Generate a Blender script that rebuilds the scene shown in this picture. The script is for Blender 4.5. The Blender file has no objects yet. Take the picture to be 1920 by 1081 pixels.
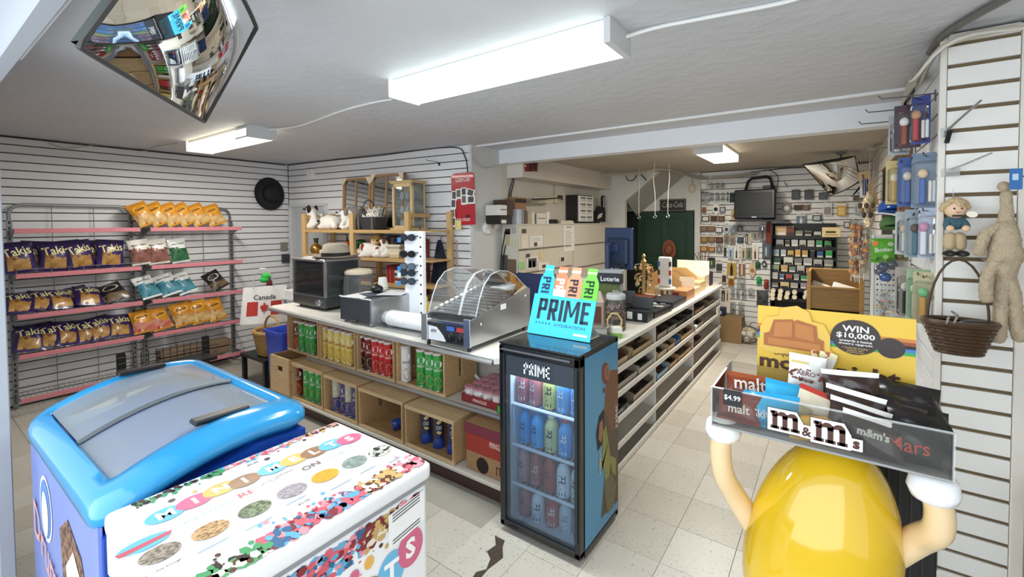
import bpy, math, random
from math import sin, cos, pi, radians, sqrt, atan2
from mathutils import Matrix, Vector
random.seed(11)
SC = bpy.context.scene
COL = SC.collection

# ---------------------------------------------------------------- camera, sky, lights, exposure
FPX, CXP, CYP, EYE = 821.92, 1017.93, 440.50, 1.70          # focal length and principal point of the 1920x1081 photograph
def _rot(yaw, pitch, roll):
    f = Vector((-sin(yaw)*cos(pitch), cos(yaw)*cos(pitch), sin(pitch)))
    r = Vector((cos(yaw), sin(yaw), 0)); u = r.cross(f)
    c, s = cos(roll), sin(roll)
    return c*r+s*u, -s*r+c*u, f
RIGHT, UP, FWD = _rot(.586734, -.0288407, -.0048502)
cam = bpy.data.cameras.new('camera'); camo = bpy.data.objects.new('camera', cam); COL.objects.link(camo)
cam.sensor_fit = 'HORIZONTAL'; cam.sensor_width = 36; cam.lens = FPX/1920*36
cam.shift_x = -(CXP-960)/1920; cam.shift_y = (CYP-540.5)/1920
cam.clip_start = .02; cam.clip_end = 60
camo.matrix_world = Matrix(((RIGHT.x, UP.x, -FWD.x, 0), (RIGHT.y, UP.y, -FWD.y, 0), (RIGHT.z, UP.z, -FWD.z, EYE), (0, 0, 0, 1)))
SC.camera = camo

def P(u, v, x=None, y=None, z=None):
    """the point of a real plane (x, y or z = constant) that the photograph shows at pixel u, v"""
    d = RIGHT*((u-CXP)/FPX) - UP*((v-CYP)/FPX) + FWD
    if x is not None: t = x/d.x
    elif y is not None: t = y/d.y
    else: t = (z-EYE)/d.z
    return Vector((d.x*t, d.y*t, EYE+d.z*t))

W = bpy.data.worlds.new('sky'); SC.world = W; W.use_nodes = True
_bg = W.node_tree.nodes['Background']; _bg.inputs[0].default_value = (.80, .90, 1, 1); _bg.inputs[1].default_value = 1.6
def area(name, loc, rot, sx, sy, power, col):
    l = bpy.data.lights.new(name, 'AREA'); l.shape = 'RECTANGLE'; l.size = sx; l.size_y = sy; l.energy = power; l.color = col
    o = bpy.data.objects.new(name, l); COL.objects.link(o); o.location = loc; o.rotation_euler = rot
    return o
# daylight of the shop window behind the camera, and the three fluorescent fittings (just under their diffusers)
area('shop_window_daylight', (-1.2, -.55, 1.45), (radians(90), 0, 0), 4.2, 2.0, 72, (.86, .94, 1))
area('fluorescent_light_near', (-1.44, 1.72, 2.385), (0, 0, 0), 1.35, .2, 38, (.93, 1, .98))
area('fluorescent_light_left', (-4.72, 1.80, 2.385), (0, 0, 0), 1.4, .2, 36, (1, .96, .88))
area('fluorescent_light_back', (-1.0, 4.9, 2.335), (0, 0, 0), .24, .8, 62, (1, .94, .83))
SC.view_settings.view_transform = 'Standard'; SC.view_settings.look = 'None'
SC.view_settings.exposure = -0.2; SC.view_settings.gamma = 1; SC.cycles.transparent_max_bounces = 32; SC.view_settings.use_curve_mapping = False

# ---------------------------------------------------------------- materials
def lin(h):
    if not isinstance(h, str): return tuple(h)+(1,)
    c = [int(h[i:i+2], 16)/255 for i in (0, 2, 4)]
    return tuple(x/12.92 if x <= .04045 else ((x+.055)/1.055)**2.4 for x in c)+(1,)
MATS = {}
def M(h, rough=.5, metal=0, var=.06, sc=9, bump=0, bsc=60, emit=0, trans=0, coat=0, ior=1.45, alpha=1, kind=None, sub=None):
    """procedural principled material: colour h with a little noise, optional fine relief"""
    key = (h, rough, metal, var, sc, bump, bsc, emit, trans, coat, ior, alpha, kind, sub)
    if key in MATS: return MATS[key]
    m = bpy.data.materials.new('mat_%03d' % len(MATS)); m.use_nodes = True; MATS[key] = m
    nt = m.node_tree; N = nt.nodes; L = nt.links; b = N['Principled BSDF']
    c = lin(h)
    b.inputs['Base Color'].default_value = c; b.inputs['Roughness'].default_value = rough; b.inputs['Metallic'].default_value = metal
    b.inputs['IOR'].default_value = ior
    if coat: b.inputs['Coat Weight'].default_value = coat; b.inputs['Coat Roughness'].default_value = .05
    if trans: b.inputs['Transmission Weight'].default_value = trans
    if emit: b.inputs['Emission Color'].default_value = c; b.inputs['Emission Strength'].default_value = emit
    if alpha < 1: b.inputs['Alpha'].default_value = alpha
    tc = N.new('ShaderNodeTexCoord')
    if kind:
        mp = N.new('ShaderNodeMapping'); L.new(tc.outputs['Object'], mp.inputs[0]); r = N.new('ShaderNodeValToRGB')
        if kind == 'wood':
            mp.inputs['Scale'].default_value = sub or (2, 2, 30)
            n = N.new('ShaderNodeTexNoise'); n.inputs['Scale'].default_value = 2.2; n.inputs['Detail'].default_value = 5; n.inputs['Distortion'].default_value = .6
        elif kind == 'chips':
            n = N.new('ShaderNodeTexVoronoi'); n.inputs['Scale'].default_value = sc
        else:
            n = N.new('ShaderNodeTexNoise'); n.inputs['Scale'].default_value = sc; n.inputs['Detail'].default_value = 6
        L.new(mp.outputs[0], n.inputs['Vector'])
        if kind == 'chips': L.new(n.outputs['Color'], r.inputs[0])
        else: L.new(n.outputs[0], r.inputs[0])
        k = 1-var if var else .7
        r.color_ramp.elements[0].position = .3; r.color_ramp.elements[1].position = .7
        r.color_ramp.elements[0].color = (c[0]*k, c[1]*k, c[2]*k*.95, 1); r.color_ramp.elements[1].color = c
        if kind == 'chips': r.color_ramp.elements[0].color = lin(sub); r.color_ramp.elements[0].position = .25
        L.new(r.outputs[0], b.inputs['Base Color'])
    elif var:
        n = N.new('ShaderNodeTexNoise'); n.inputs['Scale'].default_value = sc; n.inputs['Detail'].default_value = 3
        L.new(tc.outputs['Object'], n.inputs['Vector'])
        mx = N.new('ShaderNodeMix'); mx.data_type = 'RGBA'; L.new(n.outputs[0], mx.inputs['Factor'])
        mx.inputs['A'].default_value = tuple(x*(1-var) for x in c[:3])+(1,); mx.inputs['B'].default_value = tuple(min(1, x*(1+var)) for x in c[:3])+(1,)
        L.new(mx.outputs['Result'], b.inputs['Base Color'])
    if bump:
        n2 = N.new('ShaderNodeTexNoise'); n2.inputs['Scale'].default_value = bsc; n2.inputs['Detail'].default_value = 4
        L.new(tc.outputs['Object'], n2.inputs['Vector'])
        bp = N.new('ShaderNodeBump'); bp.inputs['Strength'].default_value = bump; bp.inputs['Distance'].default_value = .01
        L.new(n2.outputs[0], bp.inputs['Height']); L.new(bp.outputs[0], b.inputs['Normal'])
    return m
def glass(h='F4F8F8', a=.12, rough=.03):
    """thin clear sheet: mostly see-through with a clear-coat reflection"""
    key = ('glass', h, a, rough)
    if key in MATS: return MATS[key]
    m = bpy.data.materials.new('glass_%02d' % len(MATS)); m.use_nodes = True; MATS[key] = m
    N = m.node_tree.nodes; L = m.node_tree.links; N.remove(N['Principled BSDF'])
    t = N.new('ShaderNodeBsdfTransparent'); t.inputs[0].default_value = lin(h)
    g = N.new('ShaderNodeBsdfGlossy'); g.inputs['Roughness'].default_value = rough; g.inputs['Color'].default_value = (.9, .9, .9, 1)
    df = N.new('ShaderNodeBsdfDiffuse'); df.inputs['Color'].default_value = lin(h)
    x0 = N.new('ShaderNodeMixShader'); x0.inputs[0].default_value = min(1, a*.5); L.new(t.outputs[0], x0.inputs[1]); L.new(df.outputs[0], x0.inputs[2])
    fr = N.new('ShaderNodeFresnel'); fr.inputs[0].default_value = 1.22
    x = N.new('ShaderNodeMixShader'); L.new(fr.outputs[0], x.inputs[0]); L.new(x0.outputs[0], x.inputs[1]); L.new(g.outputs[0], x.inputs[2])
    L.new(x.outputs[0], N['Material Output'].inputs[0])
    return m

# ---------------------------------------------------------------- mesh helpers
I4 = Matrix.Identity(4)
def T(x=0, y=0, z=0): return Matrix.Translation((x, y, z))
def RZ(a): return Matrix.Rotation(a, 4, 'Z')
def RX(a): return Matrix.Rotation(a, 4, 'X')
def RY(a): return Matrix.Rotation(a, 4, 'Y')
class MB:
    def __init__(s): s.v = []; s.f = []; s.m = []; s.T = I4
    def add(s, vs, fs, m=0):
        o = len(s.v); s.v += [s.T @ Vector(p) for p in vs]
        for i, f in enumerate(fs): s.f.append([o+k for k in f]); s.m.append(m[i] if isinstance(m, list) else m)
        return s
    def box(s, x0, x1, y0, y1, z0, z1, m=0, b=0):
        if x0 > x1: x0, x1 = x1, x0
        if y0 > y1: y0, y1 = y1, y0
        if z0 > z1: z0, z1 = z1, z0
        if not b:
            return s.add([(x, y, z) for z in (z0, z1) for y in (y0, y1) for x in (x0, x1)],
                  [(0, 2, 3, 1), (4, 5, 7, 6), (0, 1, 5, 4), (2, 6, 7, 3), (0, 4, 6, 2), (1, 3, 7, 5)], m)
        b = min(b, (x1-x0)*.49, (y1-y0)*.49, (z1-z0)*.49)
        c = ((x0+x1)/2, (y0+y1)/2, (z0+z1)/2); h = ((x1-x0)/2, (y1-y0)/2, (z1-z0)/2)
        vs = []; ix = {}
        for sx in (-1, 1):
            for sy in (-1, 1):
                for sz in (-1, 1):
                    for ax in range(3):
                        q = [sx*h[0], sy*h[1], sz*h[2]]; sg = (sx, sy, sz)
                        for k in range(3):
                            if k != ax: q[k] -= sg[k]*b
                        ix[(sx, sy, sz, ax)] = len(vs); vs.append((c[0]+q[0], c[1]+q[1], c[2]+q[2]))
        fs = []
        for ax in range(3):
            a1, a2 = [k for k in range(3) if k != ax]
            for sg in (-1, 1):
                q = []
                for p1, p2 in ((-1, -1), (1, -1), (1, 1), (-1, 1)):
                    t = [0, 0, 0]; t[ax] = sg; t[a1] = p1; t[a2] = p2; q.append(ix[tuple(t)+(ax,)])
                fs.append(q)
            for p1 in (-1, 1):
                for p2 in (-1, 1):
                    t = [0, 0, 0]; t[a1] = p1; t[a2] = p2
                    lo = t[:]; lo[ax] = -1; hi = t[:]; hi[ax] = 1
                    fs.append([ix[tuple(lo)+(a1,)], ix[tuple(hi)+(a1,)], ix[tuple(hi)+(a2,)], ix[tuple(lo)+(a2,)]])
        for sx in (-1, 1):
            for sy in (-1, 1):
                for sz in (-1, 1): fs.append([ix[(sx, sy, sz, k)] for k in range(3)])
        # consistent outward winding
        cc = Vector(c)
        for f in fs:
            a, bb, d = Vector(vs[f[0]]), Vector(vs[f[1]]), Vector(vs[f[2]])
            if (bb-a).cross(d-a).dot((a+bb+d)/3-cc) < 0: f.reverse()
        return s.add(vs, fs, m)
    def lathe(s, prof, n=16, m=0, sx=1, sy=1):
        """prof: (radius, z) from bottom to top; m may list one material index per band"""
        vs = []; fs = []; ms = []
        for r, z in prof:
            for k in range(n): a = 2*pi*k/n; vs.append((r*cos(a)*sx, r*sin(a)*sy, z))
        for i in range(len(prof)-1):
            for k in range(n):
                fs.append((i*n+k, i*n+(k+1) % n, (i+1)*n+(k+1) % n, (i+1)*n+k)); ms.append(m[i] if isinstance(m, list) else m)
        fs.append(tuple(reversed(range(n)))); ms.append(m[0] if isinstance(m, list) else m)
        fs.append(tuple((len(prof)-1)*n+k for k in range(n))); ms.append(m[-1] if isinstance(m, list) else m)
        return s.add(vs, fs, ms)
    def cyl(s, x, y, z0, z1, r, n=14, m=0): 
        t = s.T; s.T = t @ T(x, y, 0); s.lathe([(r, z0), (r, z1)], n, m); s.T = t; return s
    def ball(s, c, rx, ry=None, rz=None, n=12, k=8, m=0):
        ry = ry or rx; rz = rz or rx; t = s.T; s.T = t @ T(*c)
        pr = [(max(.02, sin(pi*i/k)), -cos(pi*i/k)) for i in range(k+1)]
        s.lathe([(r*rx, z*rz) for r, z in pr], n, m, 1, ry/rx); s.T = t; return s
    def tube(s, pts, r, n=6, m=0, close=False, r2=None):
        pts = [Vector(p) for p in pts]; rings = []; k = len(pts)
        up = Vector((0, 0, 1)); vs = []; prev = None
        for i, p in enumerate(pts):
            if close: d = pts[(i+1) % k]-pts[i-1]
            else: d = pts[min(i+1, k-1)]-pts[max(i-1, 0)]
            d.normalize()
            if prev is None:
                a = d.cross(up if abs(d.z) < .9 else Vector((1, 0, 0))); a.normalize()
            else:
                a = prev-d*prev.dot(d); a.normalize()
            prev = a; b = d.cross(a)
            rr = r[i] if isinstance(r, (list, tuple)) else r; rb = rr if r2 is None else r2
            for j in range(n): t = 2*pi*j/n; vs.append(p+a*cos(t)*rr+b*sin(t)*rb)
        fs = []
        for i in range(k if close else k-1):
            for j in range(n): fs.append((i*n+j, i*n+(j+1) % n, ((i+1) % k)*n+(j+1) % n, ((i+1) % k)*n+j))
        if not close: fs.append(tuple(reversed(range(n)))); fs.append(tuple((k-1)*n+j for j in range(n)))
        return s.add(vs, fs, m)
    def prism(s, poly, h, m=0, ms=None):
        """outline in local x,y lifted by h along z"""
        a = sum(poly[i-1][0]*poly[i][1]-poly[i][0]*poly[i-1][1] for i in range(len(poly)))
        if a < 0: poly = poly[::-1]
        n = len(poly)
        fs = [tuple(reversed(range(n))), tuple(range(n, 2*n))]+[(i, (i+1) % n, n+(i+1) % n, n+i) for i in range(n)]
        return s.add([(x, y, 0) for x, y in poly]+[(x, y, h) for x, y in poly], fs, m if ms is None else [m, m]+[ms]*n)
    def grid(s, fn, nu, nv, m=0, flip=False):
        vs = [fn(i/nu, j/nv) for j in range(nv+1) for i in range(nu+1)]; fs = []; ms = []
        for j in range(nv):
            for i in range(nu):
                q = (j*(nu+1)+i, j*(nu+1)+i+1, (j+1)*(nu+1)+i+1, (j+1)*(nu+1)+i)
                fs.append(q[::-1] if flip else q); ms.append(m((i+.5)/nu, (j+.5)/nv) if callable(m) else m)
        return s.add(vs, fs, ms)
    def mesh(s, name, mats, smooth=32):
        me = bpy.data.meshes.new(name); me.from_pydata([tuple(p) for p in s.v], [], s.f)
        for m in (mats if isinstance(mats, (list, tuple)) else [mats]): me.materials.append(m)
        me.polygons.foreach_set('material_index', s.m)
        if smooth:
            me.polygons.foreach_set('use_smooth', [True]*len(s.f)); me.set_sharp_from_angle(angle=radians(smooth))
        me.update(); return me
    def build(s, name, mats, parent=None, smooth=32, loc=None):
        return link(name, s.mesh(name, mats, smooth), parent, loc)
def link(name, me, parent=None, loc=None, rot=None):
    o = bpy.data.objects.new(name, me); COL.objects.link(o)
    if parent: o.parent = parent
    if loc: o.location = loc
    if rot: o.rotation_euler = rot
    return o
def thing(name, label, cat, loc=(0, 0, 0), rz=0, group=None):
    o = bpy.data.objects.new(name, None); COL.objects.link(o); o.location = loc; o.empty_display_size = .05
    if isinstance(rz, (tuple, list)): o.rotation_euler = rz
    else: o.rotation_euler = (0, 0, rz)
    return tag(o, label, cat, group)
def tag(o, label, cat, group=None):
    o['label'] = label; o['category'] = cat
    if group: o['group'] = group
    elif 'group' in o: del o['group']
    return o
def struct(o): o['kind'] = 'structure'; return o
def dup(root, loc, rz=None, label=None, group=None):
    r = root.copy(); COL.objects.link(r); r.location = loc
    if rz is not None: r.rotation_euler = rz if isinstance(rz, (tuple, list)) else (0, 0, rz)
    if label: r['label'] = label
    if group: r['group'] = group
    for ch in root.children:
        c = ch.copy(); COL.objects.link(c); c.parent = r
        for g in ch.children:
            d = g.copy(); COL.objects.link(d); d.parent = c
    return r
ORD = 'first second third fourth fifth sixth seventh eighth ninth tenth eleventh twelfth thirteenth fourteenth fifteenth sixteenth'.split()

# ---------------------------------------------------------------- lettering: all words become meshes in one go
WORDS = {}
def words(*items):
    tmp = []
    for it in items:
        s, bold, shear = (it if isinstance(it, tuple) else (it, .012, 0))
        cu = bpy.data.curves.new('t', 'FONT'); cu.body = s; cu.size = 1; cu.offset = bold; cu.shear = shear; cu.resolution_u = 2
        cu.align_x = 'CENTER'; cu.align_y = 'CENTER'
        o = bpy.data.objects.new('t', cu); COL.objects.link(o); tmp.append((s, o))
    bpy.context.view_layer.update(); dg = bpy.context.evaluated_depsgraph_get()
    for s, o in tmp:
        me = bpy.data.meshes.new_from_object(o.evaluated_get(dg))
        vs = [v.co.copy() for v in me.vertices]; fs = [list(p.vertices) for p in me.polygons]
        xs = [v.x for v in vs]; ys = [v.y for v in vs]
        cx, cy = (min(xs)+max(xs))/2, (min(ys)+max(ys))/2
        WORDS[s] = ([(v.x-cx, v.y-cy) for v in vs], fs, max(xs)-min(xs), max(ys)-min(ys))
        cu = o.data; bpy.data.objects.remove(o); bpy.data.curves.remove(cu); bpy.data.meshes.remove(me)
words('Takis', 'Cheetos', "Miss Vickie's", "Lay's", 'HYDRATION', 'Loterie', '30', ('M', .04, 0), ('I', .04, 0), ('N', .04, 0), ('E', .04, 0), ('L', .04, 0),
      ('T', .04, 0), ('S', .04, 0), ('ice cream', -.004, .15), 'RE', ('inside', -.004, .15), 'ON', '$5.00', 'Cookie Dough', ('Coca-Cola', .008, .3), 'ICE COLD', ('Canada', .01, 0),
      'PRINGLES', 'STAX', 'APW', 'Skittles', 'AERO', 'Minis', 'Mars', ('WIN', .02, 0), ('$10,000', .02, 0), 'towards a home', 'theatre upgrade', '+ hundreds of other', 'instant win', 'streaming prizes',
      ('enjoy', 0, 0), ('movie night', .035, 0), '$4.99', 'WAFERS', ("m&m's", .04, 0), ('&', .03, 0), ("s", .05, 0), 'malt', 'Drumstick', 'your selection', 'delicious', '5')
def block_word(s):
    r = lambda a, b, c, d: [(a, c), (b, c), (b, d), (a, d)]
    B = [r(0, .17, 0, 1), r(0, .44, .85, 1), r(0, .44, .42, .57), [(.30, .46), (.42, .42), (.48, .50), (.48, .92), (.42, 1), (.30, .96)]]
    G = {'P': (B, .58), 'R': (B+[[(.16, .44), (.34, .44), (.50, 0), (.32, 0)]], .60), 'I': ([r(0, .17, 0, 1)], .27), 'E': ([r(0, .17, 0, 1), r(0, .42, .85, 1), r(0, .38, .43, .57), r(0, .42, 0, .15)], .46),
         'M': ([r(0, .16, 0, 1), r(.60, .76, 0, 1), [(.04, 1), (.19, 1), (.43, .25), (.33, .25)], [(.72, 1), (.57, 1), (.33, .25), (.43, .25)]], .86)}
    vs, fs, x = [], [], 0
    for c in s:
        for q in G[c][0]: fs.append(list(range(len(vs), len(vs)+len(q)))); vs += [(x+a, b) for a, b in q]
        x += G[c][1]
    w = max(a for a, b in vs); WORDS[s] = ([(a-w/2, b-.5) for a, b in vs], fs, w, 1)
block_word('PRIME'); block_word('PRI')
def lettering(s, w=None, h=None, fn=None, mb=None, m=0, at=(0, 0, 0), rot=0, maxw=None):
    """word s as flat mesh, scaled to width w or height h, mapped by fn(x, y) -> point"""
    vs, fs, ww, hh = WORDS[s]; mb = mb or MB()
    sx = (w/ww) if w else h/hh; sy = (h/hh) if h else sx
    if maxw and ww*sx > maxw: sx = maxw/ww
    c, sn = cos(rot), sin(rot); pts = []
    for x, y in vs:
        x *= sx; y *= sy; X = x*c-y*sn+at[0]; Y = x*sn+y*c+at[1]
        pts.append(fn(X, Y) if fn else (X, Y, at[2]))
    mb.add(pts, fs, m); return mb
def ellipse(rx, ry, n=20, cx=0, cy=0, rot=0):
    return [(cx+rx*cos(2*pi*k/n)*cos(rot)-ry*sin(2*pi*k/n)*sin(rot), cy+rx*cos(2*pi*k/n)*sin(rot)+ry*sin(2*pi*k/n)*cos(rot)) for k in range(n)]
def arc(cx, cy, r, a0, a1, n=8): return [(cx+r*cos(a0+(a1-a0)*k/n), cy+r*sin(a0+(a1-a0)*k/n)) for k in range(n+1)]
# ================================================================ the room
ZC = 2.52; ZB = 2.45; XL = -6.33; XR = .385; YF = 6.90
white_paint = M('F1F1F2', .55, var=.03, sc=3, bump=.05, bsc=25)
cool_white = M('EDEEF1', .45, var=.03, sc=4)
slat_white = M('ECECEE', .42, var=.03, sc=2.5)
slat_cream = M('E9E6E1', .45, var=.04, sc=2.5)
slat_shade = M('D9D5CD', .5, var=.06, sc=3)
groove_dark = M('4A4744', .8); groove_brown = M('75634A', .8, var=.15, sc=20)
wall_grey = M('CFCDCA', .6, var=.04, sc=3, bump=.06, bsc=30)
wall_cream = M('CFC8BC', .6, var=.05, sc=3, bump=.06, bsc=30)
def simple(name, mat, *boxes, parent=None, b=0, smooth=0):
    m = MB()
    for q in boxes: m.box(*q, b=b)
    return m.build(name, mat, parent, smooth)

# floor: slab with separately laid vinyl tiles
struct(simple('floor', M('A9A398', .7, var=.1), (-6.6, 2.2, -3, 7.2, -.12, -.004)))
FLOOR = bpy.data.objects['floor']
tile_mats = []
for i, h in enumerate(('CAC3B7', 'CFC9BE', 'C3BBAE')):
    m = M(h, .38, var=.07, sc=5+i); tile_mats.append(m)
    N = m.node_tree.nodes; L = m.node_tree.links; b = N['Principled BSDF']
    vo = N.new('ShaderNodeTexNoise'); vo.inputs['Scale'].default_value = 55; vo.inputs['Detail'].default_value = 3
    L.new(N['Texture Coordinate'].outputs['Object'], vo.inputs['Vector'])
    rp = N.new('ShaderNodeValToRGB'); rp.color_ramp.elements[0].position = .30; rp.color_ramp.elements[1].position = .40
    rp.color_ramp.elements[0].color = (.5, .46, .40, 1); rp.color_ramp.elements[1].color = (1, 1, 1, 1)
    L.new(vo.outputs[0], rp.inputs[0])
    src = b.inputs['Base Color'].links[0].from_socket
    mx = N.new('ShaderNodeMix'); mx.data_type = 'RGBA'; mx.blend_type = 'MULTIPLY'; mx.inputs['Factor'].default_value = .8
    L.new(src, mx.inputs['A']); L.new(rp.outputs[0], mx.inputs['B']); L.new(mx.outputs['Result'], b.inputs['Base Color'])
TS, TY = .3045, .3035
tile_mesh = [MB().box(-TS/2+.0012, TS/2-.0012, -TY/2+.0012, TY/2-.0012, -.005, 0, b=.0012).mesh('tile', m, 0) for m in tile_mats]
nt = 0
for i in range(-18, 6):
    for j in range(-8, 16):
        x = -1.0115+TS*(i+.5); y = 2.407+TY*(j+.5)
        if not (y > .25 and y < 6.9): continue
        if x < -1.25 and y > 2.2: continue
        if -4.0 < x < -1.75 and y > 1.75: continue
        if -2.85 < x < -1.2 and y < .95: continue
        if x > .35 and y > 2.3 and y < 3.3: continue
        if x > .75 or y < .35: continue
        if (i, j) == (-2, -3): continue
        link('tile', tile_mesh[random.choice((0, 0, 1, 1, 2))], FLOOR, (x, y, random.uniform(-.0006, .0004))); nt += 1
# the broken tile in front of the drinks fridge, dark adhesive showing where pieces are missing
x0, y0 = -1.0115-2*TS, 2.407-3*TY
mb = MB(); mb.T = T(x0, y0, -.005)
mb.prism([(0, 0), (.20, 0), (.185, .06), (.215, .10), (.19, .16), (.14, .19), (.15, .25), (.10, TY), (0, TY)], .005)
mb.build('tile', tile_mats[1], FLOOR, 0)
mb = MB(); mb.T = T(x0, y0, -.005)
mb.prism([(.235, .0), (TS, 0), (TS, TY), (.17, TY), (.19, .26), (.24, .2), (.225, .1)], .005); mb.build('tile', tile_mats[0], FLOOR, 0)
simple('adhesive_patch', M('4A3F35', .8, var=.3, sc=30), (x0, x0+TS, y0, y0+TY, -.006, -.0035), parent=FLOOR)

# ceiling with worn plaster
plaster = M('CECED2', .6, var=.09, sc=1.6, bump=.8, bsc=13)
struct(simple('ceiling', [plaster, M('BDB6AB', .6, var=.08, sc=2, bump=.2, bsc=8)], (-6.6, 2.2, -.02, 4.0, ZC, ZC+.1)))
m = MB().box(-3.7, 2.2, 4.0, 7.1, ZB, ZB+.17); struct(m.build('ceiling_back', M('B4AC9F', .6, var=.12, sc=1.8, bump=.2, bsc=8), None, 0))

def slats(parent, x0, x1, zs, zbot, th, mat, ztop, gap=.010):
    """boards between the grooves at heights zs; local x along the wall, board faces local -y"""
    edges = [ztop+gap/2]+[z for z in zs if z > zbot]+[zbot-gap/2]
    cache = {}
    for a, b in zip(edges, edges[1:]):
        h = round(a-b-gap, 4)
        if h < .004: continue
        k = h
        if k not in cache: cache[k] = MB().box(x0, x1, -th, 0, 0, h, b=.0015).mesh('slat', mat, 0)
        link('slat', cache[k], parent, (0, 0, b+gap/2))
def series(z0, d): return [z0-d*k for k in range(40)]
# left wall (its boards face +x)
w = MB().box(-.3, 3.25, 0, .1, 0, ZC+.05).build('wall_left', groove_dark, None, 0); struct(w)
w.location = (XL-.016, 0, 0); w.rotation_euler = (0, 0, radians(90))
slats(w, .28, 3.13, series(2.441, .0782), .02, .016, slat_white, ZC-.004)
# wall behind the long counter, a little out of square
BA = radians(5.24); BO = Vector((XL, 3.13, 0))
def onback(u, v, off=0.):
    n = Vector((-sin(BA), cos(BA), 0)); d = RIGHT*((u-CXP)/FPX)-UP*((v-CYP)/FPX)+FWD; o = Vector((0, 0, EYE))
    return o+d*(n.dot(BO-n*off-o)/n.dot(d))
def bk(s, off=0., z=0.):
    """point at distance s along the back wall, off in front of it"""
    return Vector((BO.x+cos(BA)*s+sin(BA)*off, BO.y+sin(BA)*s-cos(BA)*off, z))
w = MB().box(0, 3.17, .016, .12, 0, ZC+.05).build('wall_back', groove_dark, None, 0); struct(w)
w.location = BO; w.rotation_euler = (0, 0, BA)
zs = series(2.436, .0797)
m2 = [z for z in zs if z > 1.97]
slats(w, .012, 3.155, m2, 1.955, .016, slat_white, ZC-.004); 
w2 = MB().box(.8, 3.17, .014, .1, 0, 1.9).build('backing', groove_dark, w, 0)
slats(w, .83, 3.155, [z for z in zs if z < 1.955], .02, .016, slat_white, 1.955)
for o in w.children:
    if o.name.startswith('slat'): o.location.y += .016
# grey door at the left end of that wall
d = struct(MB().box(.06, .80, .0, .03, .0, 1.955).build('door_1', M('C4C6C9', .5), None, 0)); d.location = BO; d.rotation_euler = (0, 0, BA)
MB().box(.02, .075, -.02, .02, 0, 1.95, b=.004).box(.79, .84, -.02, .02, 0, 1.95, b=.004).box(.02, .84, -.02, .02, 1.93, 1.965, b=.004).build('door_frame', M('D9DADC', .5), d, 0)
MB().box(.16, .42, -.012, .0, .15, 1.0, b=.01).box(.16, .42, -.012, .0, 1.1, 1.85, b=.01).build('panel', M('BCBEC2', .5), d, 0)
MB().lathe([(.012, 0), (.012, .03), (.028, .045), (.028, .06), (.01, .07)], 12).build('door_knob', M('9A958C', .3, .9), d).matrix_local = T(.70, 0, .98) @ RX(pi/2)
# partition end and the wall behind the filing cabinets
struct(simple('wall_partition', wall_grey, (-3.62, -3.17, 3.43, 3.92, 0, ZC+.02)))
struct(simple('wall_side', wall_cream, (-3.6, -3.17, 3.92, 7.0, 0, ZB+.1)))
struct(simple('trim_1', M('DAD3C7', .6, var=.05, sc=3), (-3.17, -2.94, 4.02, 6.4, 2.215, ZB+.02)))     # boxed-in duct
struct(simple('trim_2', cool_white, (-3.19, XR, 3.88, 4.02, 2.362, ZC+.01), b=.003))                       # white beam
struct(simple('trim_3', M('EFEFF0', .5), (-3.2, XR-.02, 3.50, 3.525, ZC-.018, ZC+.002), b=.004))            # surface conduit on the ceiling
# stair wall
mb = MB(); mb.T = T(0, 6.4, 0) @ RX(pi/2) @ T(0, 0, -.08)
mb.prism([(-3.3, 0), (-2.72, 0), (-2.72, 2.025), (-2.27, 2.37), (-2.16, ZB+.02), (-3.3, ZB+.02)], .08)
struct(mb.build('wall_stair', M('D8D4CC', .6, var=.04, sc=3), None, 0))
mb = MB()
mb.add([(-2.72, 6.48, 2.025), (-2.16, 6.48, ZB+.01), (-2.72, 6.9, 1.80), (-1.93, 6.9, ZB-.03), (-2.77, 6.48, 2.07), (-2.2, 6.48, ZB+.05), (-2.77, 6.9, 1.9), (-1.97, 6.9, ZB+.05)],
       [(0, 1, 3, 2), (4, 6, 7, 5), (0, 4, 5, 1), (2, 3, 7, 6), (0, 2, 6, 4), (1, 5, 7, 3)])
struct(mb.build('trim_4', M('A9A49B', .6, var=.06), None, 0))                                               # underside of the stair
# far wall
w = MB().box(-3.5, 1.7, .018, .12, 0, ZB+.05).build('wall_far', groove_dark, None, 0); struct(w); w.location = (0, YF, 0)
slats(w, -1.69, XR, series(2.336, .0775), .02, .016, slat_cream, ZB-.01, gap=.009)
for o in w.children: o.location.y += .018
MB().box(-3.45, -1.70, 0, .02, 1.875, ZB, b=.002).box(-1.79, -1.70, -.002, .02, 0, 1.875, b=.002).build('panel', M('D6D2CA', .6), w, 0)
MB().box(-3.45, -2.70, .0, .02, 0, 1.875).build('dark_opening', M('17191B', .8), w, 0)
d = struct(MB().box(-2.70, -1.80, -.03, .01, .01, 1.85, b=.003).build('door_2', M('1E3B28', .4, var=.12, sc=5), None, 0)); d.location = (0, YF, 0)
for x0, x1 in ((-2.60, -2.28), (-2.20, -1.88)):
    for z0, z1 in ((.18, .72), (.80, 1.06), (1.14, 1.78)):
        MB().box(x0, x1, -.036, -.03, z0, z1, b=.002).box(x0+.03, x1-.03, -.045, -.036, z0+.03, z1-.03, b=.008).build('panel', M('1B3626', .4, var=.12, sc=5), d, 0)
MB().ball((-2.64, -.07, .95), .028).cyl(-2.64, 0, 0, 0, .01).build('door_knob', M('8C7A4E', .3, .9), d)

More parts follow.
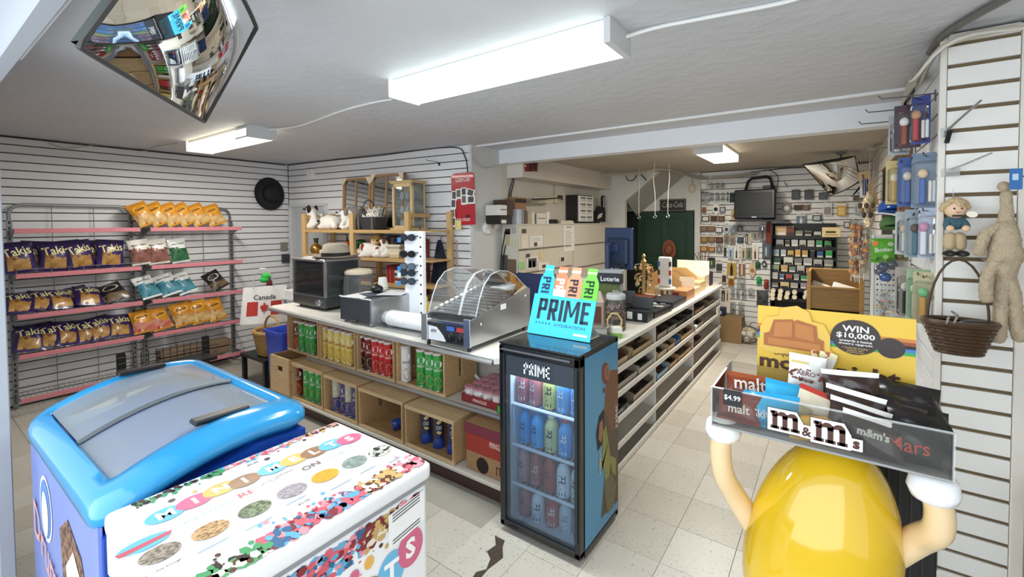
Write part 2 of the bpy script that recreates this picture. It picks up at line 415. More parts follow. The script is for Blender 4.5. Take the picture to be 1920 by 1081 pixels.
# right hand side: clad pier, header, alcove
w = MB().box(XR+.016, .675, 2.63, 3.40, 0, ZC+.02).build('wall_right', groove_brown, None, 0); struct(w)
cs = series(2.464, .0932)
f = MB().box(XR, .675, 2.612, 2.632, 0, ZC-.01).build('backing', groove_brown, w, 0)
slats(w, XR+.020, .628, cs, .12, .016, slat_cream, ZC-.01, gap=.017)
for o in w.children:
    if o.name.startswith('slat'): o.location.y += 2.612
MB().box(XR-.006, XR+.018, 2.590, 2.62, 0, ZC-.02, b=.003).box(.63, .672, 2.588, 2.63, 0, ZC-.02, b=.003).box(XR, .65, 2.59, 2.615, 0, .12, b=.003).build('corner_trim', M('E3DDD3', .5), w, 0)
w = MB().box(-3.40, -2.62, .016, .03, 0, ZC+.02).build("wall_right_side", groove_dark, None, 0); struct(w)
w.location = (XR, 0, 0); w.rotation_euler = (0, 0, radians(-90))                # local x -> -y, board faces -x
MB().box(-3.41, -2.62, .015, .02, 0, 2.2).build('backing', groove_dark, w, 0)
slats(w, -3.395, -2.622, cs, .05, .016, slat_white, ZC-.01, gap=.011)
n0 = len(w.children)
for o in w.children:
    if o.name.startswith('slat'): o.location.y += .016
w = MB().box(-6.9, -3.40, .016, .1, 2.2, ZC+.02).build('wall_right_header', groove_dark, None, 0); struct(w); w.location = (XR, 0, 0); w.rotation_euler = (0, 0, radians(-90))
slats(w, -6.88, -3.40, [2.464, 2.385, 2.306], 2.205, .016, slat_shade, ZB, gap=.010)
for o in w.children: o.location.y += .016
MB().box(-5.6, -3.41, .002, .1, 2.195, 2.205).build('edge_board', M('8A6B4A', .6, kind='wood'), w, 0)
w = MB().box(-6.9, -5.6, .016, .1, 0, 2.2).build('wall_right_rear', groove_dark, None, 0); struct(w); w.location = (XR, 0, 0); w.rotation_euler = (0, 0, radians(-90))
slats(w, -6.88, -5.6, series(2.154, .0775), .05, .016, slat_cream, 2.2, gap=.010)
for o in w.children: o.location.y += .016
w = MB().box(XR+.02, 1.75, 5.618, 5.7, 0, 2.3).build('wall_alcove', groove_dark, None, 0); struct(w)
slats(w, XR+.012, 1.7, series(2.15, .0845), .05, .016, slat_white, 2.2, gap=.010)
for o in w.children: o.location.y += 5.618
struct(simple('wall_alcove_side', wall_cream, (1.70, 1.8, 3.3, 5.7, 0, 2.35)))
struct(simple('ceiling_alcove', wall_cream, (XR+.1, 1.8, 3.41, 5.7, 2.2, 2.3)))
MB().box(XR, XR+.05, 3.395, 3.42, .02, 2.2, b=.002).build('board_edge', M('7D6144', .7, kind='wood'), bpy.data.objects['wall_right'], 0)
struct(simple('wall_right_front', wall_cream, (.675, 2.2, 2.66, 2.75, 0, ZC+.02)))
# shop front: lintel over the opening and the pier at its left
struct(simple('wall_front', M('A9ACB2', .5, var=.04, sc=4), (-6.4, .9, .244, .292, 2.30, ZC+.02), (-6.4, -3.052, .244, .292, 0, 2.30), b=.004))
struct(simple('trim_5', M('F2F3F5', .4), (-2.6, .9, .292, .312, 2.33, 2.375), (-2.6, .9, .292, .300, 2.39, 2.40), b=.003))
struct(simple('wall_right_end', wall_cream, (2.1, 2.2, .25, 2.75, 0, ZC+.02)))
# ================================================================ fluorescent fittings, ceiling mirrors, cables
diff_cool = M('F2FFFA', .4, emit=3.0, var=0); diff_warm = M('FFF6E2', .4, emit=3.2, var=0); steel_white = M('D9D9D9', .4, var=.04)
def fitting(label, x0, x1, y0, y1, zt, dif, capend):
    """long box fitting under the ceiling: steel tray, wrap-round diffuser and end caps"""
    t = thing('fluorescent_light', label, 'ceiling light', ((x0+x1)/2, (y0+y1)/2, zt), 0, 'fluorescent ceiling lights')
    L, Wd = (x1-x0)/2, (y1-y0)/2
    a, b = (L, Wd)
    MB().box(-a+.002, a-.002, -b+.01, b-.01, -.03, 0, b=.003).build('housing', steel_white, t, 0)
    m = MB(); n = 4
    if a >= b:
        pr = [(-b, -.028), (-b, -.085), (-b+.012, -.1), (b-.012, -.1), (b, -.085), (b, -.028)]
        vs = []
        for x in (-a+.012, a-.012): vs += [(x, p, z) for p, z in pr]
    else:
        pr = [(-a, -.028), (-a, -.085), (-a+.012, -.1), (a-.012, -.1), (a, -.085), (a, -.028)]
        vs = []
        for y in (-b+.012, b-.012): vs += [(p, y, z) for p, z in pr]
    k = len(pr); m.add(vs, [(i, i+1, k+i+1, k+i) for i in range(k-1)]+[tuple(range(k)), tuple(range(k, 2*k))])
    m.build('diffuser', dif, t, 0)
    for s in (-1, 1):
        w = .02 if s*capend < 0 else .03
        if a >= b: MB().box(s*a-(w if s > 0 else 0), s*a+(0 if s > 0 else w), -b-.003, b+.003, -.102, 0, b=.002).build('end_cap', M('D2D3D4', .4) if s*capend > 0 else M('F3F5F2', .4, emit=.6, var=0), t, 0)
        else: MB().box(-a-.003, a+.003, s*b-(w if s > 0 else 0), s*b+(0 if s > 0 else w), -.102, 0, b=.002).build('end_cap', M('D2D3D4', .4), t, 0)
    return t
t = fitting('long white fluorescent light over the middle of the shop, largest of the three', -2.13, -.75, 1.62, 1.83, ZC, diff_cool, 1)
MB().box(-.3, .3, .075, .1, -.012, .0).build('tape', M('8E8C88', .7), t, 0)
t2 = fitting('warm white fluorescent light on the ceiling above the crisp shelves', -5.35, -4.02, 1.68, 1.90, ZC, diff_warm, 1)
MB().box(.42, .66, -.108, .108, -.098, -.02).build('end_shroud', M('C8C5C0', .5), t2, 0)
t3 = fitting('small warm fluorescent light beyond the white beam', -1.14, -.88, 4.35, 5.20, ZB, diff_warm, -1)

def cable(label, pts, r, mat, name='cable', cat='cable', group=None, n=6):
    # smooth the polyline (Catmull-Rom)
    p = [Vector(q) for q in pts]; out = []
    for i in range(len(p)-1):
        a, b, c, d = p[max(i-1, 0)], p[i], p[i+1], p[min(i+2, len(p)-1)]
        for k in range(5):
            t = k/5; out.append(.5*((2*b)+(c-a)*t+(2*a-5*b+4*c-d)*t*t+(3*b-a-3*c+d)*t**3))
    out.append(p[-1]); o = MB().tube(out, r, n).build(name, mat); return tag(o, label, cat, group)
wc = M('EDEDEA', .5); bc = M('2A2725', .6); gc = M('B9B2A4', .6)
cable('white ribbed conduit leaving the right end of the large ceiling light', [P(1165, 72, z=ZC-.03), P(1230, 52, z=ZC-.012), P(1330, 32, z=ZC-.01), P(1480, 2, z=ZC-.01), P(1560, -30, z=ZC-.01)], .0085, wc)
cable('white cable across the ceiling between the large light and the left light', [P(505, 243, z=ZC-.02), P(560, 236, z=ZC-.008), P(640, 208, z=ZC-.006), P(700, 192, z=ZC-.008), P(735, 186, z=ZC-.02)], .007, wc)
cable('thin white cable hanging along the top of the left wall', [P(90, 268, x=XL+.02), P(130, 278, x=XL+.03), P(200, 270, x=XL+.02), P(268, 283, x=XL+.02), P(290, 275, z=ZC-.01), P(335, 268, z=ZC-.03)], .004, gc)
cable('thin dark cable along the ceiling edge of the left wall', [(XL+.012, .32, ZC-.01), (XL+.012, 1.2, ZC-.014), (XL+.012, 2.3, ZC-.01), (XL+.012, 3.1, ZC-.012)], .006, bc)
cable('thin dark cable along the top of the wall behind the counter', [bk(.02, .012, ZC-.012), bk(.9, .012, ZC-.01), bk(1.8, .012, ZC-.016), bk(2.9, .012, ZC-.01), bk(3.1, .014, 2.40), bk(3.14, .014, 2.2)], .006, bc)
cable('thin cable sagging across the pier beside the white beam', [P(884, 278, x=-3.155), P(889, 300, x=-3.155), P(905, 313, x=-3.155), P(930, 312, x=-3.15), P(952, 305, y=3.87)], .004, gc)
cable('pair of black cables hanging down beside the filing cabinets, front strand', [P(962, 305, y=4.06), P(961, 335, y=4.06), P(955, 360, y=4.05), P(950, 400, y=4.0), P(946, 440, y=3.90), P(941, 470, y=3.88), P(938, 510, y=3.86)], .007, bc)
cable('pair of black cables hanging down beside the filing cabinets, rear strand', [P(965, 303, y=4.10), P(965, 330, y=4.10), P(958, 365, y=4.08), P(953, 400, y=4.03), P(952, 440, y=3.93), P(945, 475, y=3.90), P(941, 515, y=3.88)], .007, bc)
# bundle at the head of the right wall
def strands(label, lists, mats, r=.007):
    t = thing('cable_bundle', label, 'cable bundle')
    for k, (p, m) in enumerate(zip(lists, mats)):
        o = cable('', p, r, m, 'strand'); o.parent = t
        for q in ('label', 'category'): del o[q]
L1 = []
for k in range(6):
    o = .018*k
    L1.append([(1.4, 2.55, ZC-.02-.008*(k % 3)), (.75, 2.57+.004*k, ZC-.025-.010*(k % 3)), (.42, 2.56-.01*k, ZC-.05-.012*(k % 2)), (XR-.03-.012*k, 2.62, ZC-.10-.015*k), (XR-.05-.006*k, 2.8, ZC-.16+.02*(k % 3)),
           (XR-.03, 3.0, ZC-.10+.012*k), (XR-.035, 3.4, ZC-.07+.008*k), (XR-.03, 3.86, ZC-.1-.006*k)])
strands('bundle of pale grey cables looped round the top of the pier', L1, [M(('C9C2B2', 'B7AF9F', 'D6D0C4')[k % 3], .6) for k in range(6)], .0065)
cable('thick dark conduit along the ceiling above the pier', [(.9, 1.55, ZC-.02), (.62, 2.05, ZC-.02), (.40, 2.5, ZC-.02), (XR-.02, 2.75, ZC-.03)], .016, M('6C6862', .5))
strands('beige cables stapled along the top of the side wall beyond the beam', [[(XR-.01, 4.05, 2.36+.03*k), (XR-.03, 4.6, 2.36-.02*k), (XR-.02, 5.2, 2.40), (XR-.06-.03*k, 5.6, 2.42)] for k in range(3)], [M('BDB19C', .6)]*3)
strands('beige cables drooping along the top of the far wall', [[(-3.0, 5.97, 2.40+.008*k), (-2.4, 5.96, 2.40-.016*(k % 3)), (-1.98, 6.0, 2.42+.003*k), (-1.72, 6.84, 2.395-.012*k), (-1.3, 6.86, 2.37-.02*(k % 2)-.006*k), (-.85-.02*k, 6.86, 2.41-.014*k)] for k in range(5)], [M(('BDB5A6', 'A79F90')[k % 2], .6) for k in range(5)])
cable('dark cable along the top of the far wall above the television', [(-1.0, 6.865, 2.40), (-.6, 6.865, 2.425), (-.1, 6.865, 2.415), (.35, 6.865, 2.43)], .008, bc)
cable('thin dark lead hanging from the ceiling down to the television', [(-.76, 6.86, 2.41), (-.66, 6.85, 2.33), (-.66, 6.84, 2.2), (-.68, 6.82, 2.0)], .005, bc)
# hooks on strings in front of the green door
for k, (u, v0, v1, y) in enumerate(((1228, 284, 403, 5.4), (1254, 288, 402, 5.4), (1198, 300, 405, 5.8))):
    a, b = P(u+(0 if k != 1 else -2), v1, y=y), P(u, v0, y=y); b.z = ZB-.002
    q = [b, b+(a-b)*.3+Vector((-.02 if k == 0 else .012, 0, 0)), b+(a-b)*.6, a]
    o = cable(('bent bare hook rod hanging before the green door, its top bowed', 'straight bare hook rod hanging before the green door under a screw eye',
               'thin metal hook rod hanging by the underside of the stair')[k], q, .0045, M('C9C2B4', .4, .7), 'hook_rod', 'hook')
    MB().tube([a+Vector((.018*sin(t), 0, -.018+.018*cos(t))) for t in [2*pi*j/10*.8 for j in range(11)]], .004, 5).build('hook', M('C9C2B4', .4, .7), o)

# convex safety mirrors
mirror_mat = M('E8E8E8', .02, 1, var=0)
def convex_mirror(label, A, B, D, sag, bracket, C=None):
    """A corner, B along one edge, D along the other; bulges towards the viewer side by sag"""
    C = C or B+D-A; ex, ey = B-A, D-A; n = ex.cross(ey).normalized()
    if n.dot(Vector((0, 0, EYE))-A) < 0: n = -n
    t = thing('convex_mirror', label, 'mirror', A+ex*.5+ey*.5)
    o = A+ex*.5+ey*.5
    fn = lambda u, v: (A*(1-u)*(1-v)+B*u*(1-v)+D*(1-u)*v+C*u*v+n*sag*(1-(2*u-1)**2)*(1-.0*v)*(.35+.65*(1-(2*v-1)**2)))-o
    m = MB().grid(fn, 20, 20); 
    f = m.f[0]; nn = (m.v[f[1]]-m.v[f[0]]).cross(m.v[f[2]]-m.v[f[0]])
    if nn.dot(n) < 0: m.f = [q[::-1] for q in m.f]
    m.build('mirror_face', mirror_mat, t, 80)
    edge = [fn(k/20, 0) for k in range(20)]+[fn(1, k/20) for k in range(20)]+[fn(1-k/20, 1) for k in range(20)]+[fn(0, 1-k/20) for k in range(20)]
    MB().tube(edge, .007, 6, close=True).build('rim', M('3B3A37', .5), t)
    MB().add([fn(0, 0)-n*.02, fn(1, 0)-n*.02, fn(1, 1)-n*.02, fn(0, 1)-n*.02]+edge, [(0, 1, 2, 3)]+[((0, 1, 2, 3)[k//20], 4+k, 4+(k+1) % 80) for k in range(80)]+[(0, 4+20-1, 1), (1, 4+39, 2), (2, 4+59, 3), (3, 4+79, 0)]).build('back_shell', M('3A413C', .5), t, 0)
    c = -n*.03; top = Vector((c.x*2, c.y*2, bracket-o.z))
    MB().tube([c, c+Vector((0, 0, .02))-n*.02, top], .012, 8).box(top.x-.04, top.x+.04, top.y-.04, top.y+.04, top.z-.02, top.z, b=.004).build('bracket', M('6B6963', .4, .6), t)
    return t
def onplane(u, v, p, n):
    d = RIGHT*((u-CXP)/FPX)-UP*((v-CYP)/FPX)+FWD; o = Vector((0, 0, EYE)); return o+d*(n.dot(p-o)/n.dot(d))
pn = Vector((.55, .60, -.58)).normalized(); pc = Vector((-1.78, .62, 2.22))
A = onplane(148, 88, pc, pn); B = onplane(383, 228, pc, pn); C = onplane(481, 52, pc, pn); D = onplane(344, -177, pc, pn)
convex_mirror('large convex safety mirror hung close under the ceiling near the shop front', A, B, D, .07, ZC, C)
pc = Vector((-.05, 5.75, 2.2)); pn = Vector((.25, -.78, -.58)).normalized()
A, B, C, D = [onplane(u, v, pc, pn) for u, v in ((1506, 309), (1603, 293), (1613, 338), (1557, 366))]
convex_mirror('convex safety mirror in the far corner over the fishing tackle wall', A, B, D, .09, ZB, C)
# ================================================================ the two ice cream freezers
import bmesh
def bevel(me, w, seg=2, ang=40):
    b = bmesh.new(); b.from_mesh(me)
    bmesh.ops.bevel(b, geom=[e for e in b.edges if len(e.link_faces) == 2 and e.calc_face_angle(0) > radians(ang)], offset=w, segments=seg, affect='EDGES', profile=.6, clamp_overlap=True)
    b.to_mesh(me); b.free(); me.polygons.foreach_set('use_smooth', [True]*len(me.polygons)); me.set_sharp_from_angle(angle=radians(50)); return me
def rrect(x0, x1, y0, y1, r, n=5, k=10):
    pts = []
    for (cx, cy, a), (ex, ey) in zip(((x1-r, y0+r, -pi/2), (x1-r, y1-r, 0), (x0+r, y1-r, pi/2), (x0+r, y0+r, pi)), ((x1, y1), (x0, y1), (x0, y0), (x1, y0))):
        c = arc(cx, cy, r, a, a+pi/2, n); pts += c
        nx = {0: (x1, y1-r), 1: (x0+r, y1), 2: (x0, y0+r), 3: (x1-r, y0)}[len(pts)//(n+1+k-1) if False else [(-pi/2), 0, pi/2, pi].index(a)]
        for i in range(1, k): pts.append((c[-1][0]+(nx[0]-c[-1][0])*i/k, c[-1][1]+(nx[1]-c[-1][1])*i/k))
    return pts
def loft(mb, loops, m=0, close=False):
    n = len(loops[0]); vs = [p for l in loops for p in l]
    fs = [(i*n+k, i*n+(k+1) % n, (i+1)*n+(k+1) % n, (i+1)*n+k) for i in range(len(loops)-1) for k in range(n)]
    mb.add(vs, fs, m); return mb
FX0, FX1, FY0, FY1 = -2.93, -1.765, .315, .955
def archz(y): t = (y-FY0)/(FY1-FY0); return .855+.36*t-.255*t*t
sky = M('2A90C8', .2, var=.03, coat=.5); navy = M('17429A', .3, var=.05)
t = thing('display_freezer', 'bright blue ice cream freezer with curved sliding glass lids', 'freezer', (0, 0, 0))
m = MB(); m.T = Matrix(((0, 0, 1, FX0+.04), (1, 0, 0, 0), (0, 1, 0, 0), (0, 0, 0, 1))); m.prism([(FY0+.02, .05), (FY1-.025, .05), (FY1-.025, .87), (FY1-.2, .88), (FY0+.02, .77)], FX1-.02-FX0-.04); m.build('body', navy, t, 0)
MB().box(FX0+.10, FX1-.10, FY0+.06, FY1-.10, 0, .05).build('base', M('1A1C22', .6), t, 0)
MB().box(FX0+.05, FX1-.04, FY0+.012, FY0+.022, .06, .80).build('end_panel', M('7B8FD6', .25, var=.12, sc=3, coat=.3), t, 0)
L = []
for ins, dz in ((.03, None), (0, -.06), (0, -.03), (.012, -.008), (.04, 0), (.075, -.004), (.09, -.02), (.09, -.06)):
    r = max(.03, .09-ins); pts = rrect(FX0+ins, FX1-ins-(.075 if ins > .03 else .03*ins/.03), FY0+ins*.8, FY1-ins*.8, r)
    L.append([(x, y, archz(y)-.105 if dz is None else archz(y)+dz) for x, y in pts])
loft(MB(), L).build('lid_frame', sky, t, 60)
ax0, ax1, ay0, ay1 = FX0+.085, FX1-.165, FY0+.07, FY1-.07
gl = glass('E2ECF0', .6, .05)
lin_m = M('E4E8EB', .5, var=.03)
mid = (ax0+ax1)/2+.02
for k, (x0, x1, dz) in enumerate(((ax0, mid+.02, -.012), (mid-.02, ax1, -.022))):
    g = MB().grid(lambda u, v: (x0+(x1-x0)*u, ay0+(ay1-ay0)*v, archz(ay0+(ay1-ay0)*v)+dz), 2, 14).build('glass_lid', gl, t, 60)
    xe = x0+.012 if k else x1-.012
    MB().tube([(xe, ay0+(ay1-ay0)*v/12, archz(ay0+(ay1-ay0)*v/12)+dz+.002) for v in range(13)], .008, 6).build('lid_edge', M('5F6668', .4), g)
MB().box(ax0-.03, ax0+.02, .60, .78, archz(.69)-.004, archz(.69)+.014, b=.006).build('lid_handle', M('15171A', .4), t)
MB().box(ax1-.03, ax1+.025, .60, .78, archz(.69)-.010, archz(.69)+.010, b=.006).build('lid_handle', M('15171A', .4), t)
m = MB(); z0 = .70
for q in ((ax0, ax0+.01, ay0, ay1, z0, .845), (ax1-.01, ax1, ay0, ay1, z0, .845), (ax0, ax1, ay0, ay0+.01, z0, .845), (ax0, ax1, ay1-.01, ay1, z0, .845), (ax0, ax1, ay0, ay1, z0-.01, z0)): m.box(*q)
m.build('liner', lin_m, t, 0)
# print on the end: oval badge, cone and word
def endp(x, z): return (x, FY0+.0105, z)
m = MB(); 
def flat(mb, poly, fn, m=0):
    mb.add([fn(*p) for p in poly], [tuple(range(len(poly)))], m)
flat(m, ellipse(.115, .13, 24, -2.58, .58), endp, 0); flat(m, [(x, z) for x, z in ellipse(.095, .115, 24, -2.58, .58)], lambda x, z: (x, FY0+.009, z), 1)
flat(m, ellipse(.06, .09, 20, -2.58, .56), lambda x, z: (x, FY0+.0075, z), 0)
flat(m, [(-2.33, .60), (-2.20, .68), (-2.02, .62), (-1.88, .40), (-1.90, .12), (-2.25, .12)], endp, 2)
flat(m, [(-2.24, .50), (-2.12, .60), (-1.96, .50), (-1.92, .15), (-2.15, .15)], lambda x, z: (x, FY0+.009, z), 3)
lettering('Drumstick', h=.15, fn=lambda x, z: (x*.9-2.42+.0, FY0+.007, z+.36-.25*x), mb=m, m=4)
m.build('printed_graphics', [M('E9EEF8', .4), M('5C83C8', .4), M('8E6A50', .5, kind='chips', sc=60, sub='4A2E22'), M('F1ECE4', .4), M('D8A0A0', .4)], t, 0)

# white novelty ice cream chest
CX0, CX1, CY0, CY1 = -1.735, -1.155, .325, 1.035
white = M('F3F3F5', .25, var=.02, coat=.3)
t = thing('ice_cream_chest', 'white chest freezer printed with coloured ovals, its lid closed', 'freezer')

link('body', bpy.data.meshes['body'] if 'body' in bpy.data.meshes and False else bevel(MB().box(CX0+.012, CX1-.012, CY0+.012, CY1-.012, .04, .798).mesh('body', white), .018, 3), t)
link('lid', bevel(MB().box(CX0, CX1, CY0, CY1, .812, .874).mesh('lid', white), .022, 3), t)
MB().box(CX0+.016, CX1-.016, CY0+.016, CY1-.016, .796, .814).build('seal', M('9A9CA0', .6), t, 0)
MB().box(CX0+.06, CX1-.06, CY0+.06, CY1-.06, 0, .045).build('base', M('26262A', .6), t, 0)
MB().box(CX0+.02, CX1-.02, CY0+.001, CY0+.03, .70, .868, b=.012).build('end_grip', M('E6E7EA', .3), t)
LZ = .8752
def lidp(X, Y, z=LZ): return (X, Y, z)
m = MB()
conf = [M(h, .45, var=.15, sc=40) for h in ('D9606E', '62AAD2', '5E3628', 'E894A0', '4A9A62', 'C9A868', '862C34', '35668C', 'E9DCC8', '33231D')]
rs = random.Random(5)
def blob(cx, cy, r, fn, mi):
    a0 = rs.random()*6; n = rs.choice((5, 6, 7)); k = rs.uniform(.6, 1)
    flat(m, [(cx+r*cos(a0+2*pi*i/n)*rs.uniform(.8, 1.1), cy+r*k*sin(a0+2*pi*i/n)*rs.uniform(.8, 1.1)) for i in range(n)], fn, mi)
layer = 0
def pal(s): return (4, 4, 2, 9, 8) if s < .22 else ((0, 1, 0, 1, 6, 3, 7) if s < .66 else ((5, 8, 5, 6, 2) if s < .86 else (3, 0, 6, 8, 3)))
for k in range(560):                                        # sprinkles along the front edge of the lid
    s = rs.random(); y = CY0+.06+s*(CY1-CY0-.08); dx = abs(rs.gauss(0, .030+.022*(.25 < s < .6)))
    if dx > .13: continue
    layer = (layer+1) % 40; zz = LZ+.0002+layer*.00004
    blob(CX1-.022-dx, y, rs.uniform(.009, .019) if dx < .06 else rs.uniform(.005, .010), lambda X, Y, zz=zz: (X, Y, zz), rs.choice(pal(s)))
for k in range(260):                                        # thin band along the back edge
    s = rs.random(); y = CY0+.06+s*(CY1-CY0-.08); dx = abs(rs.gauss(0, .014))
    layer = (layer+1) % 40; zz = LZ+.0002+layer*.00004
    blob(CX0+.024+dx, y, rs.uniform(.005, .011), lambda X, Y, zz=zz: (X, Y, zz), rs.choice((4, 4, 2, 9) if s < .35 else ((3, 1, 0, 8) if s < .75 else (5, 2, 3))))
fxp = CX1-.0115
for k in range(560):                                        # and on the front of the cabinet
    s = rs.random(); y = CY0+.05+s*(CY1-CY0-.1); dz = abs(rs.gauss(0, .035+.06*max(0, .75-s)))
    layer = (layer+1) % 40; xx = fxp+layer*.00004
    blob(y, .782-dz, rs.uniform(.008, .017) if dz < .08 else rs.uniform(.004, .010), lambda Y, Z, xx=xx: (xx, Y, Z), rs.choice(pal(s)))
m.build('printed_sprinkles', conf, t, 0)
m = MB(); cols = [M(h, .4) for h in ('6DB9E2', 'D76A8A', 'E7B45A', '9A7250', 'FBFBFC', 'C85F6A', '9FB4C6', '7D6358', '55504C')]
word = [('M', 310.5, 964, 0), ('I', 365.7, 938.7, 1), ('N', 413.8, 916, 2), ('I', 458.8, 900.5, 3), ('M', 512, 877.3, 0), ('E', 552, 861, 2), ('L', 589, 847, 3), ('T', 622, 833, 0), ('S', 654.5, 822.5, 1)]
for k, (c, u, v, ci) in enumerate(word):
    q = P(u, v, z=LZ); zz = LZ+.001+.0001*k
    o = MB(); flat(o, ellipse(.038, .046, 22, q.x, q.y), lambda X, Y, zz=zz: (X, Y, zz)); o = o.build('printed_oval', cols[ci], t, 0)
    lettering(c, h=.042, fn=lambda X, Y, q=q, zz=zz: (q.x-Y, q.y+X, zz+.0006), maxw=.05).build('lettering', cols[4], o, 0)
def lidtext(s, u, v, h, mi):
    q = P(u, v, z=LZ); lettering(s, h=h, fn=lambda X, Y: (q.x-Y, q.y+X, LZ+.0012)).build('lettering', cols[mi], t, 0)
lidtext('ice cream', 393, 958, .02, 6); lidtext('RE', 463, 924, .03, 5); lidtext('ON', 583, 873, .028, 7); lidtext('inside', 631, 852, .018, 6); lidtext('$5.00', 570, 941, .013, 8); lidtext('$5.00', 474, 869, .013, 8); lidtext('Cookie Dough', 308, 1064, .011, 8)
lidtext('your selection', 520, 893, .016, 8); lidtext('delicious', 505, 903, .012, 8)
for u, v, w in ((400, 1022, .07), (487, 981, .07), (556, 937, .06), (640, 908, .07), (690, 880, .06), (740, 862, .05)):
    q = P(u, v, z=LZ); m = MB(); flat(m, [(q.x-.003, q.y-w/2), (q.x+.0015, q.y-w/2), (q.x+.0015, q.y+w/2), (q.x-.003, q.y+w/2)], lambda X, Y: (X, Y, LZ+.0011)); m.build('text_bar', cols[6], t, 0)
for u, v, ci, r in ((322, 938, 8, .009), (365, 921, 2, .007), (542, 832, 2, .010), (501, 860, 8, .009), (575, 812, 8, .006), (300, 925, 4, .003), (338, 957, 0, .003)):
    q = P(u, v, z=LZ); m = MB(); flat(m, ellipse(r, r, 14, q.x, q.y), lambda X, Y: (X, Y, LZ+.0012)); m.build('printed_dot', cols[ci], t, 0)
for u0, v0 in ((240, 1020),):                                # small badge at the left
    q = P(u0+30, v0, z=LZ); m = MB(); flat(m, ellipse(.03, .055, 18, q.x, q.y), lambda X, Y: (X, Y, LZ+.0011), 0)
    flat(m, [(q.x-.004, q.y-.055), (q.x+.016, q.y-.05), (q.x+.010, q.y+.05), (q.x-.008, q.y+.06)], lambda X, Y: (X, Y, LZ+.0014), 5); m.build('printed_badge', cols, t, 0)
# the same word on the cabinet front (facing the aisle)
for k, (c, yy, zz, ci) in enumerate((('M', .62, .50, 0), ('E', .70, .53, 2), ('L', .785, .56, 3), ('T', .87, .59, 0), ('S', .945, .62, 1))):
    xx = CX1-.0095+.0001*k
    o = MB(); flat(o, ellipse(.052, .062, 22, yy, zz), lambda Y, Z, xx=xx: (xx, Y, Z)); o = o.build('printed_oval', cols[ci], t, 0)
    lettering(c, h=.066, fn=lambda X, Y, yy=yy, zz=zz, xx=xx: (xx+.0006, yy+X, zz+Y), maxw=.07).build('lettering', cols[4], o, 0)
for yy, zz, ci in ((.74, .66, 1), (.79, .67, 2), (.55, .60, 8)): m = MB(); flat(m, ellipse(.017, .02, 14, yy, zz), lambda Y, Z: (CX1-.0095, Y, Z)); m.build('printed_dot', cols[ci], t, 0)
fl = [('A79C8C', '6E6156'), ('D2A878', '8A6A48'), ('8E9678', '4E5A3C'), ('B0A6A8', '8C8288'), ('E8A436', 'DC9A30'), ('9CA79E', '6E7A74'), ('DCDCC8', '22221E')]
for k, ((u, v), (a, b)) in enumerate(zip(((300, 1037), (395, 993), (478, 953.5), (547.6, 919), (610, 891), (665, 865), (713, 844.6)), fl)):
    q = P(u, v, z=LZ); mm = MB(); flat(mm, ellipse(.037, .042, 24, q.x, q.y), lambda X, Y: (X, Y, LZ+.0010))
    mm.build('flavour_picture', M(a, .5, kind='chips', sc=150 if k != 6 else 70, sub=b), t, 0)
m = MB(); yy, zz = .925, .735
flat(m, [(yy-.065, zz-.075), (yy+.08, zz-.055), (yy+.08, zz+.05), (yy-.065, zz+.04)], lambda Y, Z: (CX1-.0085, Y, Z), 0)
for dz in (.034, .024, .014, -.048, -.058): flat(m, [(yy-.05, zz+dz-.004), (yy+.06, zz+dz+.008), (yy+.06, zz+dz+.012), (yy-.05, zz+dz)], lambda Y, Z: (CX1-.0078, Y, Z), 1)
m.build('notice', [M('F6F6F6', .5), M('55555A', .5)], t, 0)

# ================================================================ long counter with wooden crates
alu = M('C9CBCC', .28, .85, var=.04); top_m = M('E3DED4', .35, var=.03, coat=.1); kick = M('4A342B', .5, var=.1)
t = thing('service_counter', 'long low shop counter with cream top and aluminium edge strips', 'counter')
fl0, fl1 = P(513, 575, z=.925), P(926, 672, z=.925)
tl = Vector((-4.72, 1.99, .93))
m = MB(); m.T = T(0, 0, .892); m.prism([(-4.43, 2.03), (-4.40, 1.988), (-4.36, 1.985), (fl1.x, fl1.y), (-1.545, 1.96), (-1.545, 2.33), (-1.815, 2.33), (-1.815, 2.62), (-4.43, 2.62)], .033); m.build('counter_top', top_m, t, 0)
m = MB(); m.tube([(-4.40, 1.977, .905), (-3.0, 1.93, .905), (fl1.x, fl1.y-.006, .905)], .017, 8); m.build('edge_strip', alu, t)
m = MB().box(-4.02, -1.815, 2.12, 2.5, .462, .486).box(-1.815, -1.53, 2.12, 2.335, .462, .486).build('mid_shelf', M('CFC9BE', .5), t, 0)
MB().tube([(-4.0, 2.118, .472), (-1.56, 2.118, .472)], .016, 8).build('edge_strip', alu, t)
MB().box(-4.42, -1.54, 1.985, 2.33, .105, .13, b=.004).box(-4.42, -1.815, 2.33, 2.5, .105, .13).build('base_shelf', M('D8D2C6', .5, var=.08), t, 0)
MB().box(-4.40, -1.545, 2.03, 2.06, 0, .105).build('kick_board', kick, t, 0)
MB().box(-4.40, -1.815, 2.50, 2.53, 0, .892).build('back_panel', M('B9B4AB', .6), t, 0)
MB().box(-4.38, -4.34, 2.34, 2.50, .13, .892).box(-1.85, -1.815, 2.34, 2.50, .13, .892).build('upright', M('8E8A83', .6), t, 0)
cable('white hose behind the short crisp tubes under the counter', [P(868, 672, y=2.46), P(880, 690, y=2.44), P(893, 705, y=2.44), P(900, 712, y=2.46)], .012, wc, 'hose', 'hose')

